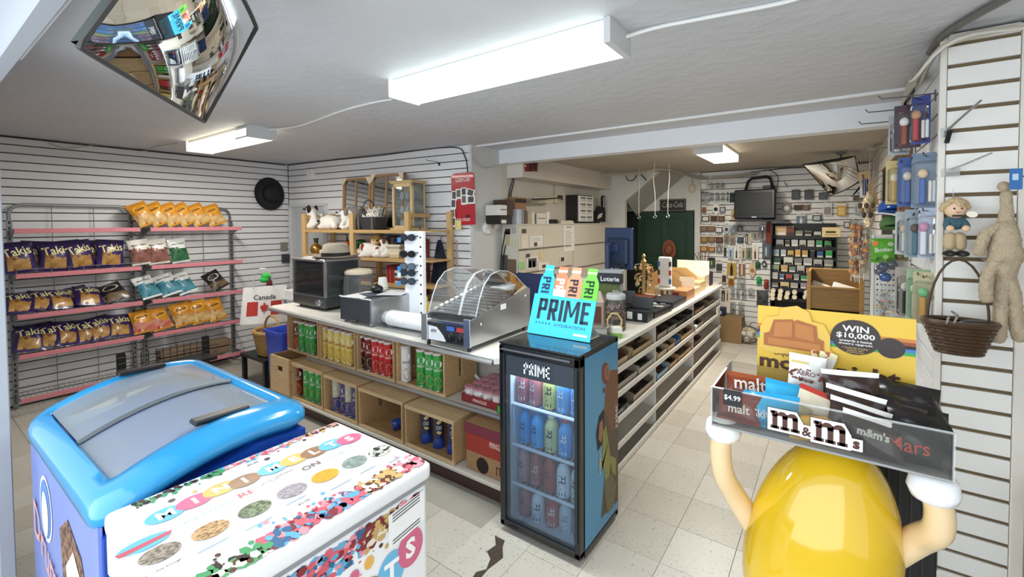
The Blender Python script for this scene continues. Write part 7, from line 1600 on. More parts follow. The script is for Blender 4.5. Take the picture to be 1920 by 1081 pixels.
row('the third row by the television', [(1316, 384, 1324, 399, '9A6E42', '7E5430', 'card', 'brown card pack'), (1336, 381, 1349, 401, 'EDEBE6', '26241F', 'round', 'white card with a black ring'), (1350, 384, 1360, 398, '1E1E20', 'B9B9BC', 'card', 'black card with white print'), (1370, 392, 1382, 414, 'C9A46A', '8E6A3A', 'round', 'tan shaped card pack')])
row('the fourth far wall row', [(1316, 401, 1330, 415, BK, CR, 'card', 'black and white carded lure'), (1332, 400, 1346, 415, '7E5E3A', '4A3420', 'card', 'orange brown carded lure'), (1347, 401, 1359, 415, '3E3020', '6E5030', 'card', 'dark brown carded lure')])
row('the row below the television', [(1313, 420, 1326, 434, '4E3E2A', B2, 'card', 'olive brown carded lure'), (1327, 420, 1340, 434, '524030', B2, 'card', 'brown carded lure'), (1341, 422, 1355, 436, BK, 'D9D6D0', 'card', 'black and white carded lure'), (1357, 420, 1368, 438, 'B9BCBE', '2E2E30', 'round', 'grey card with two dark rings'), (1369, 422, 1382, 438, 'A5A8AA', 'E4E6E6', 'lure', 'silver blister pack'), (1383, 422, 1393, 434, '6A4E40', 'D9CFC0', 'lure', 'small brown blister pack'), (1423, 421, 1436, 450, '85898A', '7A4A38', 'tool', 'long grey pack with a fillet knife')])
row('the sixth far wall row', [(1314, 440, 1327, 454, '5E462A', 'A9854E', 'card', 'golden brown carded lure'), (1328, 440, 1341, 454, '5A4430', 'A07C4A', 'card', 'brown carded lure'), (1342, 440, 1356, 455, '2E2620', '6A3E30', 'card', 'dark red carded lure'), (1358, 440, 1367, 456, '8E7E66', '4E3A28', 'lure', 'olive blister pack'), (1368, 441, 1379, 457, 'A58E7A', '8A4A3A', 'lure', 'tan blister pack'), (1382, 440, 1394, 455, '22262E', '4A5262', 'card', 'dark navy pack'), (1397, 435, 1403, 456, '55504A', CR, 'tool', 'narrow dark tool pack'), (1403, 436, 1409, 456, 'DAD0B8', 'B9A888', 'tool', 'narrow cream tool pack'), (1410, 434, 1422, 448, 'C9B9A0', '4A3A2E', 'lure', 'cream blister of dark hooks')])
row('the seventh far wall row', [(1313, 457, 1327, 471, '6A4A28', 'C9964E', 'card', 'orange brown carded lure'), (1328, 459, 1341, 472, '5E4428', 'B98A4A', 'card', 'brown carded lure'), (1343, 459, 1355, 473, '9A8A80', 'EDEAE6', 'lure', 'pale blister with two white floats'), (1357, 461, 1362, 480, '3E4A44', '1E2A24', 'tool', 'narrow dark green tool pack'), (1365, 460, 1375, 484, 'A9B9C4', '4A6A8A', 'tool', 'pale blue tool pack'), (1376, 462, 1386, 486, 'E0DACE', '3A3632', 'tool', 'white card with a black pen tool'), (1389, 461, 1399, 485, 'C2B69E', '5A4A36', 'tool', 'tan tool pack'), (1400, 461, 1409, 485, '6E7A5A', '3E4A2E', 'tool', 'green camouflage tool pack'), (1410, 462, 1422, 487, 'DED6C6', '6A3E30', 'tool', 'white card with a brown handled knife'), (1429, 452, 1445, 484, '4E5866', 'CDD6E2', 'lure', 'large slate blue blister pack')])
row('the eighth far wall row', [(1328, 483, 1341, 500, '2A2C28', 'C9D24E', 'lure', 'black card with a yellow lure'), (1343, 489, 1354, 507, '5E605C', '3A3C3A', 'card', 'dark grey pack'), (1363, 489, 1381, 518, 'B9964E', '2E2A20', 'tool', 'tan and yellow tool pack'), (1385, 491, 1397, 518, '8E5E4A', 'D9C4A0', 'tool', 'rust coloured tool pack'), (1404, 491, 1417, 519, 'D3BC90', 'A07A4A', 'round', 'cream oval card with a lure'), (1416, 491, 1426, 502, '2E5A3A', '1E4A2C', 'bag', 'small green bag', '2E5A3A'), (1428, 489, 1438, 501, '3A3C3C', 'B9BCBC', 'round', 'black fishing reel card')])
row('the ninth far wall row', [(1353, 508, 1363, 530, 'E2DCCE', '4A3A30', 'card', 'white card with a dark print'), (1365, 516, 1377, 535, 'C9964A', '8A5A28', 'card', 'orange yellow card pack'), (1381, 518, 1399, 538, 'D9D6CE', '8A8A84', 'bag', 'clear tilted bag of tackle'), (1418, 519, 1428, 532, '2FA05A', '1E7A40', 'bag', 'bright green bag', '2FA05A'), (1432, 524, 1441, 541, '9A4030', '6A2A20', 'bag', 'rust red bag', '9A4030')])
row('the row beside the counter end', [(1353, 541, 1359, 566, '2A2826', 'E4DED4', 'tool', 'narrow black tool pack'), (1360, 540, 1368, 566, 'D9CFC0', '8A4A38', 'tool', 'white card with a red handled tool'), (1370, 539, 1378, 556, 'B9BCBA', '6A8AA8', 'bag', 'clear bag of blue items'), (1380, 539, 1388, 556, 'C2C4C2', '8E9090', 'bag', 'clear bag of white items'), (1390, 540, 1400, 558, 'A9A9A4', '5A524C', 'bag', 'clear bag of brown items'), (1402, 541, 1415, 554, 'C4BEB0', '8A8478', 'bag', 'clear bag of pale items'), (1418, 545, 1440, 572, '4A4C4E', '2A2C2E', 'bag', 'large dark grey bag', '4A4C4E')])
row('the lowest far wall row', [(1368, 567, 1380, 584, 'A9A49A', '6A6258', 'bag', 'clear bag of grey items'), (1384, 567, 1396, 585, 'CFC6B4', '9A9080', 'bag', 'clear bag of cream items')])
row('the row under the convex mirror', [(1484, 355, 1500, 374, '3A3C3E', '6E7072', 'lure', 'clear pack of dark knives'), (1508, 355, 1525, 374, '35373A', '6A6C6E', 'lure', 'clear pack of dark knives'), (1535, 360, 1552, 374, '45473F', '77797A', 'lure', 'half hidden clear pack of knives'), (1600, 362, 1618, 376, '3A322C', '6A5A4A', 'card', 'dark pack hung askew')])
row('the row over the tier rack', [(1466, 378, 1484, 400, '8A826A', 'D9D6CC', 'round', 'camouflage card with a white ring'), (1488, 380, 1504, 394, '6E4E38', '3E2A1E', 'card', 'brown carded knife'), (1505, 380, 1518, 394, '5E463A', '8A6E58', 'card', 'dull brown carded knife'), (1543, 379, 1560, 404, 'E4E0D8', '9A9088', 'card', 'white printed card'), (1569, 379, 1587, 405, 'D39A34', 'E9C678', 'card', 'orange card with a cream swirl'), (1603, 382, 1616, 404, 'B9BCBE', 'DADCDE', 'lure', 'clear blister pack by the corner')])
row('the row touching the tier rack', [(1493, 401, 1511, 426, '77828E', 'E9ECEE', 'tool', 'slate blue pack with a white tool'), (1523, 399, 1540, 414, '2A2628', 'B9BCBE', 'card', 'black card with silver print'), (1525, 414, 1541, 437, '2E8A8E', 'E4ECEA', 'card', 'teal card pack'), (1582, 411, 1594, 427, '35282A', 'D9D2CC', 'card', 'dark striped pack'), (1597, 411, 1610, 424, '8E8A80', '5A564E', 'bag', 'grey bag of tackle')])
t = thing('red_strap', 'long red fabric strap hanging left of the black tier rack', 'strap', P(1442, 416, y=6.84)); MB().box(-.03, .03, -.006, .006, -.30, 0, b=.004).build('strap', M('8E3628', .8, bump=.2), t); MB().box(-.022, .022, -.009, .009, -.02, .05, b=.004).build('buckle', M('5A4A3A', .5), t)
t = thing('metal_pot', 'small grey pot of sticks on the far wall at the counter end', 'pot', P(1320, 506, y=6.78)); MB().lathe([(.045, 0), (.06, .13), (.063, .132), (.055, .13), (.04, .012)], 14).build('pot', M('6E6E6A', .35, .7), t, 50)
for k in range(5): MB().tube([(.01*k-.02, 0, .02), (.05*k-.14, .01*k, .25+.02*(k % 2))], .005, 5).build('stick', M(('5A3E2E', '8A3A30', '4A4438')[k % 3], .6), t)
t = thing('navy_cap_box', 'navy blue cap lying in a small box on the brown carton', 'cap', (-1.37, 6.62, .362)); MB().box(-.09, .09, -.07, .08, 0, .11, b=.006).build('box', M('1E2A4E', .6), t); MB().ball((.02, -.072, .05), .035, .01, .03).build('white_badge', M('DAD6CC', .5), t)
t = thing('brown_carton', 'plain brown cardboard carton on the floor at the far end of the aisle', 'box', (-1.25, 6.66, 0)); MB().box(-.20, .20, -.13, .13, 0, .36, b=.004).build('body', M('8E7350', .65, var=.1), t, 0); MB().box(-.2, .2, -.002, .002, .3605, .362).build('tape', M('A98E62', .4), t, 0)
t = thing('white_carton', 'small white carton shelf box above the navy cap', 'box', P(1358, 585, y=6.80)); MB().box(-.09, .09, -.06, .06, .0, .15, b=.003).build('body', M('DAD6CE', .6), t, 0); MB().tube([(0, .06, .1), (0, .09, .1)], .004, 4).build('peg_hook', card_hook, t)
t = thing('toy_bag', 'clear bag of small cream toys on the floor by the far wall', 'bag', (-.98, 6.62, 0)); m = MB(); rr = random.Random(6)
for k in range(14): m.ball((rr.uniform(-.10, .10), rr.uniform(-.06, .06), .04+rr.random()*.17), .035, .03, .035, 8, 6, k % 2)
o = m.build('toys', [M('E2CBA0', .5), M('EDE4D4', .5)], t); m = MB(); m.ball((0, 0, .13), .15, .10, .125, 14, 10); m.build('bag', glass('F1F2F0', .16, .06), t, 60); MB().lathe([(.02, .25), (.05, .30)], 10).build('tied_neck', glass('F1F2F0', .3, .1), t)
# television on its bracket shelf
q = P(1416, 383, y=6.60); t = thing('television', 'small black flat television on a wall bracket shelf', 'television', (q.x, 6.58, 1.735), radians(-5))
MB().box(-.26, .26, -.05, .03, 0, .40, b=.015).build('housing', M('191A1C', .35), t); MB().box(-.215, .215, -.054, -.049, .055, .35, b=.002).build('screen', M('0B0C0E', .45), t, 0); MB().box(-.03, .03, -.053, -.049, .018, .03).build('badge_plate', M('B9BBBD', .3, .8), t, 0); MB().box(-.17, .17, .03, .12, .06, .33, b=.03).build('rear_shell', M('19191B', .5), t)
t = thing('tv_bracket', 'black wall bracket with a hoop and shelf holding the television', 'bracket', (q.x, 6.60, 0), radians(-3))
MB().box(-.30, .38, -.16, .28, 1.700, 1.722, b=.004).build('shelf', blackp, t, 0)
m = MB(); hp = [(.18, .20, 2.05), (.18, .16, 2.20), (.165, .12, 2.285), (.12, .10, 2.31), (-.06, .10, 2.30), (-.11, .10, 2.26), (-.15, .10, 2.12)]
m.tube(hp, .03, 8, r2=.02); m.build('hoop', blackp, t); MB().box(.05, .2, .24, .29, 1.72, 2.2, b=.006).build('wall_plate', blackp, t)
t = thing('strap_hook', 'bare twin wire hook on the far wall under the ceiling cable', 'hook', P(1473, 346, y=6.86)); MB().tube([(-.02, 0, .05), (0, 0, .0), (.03, -.05, -.04)], .003, 4).tube([(0, 0, 0), (.03, -.06, .01)], .003, 4).build('rod', b0, t)
# black tier rack
q0, q1 = P(1447, 580, y=6.52), P(1566, 560, y=6.52)
t = thing('tier_rack', 'black stepped rack of small boxes against the far wall', 'rack', (q0.x, 6.52, 0)); rwid = q1.x-q0.x; bk_ = M('161617', .5)
ztr = [P(1460, v, y=6.50).z for v in (443, 463, 482, 497, 510, 524, 538, 556)]
MB().box(-.012, 0, -.10, .33, 0, ztr[0]+.17).box(rwid, rwid+.012, -.10, .33, 0, ztr[1]+.14).build('side_panel', bk_, t, 0); MB().box(0, rwid, .31, .33, 0, ztr[0]+.17).build('back_panel', bk_, t, 0)
for k, z in enumerate(ztr):
    yo = .20-.030*k
    MB().box(0, rwid, yo-.10, .31, z-.012, z).build('tier', bk_, t, 0); MB().box(0, rwid, yo-.105, yo-.10, z-.035, z+.012).build('tier_lip', bk_, t, 0)
MB().box(0, rwid, -.10, .31, 0, .10).build('plinth', bk_, t, 0)
TR = [[(1453, 1475, 423, 'C9A878', 'tan'), (1474, 1490, 424, '6A3426', 'maroon'), (1491, 1506, 432, '7A7E6E', 'olive grey'), (1508, 1523, 433, '3A2E2C', 'dark brown'), (1526, 1540, 434, 'BDBDB6', 'pale grey')],
      [(1455, 1470, 449, '8E8E8C', 'grey'), (1472, 1482, 450, '3E3C34', 'dark olive'), (1484, 1497, 449, 'B4B2AC', 'pale grey'), (1499, 1512, 450, 'A9A7A2', 'light grey'), (1514, 1528, 450, 'A5A39E', 'stone grey'), (1530, 1543, 451, '3E8A62', 'green and white'), (1546, 1560, 451, '4E8A50', 'leaf green')],
      [(1450, 1462, 467, '7E94A8', 'blue grey'), (1464, 1475, 468, '9EA6AA', 'pale blue'), (1477, 1489, 469, 'B99A5A', 'yellow'), (1491, 1502, 468, 'C29A4A', 'gold'), (1504, 1516, 469, 'B08A4E', 'tan gold'), (1519, 1529, 470, '22262A', 'black'), (1532, 1545, 471, '2E4E86', 'royal blue'), (1548, 1562, 470, '2F9A48', 'bright green')],
      [(1450, 1465, 484, '2E4A42', 'dark green'), (1470, 1488, 482, 'C4C0B6', 'cream'), (1490, 1505, 484, '6E6C6A', 'dark grey'), (1507, 1524, 484, '9A9894', 'grey'), (1526, 1543, 486, 'A5A29C', 'warm grey'), (1546, 1564, 487, '8E8C88', 'ash grey')],
      [(1448, 1462, 496, '7E9272', 'sage green'), (1465, 1478, 497, 'B9965A', 'amber'), (1480, 1493, 500, '6E8076', 'grey green'), (1495, 1510, 498, 'AAA69C', 'stone'), (1512, 1526, 502, 'A9726A', 'pink'), (1529, 1542, 503, '3A6A52', 'bottle green'), (1545, 1562, 501, '8E8C86', 'grey')],
      [(1448, 1460, 510, 'A9A7A2', 'light grey'), (1462, 1472, 514, '4A6284', 'blue'), (1474, 1487, 514, 'A0463E', 'red'), (1489, 1500, 514, '7E8488', 'silver'), (1502, 1516, 517, '3E8A58', 'green')],
      [(1448, 1461, 530, '6E6C68', 'grey'), (1464, 1481, 529, 'C4B078', 'cream yellow'), (1483, 1498, 530, '9A9894', 'silver grey'), (1502, 1514, 531, '8E8290', 'mauve')]]
for k, rw_ in enumerate(TR):
    yo = .20-.030*k; yy = 6.52+yo-.09
    for j, (u0, u1, v, c, nm) in enumerate(rw_):
        a, b = P(u0, 440, y=yy).x, P(u1, 440, y=yy).x; h = max(.03, P((u0+u1)/2, v, y=yy).z-ztr[k])
        tt = thing('tobacco_box', '%s box on the %s tier of the black rack, %s from left' % (nm, ORD[k], ORD[j]), 'box', (a, yy, ztr[k]+.001), 0, 'boxes on the tier rack'); w = b-a
        MB().box(0, w-.004, 0, .11, 0, h*.96, b=.002).build('body', M(c, .5, var=.2, sc=30), tt, 0); MB().box(w*.08, w*.86, -.002, 0, h*.12, h*.36).build('label', M(('DAD6CC', '2A2826', 'C9C0A8')[(j+k) % 3], .5), tt, 0)
        MB().box(w*.03, w*.92, .002, .10, h*.96, h*.97+.004).build('packets', M(('5A5650', 'A9A49A')[j % 2], .5), tt, 0)
a = P(1541, 452, y=6.44); t = thing('cream_box', 'long cream box overhanging the top right of the black rack', 'box', (a.x, 6.50, ztr[0]+.001), 0); w = P(1576, 440, y=6.44).x-a.x; MB().box(0, w, -.06, .10, 0, .12, b=.003).build('body', M('D9C28E', .6), t, 0); MB().box(w*.2, w*.75, -.062, -.06, .05, .075).box(w*.15, w*.85, -.062, -.06, .025, .032).build('print', M('4A3A26', .6), t, 0)
rl = None
for k, (u, v) in enumerate(((1450, 544), (1464, 545), (1449, 551), (1463, 552), (1477, 549), (1490, 547), (1449, 558), (1462, 558), (1475, 556), (1512, 548), (1510, 556), (1490, 556))):
    q = P(u, v, y=6.40)
    if rl: dup(rl, (q.x, 6.36, q.z), None, 'white cardboard tube end in the lowest tier, %s of the bundle' % ORD[k])
    else: rl = thing('paper_tube', 'white cardboard tube end in the lowest tier, first of the bundle', 'tube', (q.x, 6.36, q.z), 0, 'tube ends in the lowest tier'); m = MB(); m.T = RX(-pi/2); m.lathe([(.020, 0), (.028, -.002), (.030, .06), (.02, .06)], 14); m.T = I4; m.build('tube', M('D9CDB4', .6), rl, 50)
    
# two tier wooden bin
t = thing('wooden_bin', 'tall brown wooden two tier produce bin at the end of the aisle', 'bin', (-.205, 4.95, 0)); wd = M('9A7440', .55, kind='wood', sub=(3, 30, 30), var=.3); wdl = M('B98E52', .55, kind='wood', sub=(3, 30, 30), var=.25); W3 = .43
MB().box(0, .02, 0, .34, 0, 1.215).box(W3-.02, W3, 0, .34, 0, 1.215).build('side_board', wd, t, 0); MB().box(0, W3, .32, .34, .62, 1.21).build('back_board', wd, t, 0)
for z0, z1, y in ((.86, 1.075, -.002), (.62, .80, -.05)): MB().box(-.004, W3+.004, y, y+.018, z0, z1, b=.002).build('front_board', wd, t, 0)
MB().box(.02, W3-.02, 0, .32, .88, .895).box(.02, W3-.02, -.03, .32, .63, .645).box(0, W3, .0, .32, .3, .315).build('shelf', wd, t, 0)
MB().box(-.01, .024, -.01, .006, .84, 1.222, b=.002).box(W3-.024, W3+.01, -.01, .006, .84, 1.222, b=.002).box(0, W3, -.008, .006, 1.062, 1.08, b=.002).box(0, W3, .318, .344, 1.205, 1.222, b=.002).box(0, .022, .0, .34, 1.208, 1.22, b=.002).box(W3-.022, W3, 0, .34, 1.208, 1.22, b=.002).build('edge_trim', wdl, t, 0)
for k, (x, r, c1) in enumerate(((.10, .35, 'E9E2D4'), (.28, .28, 'EDE8E0'))):
    tt = thing('white_case', 'white and black packet lying tilted in the upper wooden bin, %s one' % ('left', 'right')[k], 'packet', (-.205+x, 5.08, 1.04), (radians(20), r, 0)); MB().box(-.09, .12, -.06, .06, 0, .035, b=.01).build('body', M(c1, .5), tt, 0); MB().ball((.02, -.05, .02), .06, .02, .018).build('black_part', blackp, tt)
    MB().box(-.08, .1, -.05, .06, -.15, -.0).build('lower', M('5A4A3A', .6), tt, 0)
tt = thing('dark_packets', 'dark packets just showing over the lower wooden bin board', 'packet', (-.15, 4.93, .80)); m = MB(); rr = random.Random(9)
for k in range(7): m.T = T(.05*k, .05+.02*(k % 2), .0) @ RY(rr.uniform(-.4, .4)); m.box(-.03, .03, -.02, .02, -.14, .025, m=k % 2)
m.build('body', [M('2E2A28', .5), M('B9A88A', .5)], tt, 0)
# ================================================================ right hand wall and the sweets display
hk = M('6A6864', .35, .8); clr = glass('F6F7F7', .05, .04)
def peghook(parent, x0, y, z, ln, name='peg_hook'): MB().tube([(x0, y, z), (x0-ln, y, z+.006), (x0-ln-.012, y, z+.022)], .0035, 5).box(x0-.004, x0, y-.012, y+.012, z-.035, z+.015).build(name, hk, parent)
for k, (y, z, ln) in enumerate(((2.72, P(1741, 192, x=XR).z, .20), (2.95, P(1735, 204, x=XR).z, .24), (3.2, P(1730, 215, x=XR).z, .26), (3.3, 2.13, .2))):
    t = thing('slat_hook', 'bare grey wire hook high on the pier side, %s from the front' % ORD[k], 'hook', (0, 0, 0), 0, 'hooks on the pier side'); peghook(t, XR, y, z, ln, 'rod')
def toy_pack(label, u, v, hpx, y, rz, cback, chead, cbody, wide=.085):
    q = P(u, v, y=y); h = hpx/822*(y*.86)*1.0
    t = thing('dispenser_pack', label, 'toy pack', q, rz, None); w = wide
    MB().box(-w/2, w/2, 0, .002, -h, .03).build('card', M(cback, .5, var=.3, sc=30), t, 0); MB().box(-w/2+.004, w/2-.004, -.035, -.001, -h+.01, -h*.05, b=.012).build('blister', clr, t, 0)
    MB().box(-.022, .0, -.028, -.008, -h*.92, -h*.40, b=.004).build('dispenser', M(cbody, .4), t, 0); MB().ball((-.011, -.018, -h*.30), .019, .016, .022, 10, 7).build('head', M(chead, .4), t)
    for s in range(2): MB().box(.010+.014*s, .022+.014*s, -.026, -.010, -h*.88, -h*.45, b=.003).build('sweet_roll', M(('E6DAD0', 'C9D2DA')[s], .4), t, 0)
    MB().tube([(0, .06, .012), (0, -.09, .012), (0, -.098, .022)], .003, 5).build('peg_hook', hk, t)
    return t
R_ = radians
for q in (('carded toy with a white head and rust body, top group of the pier side', 1702, 208, 62, 2.72, R_(-8), '4A2E3A', 'EDE9E2', '9C4A32', .10), ('carded toy on a blue picture card, top group of the pier side', 1727, 192, 68, 2.66, R_(-25), '2E3A78', 'C9966A', 'B23A34', .07), ('clear pack of white tubes, leftmost in the top group', 1686, 226, 58, 2.95, R_(10), 'B9BCC0', 'E9ECEE', 'DADDE2', .09),
          ('carded toy with a tan body, leftmost in the second group', 1682, 312, 64, 2.85, R_(5), 'C9B27A', 'E6D6B8', 'C9A860', .09), ('carded toy with a cream head and blue body, middle of the second group', 1708, 306, 72, 2.78, R_(-5), '3A5A9A', 'E9DCC4', '2E5AA8', .10), ('carded toy with a red hat and blue body, rightmost in the second group', 1738, 298, 80, 2.68, R_(-15), '6A7A8E', 'E4C4A0', '2A56A4', .11), ('brown blank cards hanging behind the second group', 1708, 376, 20, 2.90, R_(0), 'A8744E', 'A8744E', 'A8744E', .11),
          ('clear pack of pale tubes, leftmost in the third group', 1700, 408, 62, 2.82, R_(10), 'BFC2C4', 'D9C0A0', 'E4DAD0', .09), ('carded toy with dark hair and teal body, middle of the third group', 1722, 404, 70, 2.74, R_(-5), '8E9AA0', '4A342A', '2E6A7E', .10), ('carded toy with a pink tube, rightmost in the third group', 1740, 400, 74, 2.68, R_(-18), 'A9B2C4', 'C98AA8', 'D6DAE2', .07),
          ('carded toy with a green top and orange base, rightmost in the fourth group', 1738, 522, 76, 2.68, R_(-15), 'B9B08A', '7EC48A', 'D6A04A', .10), ('carded toy with a white cap and black body, left of the fourth group', 1702, 512, 74, 2.86, R_(6), 'B0A49A', 'E9E2DA', '26262A', .10), ('clear pack with a green header, middle of the fourth group', 1722, 516, 74, 2.76, R_(-8), '9AB48E', 'B9DAB4', 'C9CCCE', .09)):
    toy_pack(*q)
for k, (v, y, c) in enumerate(((388, 2.98, '2A4E9A'), (412, 3.0, '4A6A38'))):
    q = P(1668+3*k, v+(6 if k else 0), y=y); t = thing('cap', ('blue cap with white eye print hooked beside the carded toys', 'olive green cap hanging just below the blue cap')[k], 'cap', q, R_(15)); t.scale = (.68, .68, .68); m = MB(); m.T = RX(R_(-20)); m.lathe([(.075, -.035), (.078, -.01), (.07, .02), (.045, .045), (.01, .052)], 18); m.build('crown', M(c, .8), t, 60)
    m = MB(); m.T = T(0, -.06, -.035); m.prism(ellipse(.06, .055, 16), .006); m.build('peak', M(c, .8), t, 0)
    if k == 0:
        for s in (-1, 1): MB().ball((s*.028, -.07, .0), .014, .006, .007).build('white_print', M('EDEDED', .5), t)
t = thing('long_peg', 'long white peg arm reaching across the pier side', 'hook', (0, 0, 0)); MB().tube([P(1640, 398, y=3.0), P(1690, 403, y=2.9), P(1752, 408, y=2.64)], .005, 6).build('rod', M('D9D6D0', .4), t)
# peg board with lollipops
pb = M('E4E1DA', .5); a, b = P(1637, 600, y=3.62), P(1700, 440, y=3.62)
t = thing('peg_board', 'white peg board panel hung with sweets beside the pier', 'peg board', (a.x, 3.63, 0)); w = b.x-a.x
MB().box(0, w, 0, .012, .30, b.z).build('panel', pb, t, 0); m = MB()
for i in range(7):
    for j in range(16): flat(m, ellipse(.0055, .0055, 8, .02+(w-.04)*i/6, .86+.035*j), lambda X, Z: (X, -.001, Z))
m.build('holes', M('2A2826', .8), t, 0); MB().box(-.015, 0, -.01, .03, .0, b.z).box(w, w+.015, -.01, .03, 0, b.z).build('post', pb, t, 0); MB().box(0, w*.8, -.004, -.001, 1.02, 1.05).build('label_strip', M('D9C490', .5), t, 0)
t = thing('red_card', 'dark red backing card low on the peg board', 'card', (a.x+.01, 3.615, .93)); MB().box(0, .14, 0, .004, -.22, 0.1).build('card', M('8A3228', .5), t, 0)
# green bag
q = P(1656, 470, y=3.55); t = thing('candy_bag', 'bright green bag of sweets hung on the peg board', 'sweet bag', (q.x, 3.57, P(1656, 493, y=3.55).z), 0); hgt = P(1656, 447, y=3.55).z-P(1656, 493, y=3.55).z; wid = P(1680, 470, y=3.55).x-P(1632, 470, y=3.55).x
bag_parts(t, wid, hgt, .05, '5AA82E', '5CB02A', '6AA83A', '3A7A22', 'Skittles', 'F4F6EE', .55, .12, .74, None, .28)
m = MB(); f_ = lambda X, Z: (X, -.024, Z); flat(m, ellipse(.018, .018, 12, -wid*.32, hgt*.8), f_, 0); flat(m, ellipse(.016, .014, 12, wid*.28, hgt*.78), f_, 1); flat(m, ellipse(.015, .013, 12, wid*.1, hgt*.26), f_, 2); m.build('fruit_print', [M('D98A34', .4), M('B9C8A0', .4), M('A9D27A', .4)], t, 0)
q = P(1688, 462, y=3.58); t = thing('candy_bag', 'mixed dark bag of sweets half hidden behind the green bag', 'sweet bag', (q.x, 3.60, P(1688, 488, y=3.58).z)); bag_parts(t, .075, .17, .03, '6A5A40', '8E7A50', 'A9905A', '3E5A30', None, 'FFFFFF')
# lollipop cluster at the corner
cols_ = ['C98A4A', 'D9A86A', 'B9704A', 'D6B48A', 'C98E80', 'A9A090']
lol = {}
rr = random.Random(21)
t = thing('lollipop_strip', 'white hanging strip board behind the lollipop cluster', 'strip', (0, 0, 0)); a, b = P(1600, 520, y=3.75), P(1631, 425, y=3.75); MB().box(a.x, b.x, 3.75, 3.757, a.z, b.z).build('board', M('D9D2C4', .6), t, 0)
for k in range(46):
    u, v = rr.uniform(1594, 1627), 424+88*(k/45)+rr.uniform(-3, 3); q = P(u, v, y=3.66+.06*rr.random()); c = k % 6
    lb = '%s wrapped lollipop in the hanging cluster beside the green candy bag' % ('amber', 'honey coloured', 'rust', 'pale tan', 'dusty pink', 'grey green')[c]
    if c in lol: dup(lol[c], q, rr.random()*3, lb)
    else:
        o = thing('lollipop', lb, 'lollipop', q, rr.random()*3, '%s lollipops in the corner cluster' % lb.split(' wrapped')[0]); MB().ball((0, 0, 0), .019, .019, .019, 10, 7).build('ball', M(cols_[c], .25, coat=.5), o); MB().lathe([(.020, .004), (.008, .018), (.022, .034)], 8).build('wrapper_twist', glass('F4EEE2', .35, .05), o); MB().tube([(0, 0, -.018), (.004, .0, -.07)], .0025, 4).build('stick', M('E9E4DA', .5), o); lol[c] = o
for k, (u, v, c) in enumerate(((1655, 500, '4A4E66'), (1660, 520, '3E5A96'), (1650, 508, '5A5E74'), (1672, 497, '6A6E80'))):
    q = P(u, v, y=3.40+.05*k); o = thing('lollipop', ('slate blue ball lollipop on the peg board', 'bright blue ball lollipop low on the peg board', 'grey blue ball lollipop behind the slate one', 'pale slate ball lollipop at the right of the peg board')[k], 'lollipop', q); MB().ball((0, 0, 0), .032, .032, .03, 14, 9).build('ball', M(c, .2, coat=.6), o); MB().tube([(.0, .02, 0), (.06, .2, -.01)], .004, 5).build('stick', M('D9D9D6', .4), o); MB().lathe([(.012, .028), (.02, .045)], 8).build('wrapper_twist', clr, o)
for k, (u, v, c, c2) in enumerate(((1664, 545, 'E0D6C6', 'A9805A'), (1652, 562, 'D6C6AE', '8E6A4A'), (1663, 580, 'D9A890', 'B0584A'), (1680, 570, 'CFC9BE', '7A7A78'), (1648, 590, 'C9B08A', 'B98A4E'), (1690, 585, 'E2E0DC', '9AA0A4'), (1672, 600, 'D9C4A8', 'C08A5A'))):
    pack('clear bag of sweets low on the peg board, %s from the top' % ORD[k], u-13, v-16, u+13, v+16, c, c2, 'bag', y=3.42-.03*k, cat='sweet bag', name='candy_bag', tilt=rr.uniform(-.3, .3))
# mobile, ruler sign, knives at the far corner
t = thing('fish_mobile', 'long cream spotted wooden fish hanging at the far corner', 'ornament', P(1630, 362, y=5.35)); m = MB(); m.lathe([(.008, -.40), (.012, -.36), (.04, -.28), (.058, -.16), (.045, -.05), (.02, -.01), (.03, .01), (.012, .02)], 14, 0, 1, .6); m.build('body', M('E4D8BE', .6, kind='chips', sc=45, sub='A9946A'), t, 60); MB().tube([(0, 0, .02), (0, 0, ZB-t.location.z)], .002, 4).build('string', gc, t)
for k in range(7): q = P(1612+4*k, 385+9*(k % 3), y=5.3); tt = thing('small_ornament', 'little dark figurine hanging round the spotted fish, %s from left' % ORD[k], 'ornament', q, 0, 'figurines round the spotted fish'); MB().ball((0, 0, 0), .018, .012, .03, 8, 6).build('body', M(('5A4436', '8A7258', '3A3634')[k % 3], .6), tt); MB().tube([(0, 0, .02), (0, 0, ZB-q.z)], .0012, 4).build('string', gc, tt)
t = thing('wooden_ruler', 'tan wooden board with dark lettering hanging tilted at the far corner', 'sign', P(1607, 324, y=5.5), (0, R_(-14), 0)); MB().box(0, .10, 0, .008, -.36, 0, b=.002).build('board', M('B49A6C', .6, kind='wood', sub=(30, 30, 3)), t, 0); MB().box(.03, .05, -.001, 0, -.32, -.03).box(.06, .066, -.001, 0, -.3, -.08).build('print', M('5E4A30', .6), t, 0); MB().tube([(.05, .004, 0), (.05-.24*(ZB-t.location.z), .004, ZB-t.location.z)], .002, 4).build('cord', gc, t)
t = thing('torch_pack', 'navy torch in a clear pack near the ceiling corner', 'torch', P(1622, 340, y=5.5)); MB().lathe([(.018, -.14), (.018, -.03), (.03, 0), (.03, .02)], 12).build('body', M('26346A', .35), t); MB().box(-.04, .04, .03, .034, -.16, .06).build('card', M('C9CCD0', .5), t, 0)
for k in range(6): t = thing('metal_ruler', 'thin pale metal strip fanned out beside the round mirror, %s from left' % ORD[k], 'ruler', P(1592+4*k, 374-5*k, y=5.75), (0, R_(38), 0), 'metal strips beside the mirror'); MB().box(-.008, .008, 0, .003, 0, .20, b=.001).build('strip', M('B9B6AE', .35, .6), t, 0)

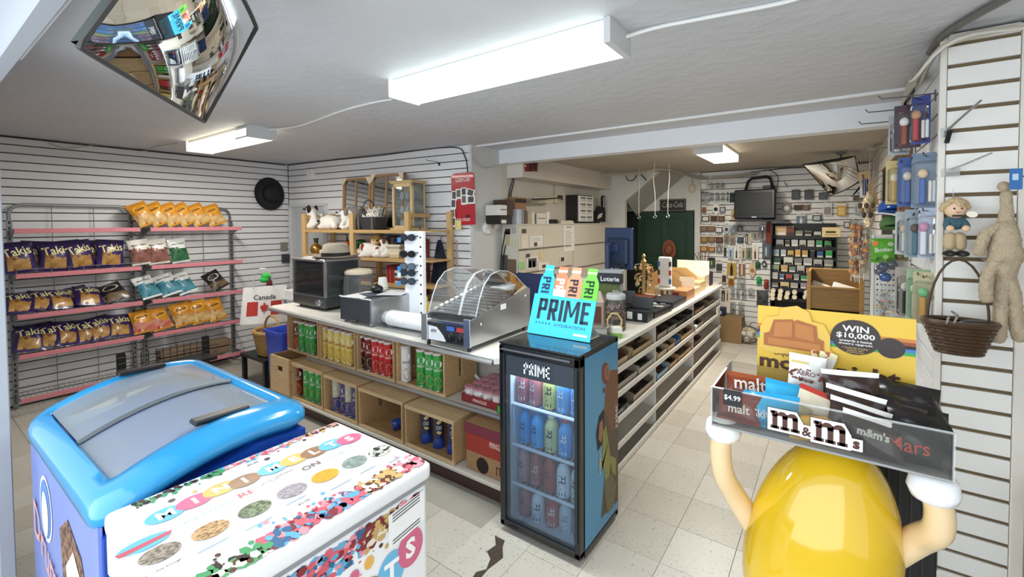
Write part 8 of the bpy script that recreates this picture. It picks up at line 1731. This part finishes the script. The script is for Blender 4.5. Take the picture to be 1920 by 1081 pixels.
# front of the pier: doll, plush, basket, hooks
PY = 2.588
t = thing('slat_hook', 'angled wire hook with a black tip on the pier front', 'hook', P(1772, 248, y=PY)); MB().tube([(0, .0, 0), (.03, -.05, .035), (.08, -.16, .09)], .005, 5).box(-.015, .015, 0, .01, -.02, .02).build('rod', M('B9B9B6', .3, .8), t); MB().tube([(.012, -.02, -.0), (-.0, -.04, -.05)], .010, 6).build('tip', blackp, t)
t = thing('slat_hook', 'clear plastic hook arm above the doll', 'hook', P(1782, 318, y=PY)); MB().tube([(0, 0, 0), (.03, -.06, .01), (.09, -.18, .04)], .005, 5).box(-.03, .03, -.01, .004, -.03, .004).build('rod', glass('F0F0EE', .45, .05), t)
dx = P(1791, 440, y=2.52); zz = lambda v: P(1791, v, y=2.52).z
t = thing('rag_doll', 'rag doll with curly blond hair and plaid shirt on the pier', 'doll', (dx.x, 2.53, 0), R_(5)); cx_ = lambda u: P(u, 440, y=2.52).x-dx.x
shirt = M('3E5A66', .85, var=.35, sc=60, bump=.2); sk_ = M('DDB999', .75); pant = M('B7A17E', .85, bump=.2); S_ = P(1792, 440, y=2.52).x-P(1791, 440, y=2.52).x
skin('shirt', [(0, 0, zz(415)), (0, 0, zz(432)), (-13*S_, 0, zz(412)), (-19*S_, -.015, zz(422)), (-16*S_, -.03, zz(431)), (13*S_, 0, zz(412)), (19*S_, -.015, zz(422)), (17*S_, -.03, zz(429))], [(0, 1), (0, 2), (2, 3), (3, 4), (0, 5), (5, 6), (6, 7)], [.032, .036, .018, .016, .015, .018, .016, .015], shirt, t)
for s in (-1, 1):
    skin('trouser_leg', [(s*8*S_, 0, zz(434)), (s*10*S_, -.004, zz(452)), (s*11*S_, -.006, zz(471))], [(0, 1), (1, 2)], [.026, .022, .022], pant, t)
    MB().ball((s*12*S_, -.018, zz(475)), .024, .034, .014, 12, 7).build('shoe', M('1B1A1A', .4), t); MB().ball((s*15*S_, -.04, zz(428)), .014, .012, .014).build('hand', sk_, t)
MB().ball((0, -.004, zz(393)), .036, .034, .037, 14, 10).build('head', sk_, t, 80)
m = MB(); rr = random.Random(4)
for k in range(80):
    a, e = rr.random()*6.28, rr.uniform(-.1, 1.55); x, y, z = .040*cos(a)*cos(e), .038*sin(a)*cos(e), .040*sin(e)
    if y < -.018 and z < .018: continue
    m.ball((x, y+.002, zz(392)+z), .013, .013, .012, 7, 5)
m.build('hair', M('C2A983', .9, bump=.4, bsc=150), t)
for s in (-1, 1): MB().ball((s*.012, -.036, zz(391)), .0035).build('eye', spot, t)
MB().box(-.018, .018, -.036, -.033, zz(406), zz(403)).build('collar', M('2A2422', .7), t, 0); MB().tube([(-.007, -.0375, zz(397)), (0, -.039, zz(398.5)), (.007, -.0375, zz(397))], .0015, 4).build('mouth', M('A85A50', .6), t)
m = MB(); m.T = T(.042, -.04, zz(402)) @ RY(.2) @ RX(pi/2); m.prism(ellipse(.018, .013, 16), .002); m.build('paper_tag', M('EFE6D2', .5), t, 0)
MB().tube([(0, .03, zz(352)), (0, .02, zz(378))], .002, 4).build('hanger', clr, t)
# long limbed plush
bx = P(1888, 455, y=2.46); Z = lambda v: P(1888, v, y=2.46).z; X_ = lambda u: P(u, 455, y=2.46).x-bx.x; S_ = X_(1889)
fur = M('CDB99C', .95, var=.2, sc=90, bump=1, bsc=230)
t = thing('plush_rabbit', 'beige long limbed fluffy plush hung upside down on the pier', 'plush toy', (bx.x, 2.50, 0))
pt = [(1889, 500, 0), (1891, 470, -.01), (1893, 440, 0), (1894, 415, .01), (1893, 385, .01), (1891, 352, .01), (1870, 428, -.02), (1852, 434, -.03), (1841, 456, -.03), (1836, 482, -.02), (1866, 500, -.03), (1853, 512, -.04), (1849, 540, -.045), (1853, 572, -.04), (1884, 545, -.01), (1882, 600, -.02), (1875, 648, -.03), (1906, 540, -.01), (1914, 600, -.01), (1922, 642, -.02)]
o = skin('body', [(X_(u), y, Z(v)) for u, v, y in pt], [(0, 1), (1, 2), (2, 3), (3, 4), (4, 5), (2, 6), (6, 7), (7, 8), (8, 9), (1, 10), (10, 11), (11, 12), (12, 13), (0, 14), (14, 15), (15, 16), (0, 17), (17, 18), (18, 19)],
  [.048, .058, .046, .026, .021, .018, .022, .020, .021, .021, .022, .021, .023, .023, .025, .025, .029, .025, .025, .028], fur, t, 3)
tx = bpy.data.textures.new('fluff', 'CLOUDS'); tx.noise_scale = .012; dm = o.modifiers.new('fluff', 'DISPLACE'); dm.texture = tx; dm.strength = .010; dm.mid_level = .5
MB().ball((X_(1885), .0, Z(348)), .02, .02, .02).build('paw_tip', fur, t)
a, b = P(1889, 356, y=2.46), P(1915, 316, y=2.46); o = thing('blue_tag', 'blue printed card tag at the top of the beige plush', 'tag', (a.x, 2.44, a.z)); MB().box(0, b.x-a.x, 0, .003, 0, b.z-a.z, b=.001).build('card', M('2F6AA8', .5), o, 0); MB().box(.008, b.x-a.x-.012, -.001, 0, (b.z-a.z)*.45, (b.z-a.z)*.75).build('label', M('B9CDE0', .5), o, 0); MB().tube([(.03, .1, .05), (.04, .0, .05), (.07, -.05, .09)], .003, 5).build('peg_hook', hk, o)
# dark wicker basket on the pier
c = P(1797, 662, y=2.43); zb = c.z; hgt = P(1797, 603, y=2.43).z-zb; rx_ = (P(1838, 660, y=2.43).x-P(1752, 660, y=2.43).x)/2; fl_r = (P(1872, 605, y=2.43).x-P(1728, 605, y=2.43).x)/2/rx_
t = wicker('dark brown wicker basket with a thin hoop handle on the pier front', 'wicker_basket', (c.x-.0, 2.43, zb), rx_, rx_*.62, hgt, M('4A3220', .4, var=.35, sc=40, coat=.3), M('3A2818', .6), 9, 18, fl_r*.98, 0, 1.0)
zt_ = P(1812, 487, y=2.45).z-zb; MB().tube([(rx_*fl_r*.82*cos(a)+.0, .03, hgt*.9+(zt_-hgt*.9)*sin(a)) for a in [pi*k/14 for k in range(15)]], .005, 6).build('handle', M('4A3826', .5), t)
MB().tube([(-.05, -rx_*.62*fl_r, hgt), (-.045, -rx_*.62*fl_r-.01, hgt+.03)], .004, 5).tube([(-.03, -rx_*.62*fl_r, hgt), (-.02, -rx_*.62*fl_r-.01, hgt+.035)], .004, 5).build('plastic_tie', glass('F4F4F4', .5, .05), t); MB().ball((.05, 0, hgt+.0), .05, .04, .012).build('dark_item', blackp, t)
m = MB(); m.tube([(0, .13, hgt+.02), (0, .03, hgt+.02)], .005, 5); m.build('peg_hook', hk, t)
t = wicker('pale wicker basket on the floor past the pier, cut off by the frame', 'wicker_basket', (.80, 2.40, 0), .10, .10, .62, M('9A8052', .6, var=.25, sc=30), M('6A5434', .7), 22, 16, 1.05, 0, .95)

# ---------------------------------------------------------------- sweets display on a rounded yellow stand
yel = M('DDB41E', .12, var=.02, coat=.8); crm = M('EBCDA0', .25, coat=.5); wht = M('F2F2F4', .2, coat=.5)
t = thing('sweets_stand', 'glossy yellow rounded display stand holding a clear sweets tray', 'display stand', (-.03, 1.63, 0), 0)
m = MB(); m.T = T(0, 0, .64) @ RY(R_(10)); pr = []
for k in range(25): a = -pi/2+pi*k/24; pr.append((max(.004, .212*cos(a)*(1+.06*sin(-a))), .385*sin(a)))
m.lathe(pr, 40, 0, 1, .92); m.build('drum', yel, t, 80)
MB().lathe([(.20, 0), (.20, .03), (.14, .05), (.10, .30)], 28).build('foot', M('2A2A2C', .4), t)
for s, pts in ((-1, [(-.19, -.0, .66), (-.24, -.04, .76), (-.268, -.10, .86), (-.272, -.13, .96), (-.262, -.14, 1.02)]), (1, [(.19, .0, .72), (.24, -.03, .80), (.268, -.09, .87), (.268, -.12, .94), (.252, -.14, 1.0)])):
    q = [Vector(p) for p in pts]; out = []
    for i in range(len(q)-1):
        a_, b_, c_, d_ = q[max(i-1, 0)], q[i], q[i+1], q[min(i+2, len(q)-1)]
        for k in range(5): u = k/5; out.append(.5*((2*b_)+(c_-a_)*u+(2*a_-5*b_+4*c_-d_)*u*u+(3*b_-a_-3*c_+d_)*u**3))
    out.append(q[-1]); MB().tube(out, [.040-.010*k/len(out) for k in range(len(out))], 14).build('strut', crm, t, 80)
    e = q[-1]; MB().lathe([(.02, -.03), (.048, -.022), (.056, .0), (.05, .03), (.03, .045)], 18).build('support_cup', wht, t, 80).location = (e.x, e.y, e.z+.005)
TY0, TY1, TX0, TX1, TZ0, TZ1 = 1.43, 1.735, -.315, .25, 1.062, 1.182
t = thing('sweets_tray', 'clear acrylic tray full of sweet bags with a brown and white brand badge', 'tray', (0, 0, 0)); ac = glass('F0F0EE', .06, .02)
for q in ((TX0, TX1, TY0, TY0+.005, TZ0, TZ1), (TX0, TX0+.005, TY0, TY1, TZ0, TZ1), (TX1-.005, TX1, TY0, TY1, TZ0, TZ1), (TX0, TX1, TY1-.005, TY1, TZ0, TZ1)): MB().box(*q).build('wall_panel', ac, t, 0)
MB().box(TX0, TX1, TY0, TY1, TZ0-.004, TZ0).build('tray_floor', M('7E7C78', .4), t, 0)
for a, b in (((TX0, TY0, TZ0), (TX0, TY0, TZ1)), ((TX1, TY0, TZ0), (TX1, TY0, TZ1)), ((TX0, TY1, TZ0), (TX0, TY1, TZ1)), ((TX1, TY1, TZ0), (TX1, TY1, TZ1)), ((TX0, TY0, TZ1), (TX1, TY0, TZ1)), ((TX0, TY0, TZ0), (TX1, TY0, TZ0))): MB().tube([a, b], .003, 5).build('tray_edge', glass('FFFFFF', .5, .05), t)
# slab serif badge: dark letters on a white outline on a dark edge
def em(x0, w, z0, h):
    s = w*.15; o = []
    R = lambda a, b, c, d: o.append([(x0+a*w, z0+c*h), (x0+b*w, z0+c*h), (x0+b*w, z0+d*h), (x0+a*w, z0+d*h)])
    for c in (.16, .50, .84): R(c-.085, c+.085, 0, .80)
    R(.0, .16, .84, 1); 
    for c in (.16, .50, .84): R(c-.15, c+.15, 0, .17)
    R(.05, .245, .7, 1)
    for c in (.33, .67): o.append([(x0+(c-.2)*w, z0+.62*h), (x0+(c-.12)*w, z0+.86*h), (x0+(c+.02)*w, z0+1.0*h), (x0+(c+.14)*w, z0+1.0*h), (x0+(c+.24)*w, z0+.88*h), (x0+(c+.255)*w, z0+.62*h), (x0+(c+.085)*w, z0+.62*h), (x0+(c+.06)*w, z0+.76*h), (x0+(c-.05)*w, z0+.74*h)])
    return o
badge = MB(); yb = TY0-.002
def bd(poly, o, mi): badge.add([(x, yb-o, z) for x, z in poly], [tuple(range(len(poly)))], mi)
bx0_, bz0 = -.150, 1.078
for x0, w, z0, h in ((bx0_, .076, bz0+.018, .052), (bx0_+.108, .080, bz0+.010, .056)):
    bd([(x0-.009, z0-.009), (x0+w+.009, z0-.009), (x0+w+.009, z0+h*.6), (x0+w-.008, z0+h+.009), (x0-.009, z0+h+.009)], .0003, 2)
    bd([(x0-.007, z0-.007), (x0+w+.007, z0-.007), (x0+w+.007, z0+h*.6), (x0+w-.009, z0+h+.007), (x0-.007, z0+h+.007)], .0008, 1)
    for q in em(x0, w, z0, h): bd(q, .0014, 0)
def pl_(x0, x1, z0, z1, o, mi): bd([(bx0_+x0, bz0+z0), (bx0_+x1, bz0+z0), (bx0_+x1, bz0+z1), (bx0_+x0, bz0+z1)], o, mi)
pl_(.076, .108, .010, .046, .0009, 1); pl_(.190, .222, .004, .040, .0006, 2); pl_(.192, .220, .006, .038, .0010, 1)
lettering('&', h=.026, fn=lambda X, Y: (bx0_+.092+X, yb-.0016, bz0+.028+Y), mb=badge, m=0)
lettering('s', h=.022, fn=lambda X, Y: (bx0_+.206+X, yb-.0016, bz0+.022+Y), mb=badge, m=0)
badge.build('brand_badge', [M('4E2A1E', .3, coat=.4), M('F3F2F0', .3, coat=.4), M('33201A', .3)], t, 0)
a, b = P(1356, 757, y=TY0-.004), P(1391, 734, y=TY0-.004); o = thing('price_label', 'black price label on the left of the clear tray front', 'label', ((a.x+b.x)/2, TY0-.006, (a.z+b.z)/2)); MB().box(-(b.x-a.x)/2, (b.x-a.x)/2, 0, .003, -(b.z-a.z)/2, (b.z-a.z)/2).build('card', M('1B1A1A', .4), o, 0); lettering('$4.99', w=(b.x-a.x)*.88, fn=lambda X, Y: (X, -.001, Y)).build('lettering', M('EDEDEB', .4), o, 0)
# bags of sweets in the tray
def sweet(label, x, y, z, rot, w, h, d, cols, text=None, tc='FFFFFF', s=1, **kw):
    t = thing('sweets_bag', label, 'sweet bag', (x, y, z), rot); h *= (.80 if h < .2 and not label.startswith('white') else 1); bag_parts(t, w, h, d, cols[0], cols[1], cols[2], cols[3], text, tc, kw.get('tv', .6), kw.get('trot', .05), kw.get('tw', .7), None, kw.get('lowv', .35), .22); return t
flt = lambda a=0, r=0: (R_(-62), r, R_(a))
sweet('brown bag of chocolates behind the price label in the clear tray', -.245, 1.475, 1.068, (R_(-18), .05, R_(4)), .13, .115, .04, ('7A2E22', '8E3A28', '7A2E22', '5A241A'), 'malt', 'F2EDE6', tv=.45, tw=.5)
sweet('orange brown bag lying behind the brown chocolate bag', -.235, 1.60, 1.07, (R_(-25), .1, R_(15)), .15, .14, .04, ('A0502A', '8E3E24', 'B0622E', '6A3018'), 'malt', 'F0E6DA', tv=.7)
sweet('bright blue bag of sweets left of the brand badge', -.155, 1.485, 1.066, (R_(-24), -.08, R_(-4)), .16, .13, .05, ('2AA2D8', '34AEE2', '4AA8CC', '2A86B4'), 'Skittles', 'F4F4F0', tv=.38, tw=.6, lowv=.2)
sweet('second bright blue bag behind the first in the tray', -.11, 1.59, 1.07, (R_(-25), .12, R_(6)), .17, .135, .05, ('2AA2D8', '34AEE2', '3AA0CC', '2A86B4'), None, lowv=.2)
sweet('red topped cream bag in the middle of the tray', -.035, 1.545, 1.07, (R_(-22), .25, R_(-6)), .16, .14, .04, ('B8392E', 'D9CDB4', 'C9B48E', 'A98A5A'), None)
sweet('yellow bag low in the middle of the tray', -.03, 1.47, 1.066, (R_(-35), -.1, R_(3)), .15, .09, .04, ('D9A02E', 'E2B43A', 'D6A02A', 'B07A1E'), None)
for k, (x, y, z, rot) in enumerate(((.045, 1.56, 1.10, (R_(-15), .12, R_(-5))), (.055, 1.50, 1.085, (R_(-25), .2, R_(4))), (.085, 1.46, 1.068, (R_(-22), .15, R_(-3))), (.05, 1.62, 1.14, (R_(-10), -.05, R_(6))))):
    sweet('dark brown bag of sweets with white seams right of centre, %s from the front' % ORD[(2, 1, 0, 3)[k]], x, y, z, rot, .15, .125, .045, ('EDEBE6', '33211B', '3A2620', '241814'), "m&m's" if k in (0, 2) else None, 'C9C4BE', tv=.55, tw=.5, lowv=.1)
for k, (x, y, z, rot) in enumerate(((.165, 1.475, 1.066, (R_(-20), .05, R_(2))), (.205, 1.57, 1.09, (R_(-40), .15, R_(12))), (.15, 1.60, 1.10, (R_(-35), .2, R_(-10))), (.19, 1.66, 1.12, (R_(-30), .1, R_(5))))):
    sweet('glossy black bag of chocolate bars at the right of the tray, %s from the front' % ORD[k], x, y, z, rot, .15, .125, .05, ('1E1A1A', '221C1B', '2E2420', '161212'), 'Mars' if k == 0 else None, 'B5432E', tv=.42, tw=.62, lowv=.12)
q = P(1508, 745, y=1.68); w = P(1545, 700, y=1.68).x-P(1474, 700, y=1.68).x; h = P(1508, 667, y=1.68).z-q.z
t = sweet('white upright pouch of chocolate drops leaning on the yellow board', q.x, 1.685, q.z, (R_(-6), R_(3), 0), w, h, .05, ('EFEDEA', 'EFEDEA', 'EAE6E0', 'DAD4CA'), None, lowv=.0)
m = MB(); f_ = lambda X, Z, o=0: (X, -.029-o, Z)
lettering('AERO', w=w*.5, fn=lambda X, Y: f_(X, Y+h*.60, .002), mb=m, m=0); lettering('Minis', w=w*.36, fn=lambda X, Y: f_(X, Y+h*.46, .002), mb=m, m=0)
for k in range(40):
    a = rs.random()*6.28; flat(m, ellipse(.004, .003, 7, w*.40*cos(a)*rs.uniform(.9, 1.1), h*.55+h*.13*sin(a)*rs.uniform(.85, 1.15)), lambda X, Z: f_(X, Z, .001), 1)
for x, z in ((-.02, .22), (.0, .19), (.02, .22), (.01, .25), (-.01, .26)): flat(m, ellipse(.011, .010, 12, x, h*z), lambda X, Z: f_(X, Z, .001+abs(x)*.01), 2)
flat(m, [(-w*.42, h*.80), (w*.05, h*.80), (w*.05, h*.86), (-w*.42, h*.86)], lambda X, Z: (X, -.020, Z), 3)
m.build('print', [M('6A2E1E', .4), M('8A4A2E', .4), M('9A6444', .4, var=.3, sc=60), M('D9C478', .4)], t, 0)
# yellow header board with a brown sofa cut-out
a, b = P(1425, 573, y=1.76), P(1716, 600, y=1.76); c = P(1416, 735, y=1.75); bw_ = b.x-a.x
t = thing('header_board', 'yellow cardboard promotion board behind the clear tray', 'sign', (a.x-.008, 1.752, 1.02), (R_(-3), 0, 0)); H3 = a.z-1.02; bw_ += .012
MB().box(0, bw_, 0, .008, 0, H3).build('board', M('E2B93E', .45, var=.03), t, 0)
g_ = lambda X, Z, o=0: (X, -.0012-o, Z); sc_ = [M(h, .5) for h in ('C97A3A', '8E4A26', '2A1E1A', '3A7AC0', '3FA04A')]
for x0, x1 in ((.0, .12), (.5, 1)):
    for k in range(5): m = MB(); z = .80-.028*k; flat(m, [(x0*bw_, z*H3), (x1*bw_, z*H3), (x1*bw_, (z+.028)*H3), (x0*bw_, (z+.028)*H3)], g_); m.build('stripe', sc_[k], t, 0)
m = MB(); flat(m, ellipse(.067, .057, 30, bw_*.655, H3*.795), lambda X, Z: g_(X, Z, .0010), 0); flat(m, ellipse(.036, .032, 24, bw_*.862, H3*.737), lambda X, Z: g_(X, Z, .0008), 0); m.build('brown_discs', M('2E1E18', .4), t, 0)
lc = [M('F4F0E8', .5), M('C9A45A', .5), M('4A2A18', .5)]
for s, w, h, x, z, mi in (('WIN', .072, .021, .655, .868, 0), ('$10,000', .104, .020, .655, .805, 0), ('towards a home', .088, .008, .655, .762, 0), ('theatre upgrade', .092, .008, .655, .733, 0), ('+ hundreds of other', .07, .006, .655, .700, 1), ('instant win', .042, .006, .655, .680, 1), ('streaming prizes', .05, .006, .655, .660, 1),
    ('enjoy', .06, None, .19, .56, 2), ('movie night', bw_*.9, .062, .47, .46, 2), ("m&m's", .055, None, .07, .26, 2)): lettering(s, w=w, h=h, fn=lambda X, Y: g_(X+bw_*x, Y+H3*z, .0022)).build('lettering', lc[mi], t, 0)
# cut-out layer
m = MB(); m.T = T(0, -.006, 0) @ RX(pi/2); S = lambda q: [(x*bw_, z*H3) for x, z in q]
m.prism(S([(.02, .60), (.02, .80), (.06, .90), (.15, .92), (.17, 1.0), (.28, 1.03), (.36, .98), (.38, .90), (.46, .88), (.50, .78), (.50, .66), (.55, .60), (.52, .50), (.40, .50), (.34, .58), (.10, .56)]), .004, 0); m.build('cutout_card', M('E2B950', .5), t, 0)
m = MB(); m.T = T(0, -.011, 0) @ RX(pi/2); m.prism(S([(.05, .63), (.05, .74), (.09, .76), (.12, .88), (.25, .90), (.26, .88), (.28, .90), (.41, .86), (.42, .75), (.46, .73), (.46, .62)]), .003, 0); o = m.build('sofa_print', M('A8642E', .5, var=.15, sc=14), t, 0)
m = MB(); m.T = T(0, -.0145, 0) @ RX(pi/2)
for q in ([(.12, .72), (.25, .74), (.25, .88), (.13, .86)], [(.27, .74), (.40, .72), (.39, .85), (.27, .87)], [(.08, .645), (.44, .635), (.44, .70), (.08, .71)]): m.prism(S(q), .002, 0)
m.build('cushion_print', M('B9763A', .5, var=.12, sc=20), t, 0)
m = MB(); m.T = T(0, -.016, 0) @ RX(pi/2); cxx, czz = .46*bw_, .555*H3
m.prism([(cxx-.038, czz+.012), (cxx+.038, czz+.012), (cxx+.026, czz-.022), (cxx+.012, czz-.028), (cxx-.012, czz-.028), (cxx-.026, czz-.022)], .003, 0)
for k in range(26): m.prism(ellipse(.0065, .006, 7, cxx+rs.uniform(-.034, .034), czz+.012+abs(rs.gauss(0, .010))), .0035+.0002*k, 1 if k % 7 else 2)
m.build('popcorn_bowl_print', [M('EDE9E2', .4), M('EFE2B8', .5), M('B8583A', .5)], t, 0)
t = thing('black_stand', 'black ribbed display panel standing on the floor behind the yellow stand', 'display stand', (.05, 1.86, 0)); MB().box(-.14, .24, 0, .05, 0, 1.02, b=.006).build('panel', M('191919', .4), t, 0)
for k in range(7): MB().box(.02+.03*k, .026+.03*k, -.004, 0, .02, 1.0).build('rib', M('2A2A2A', .4), t, 0)
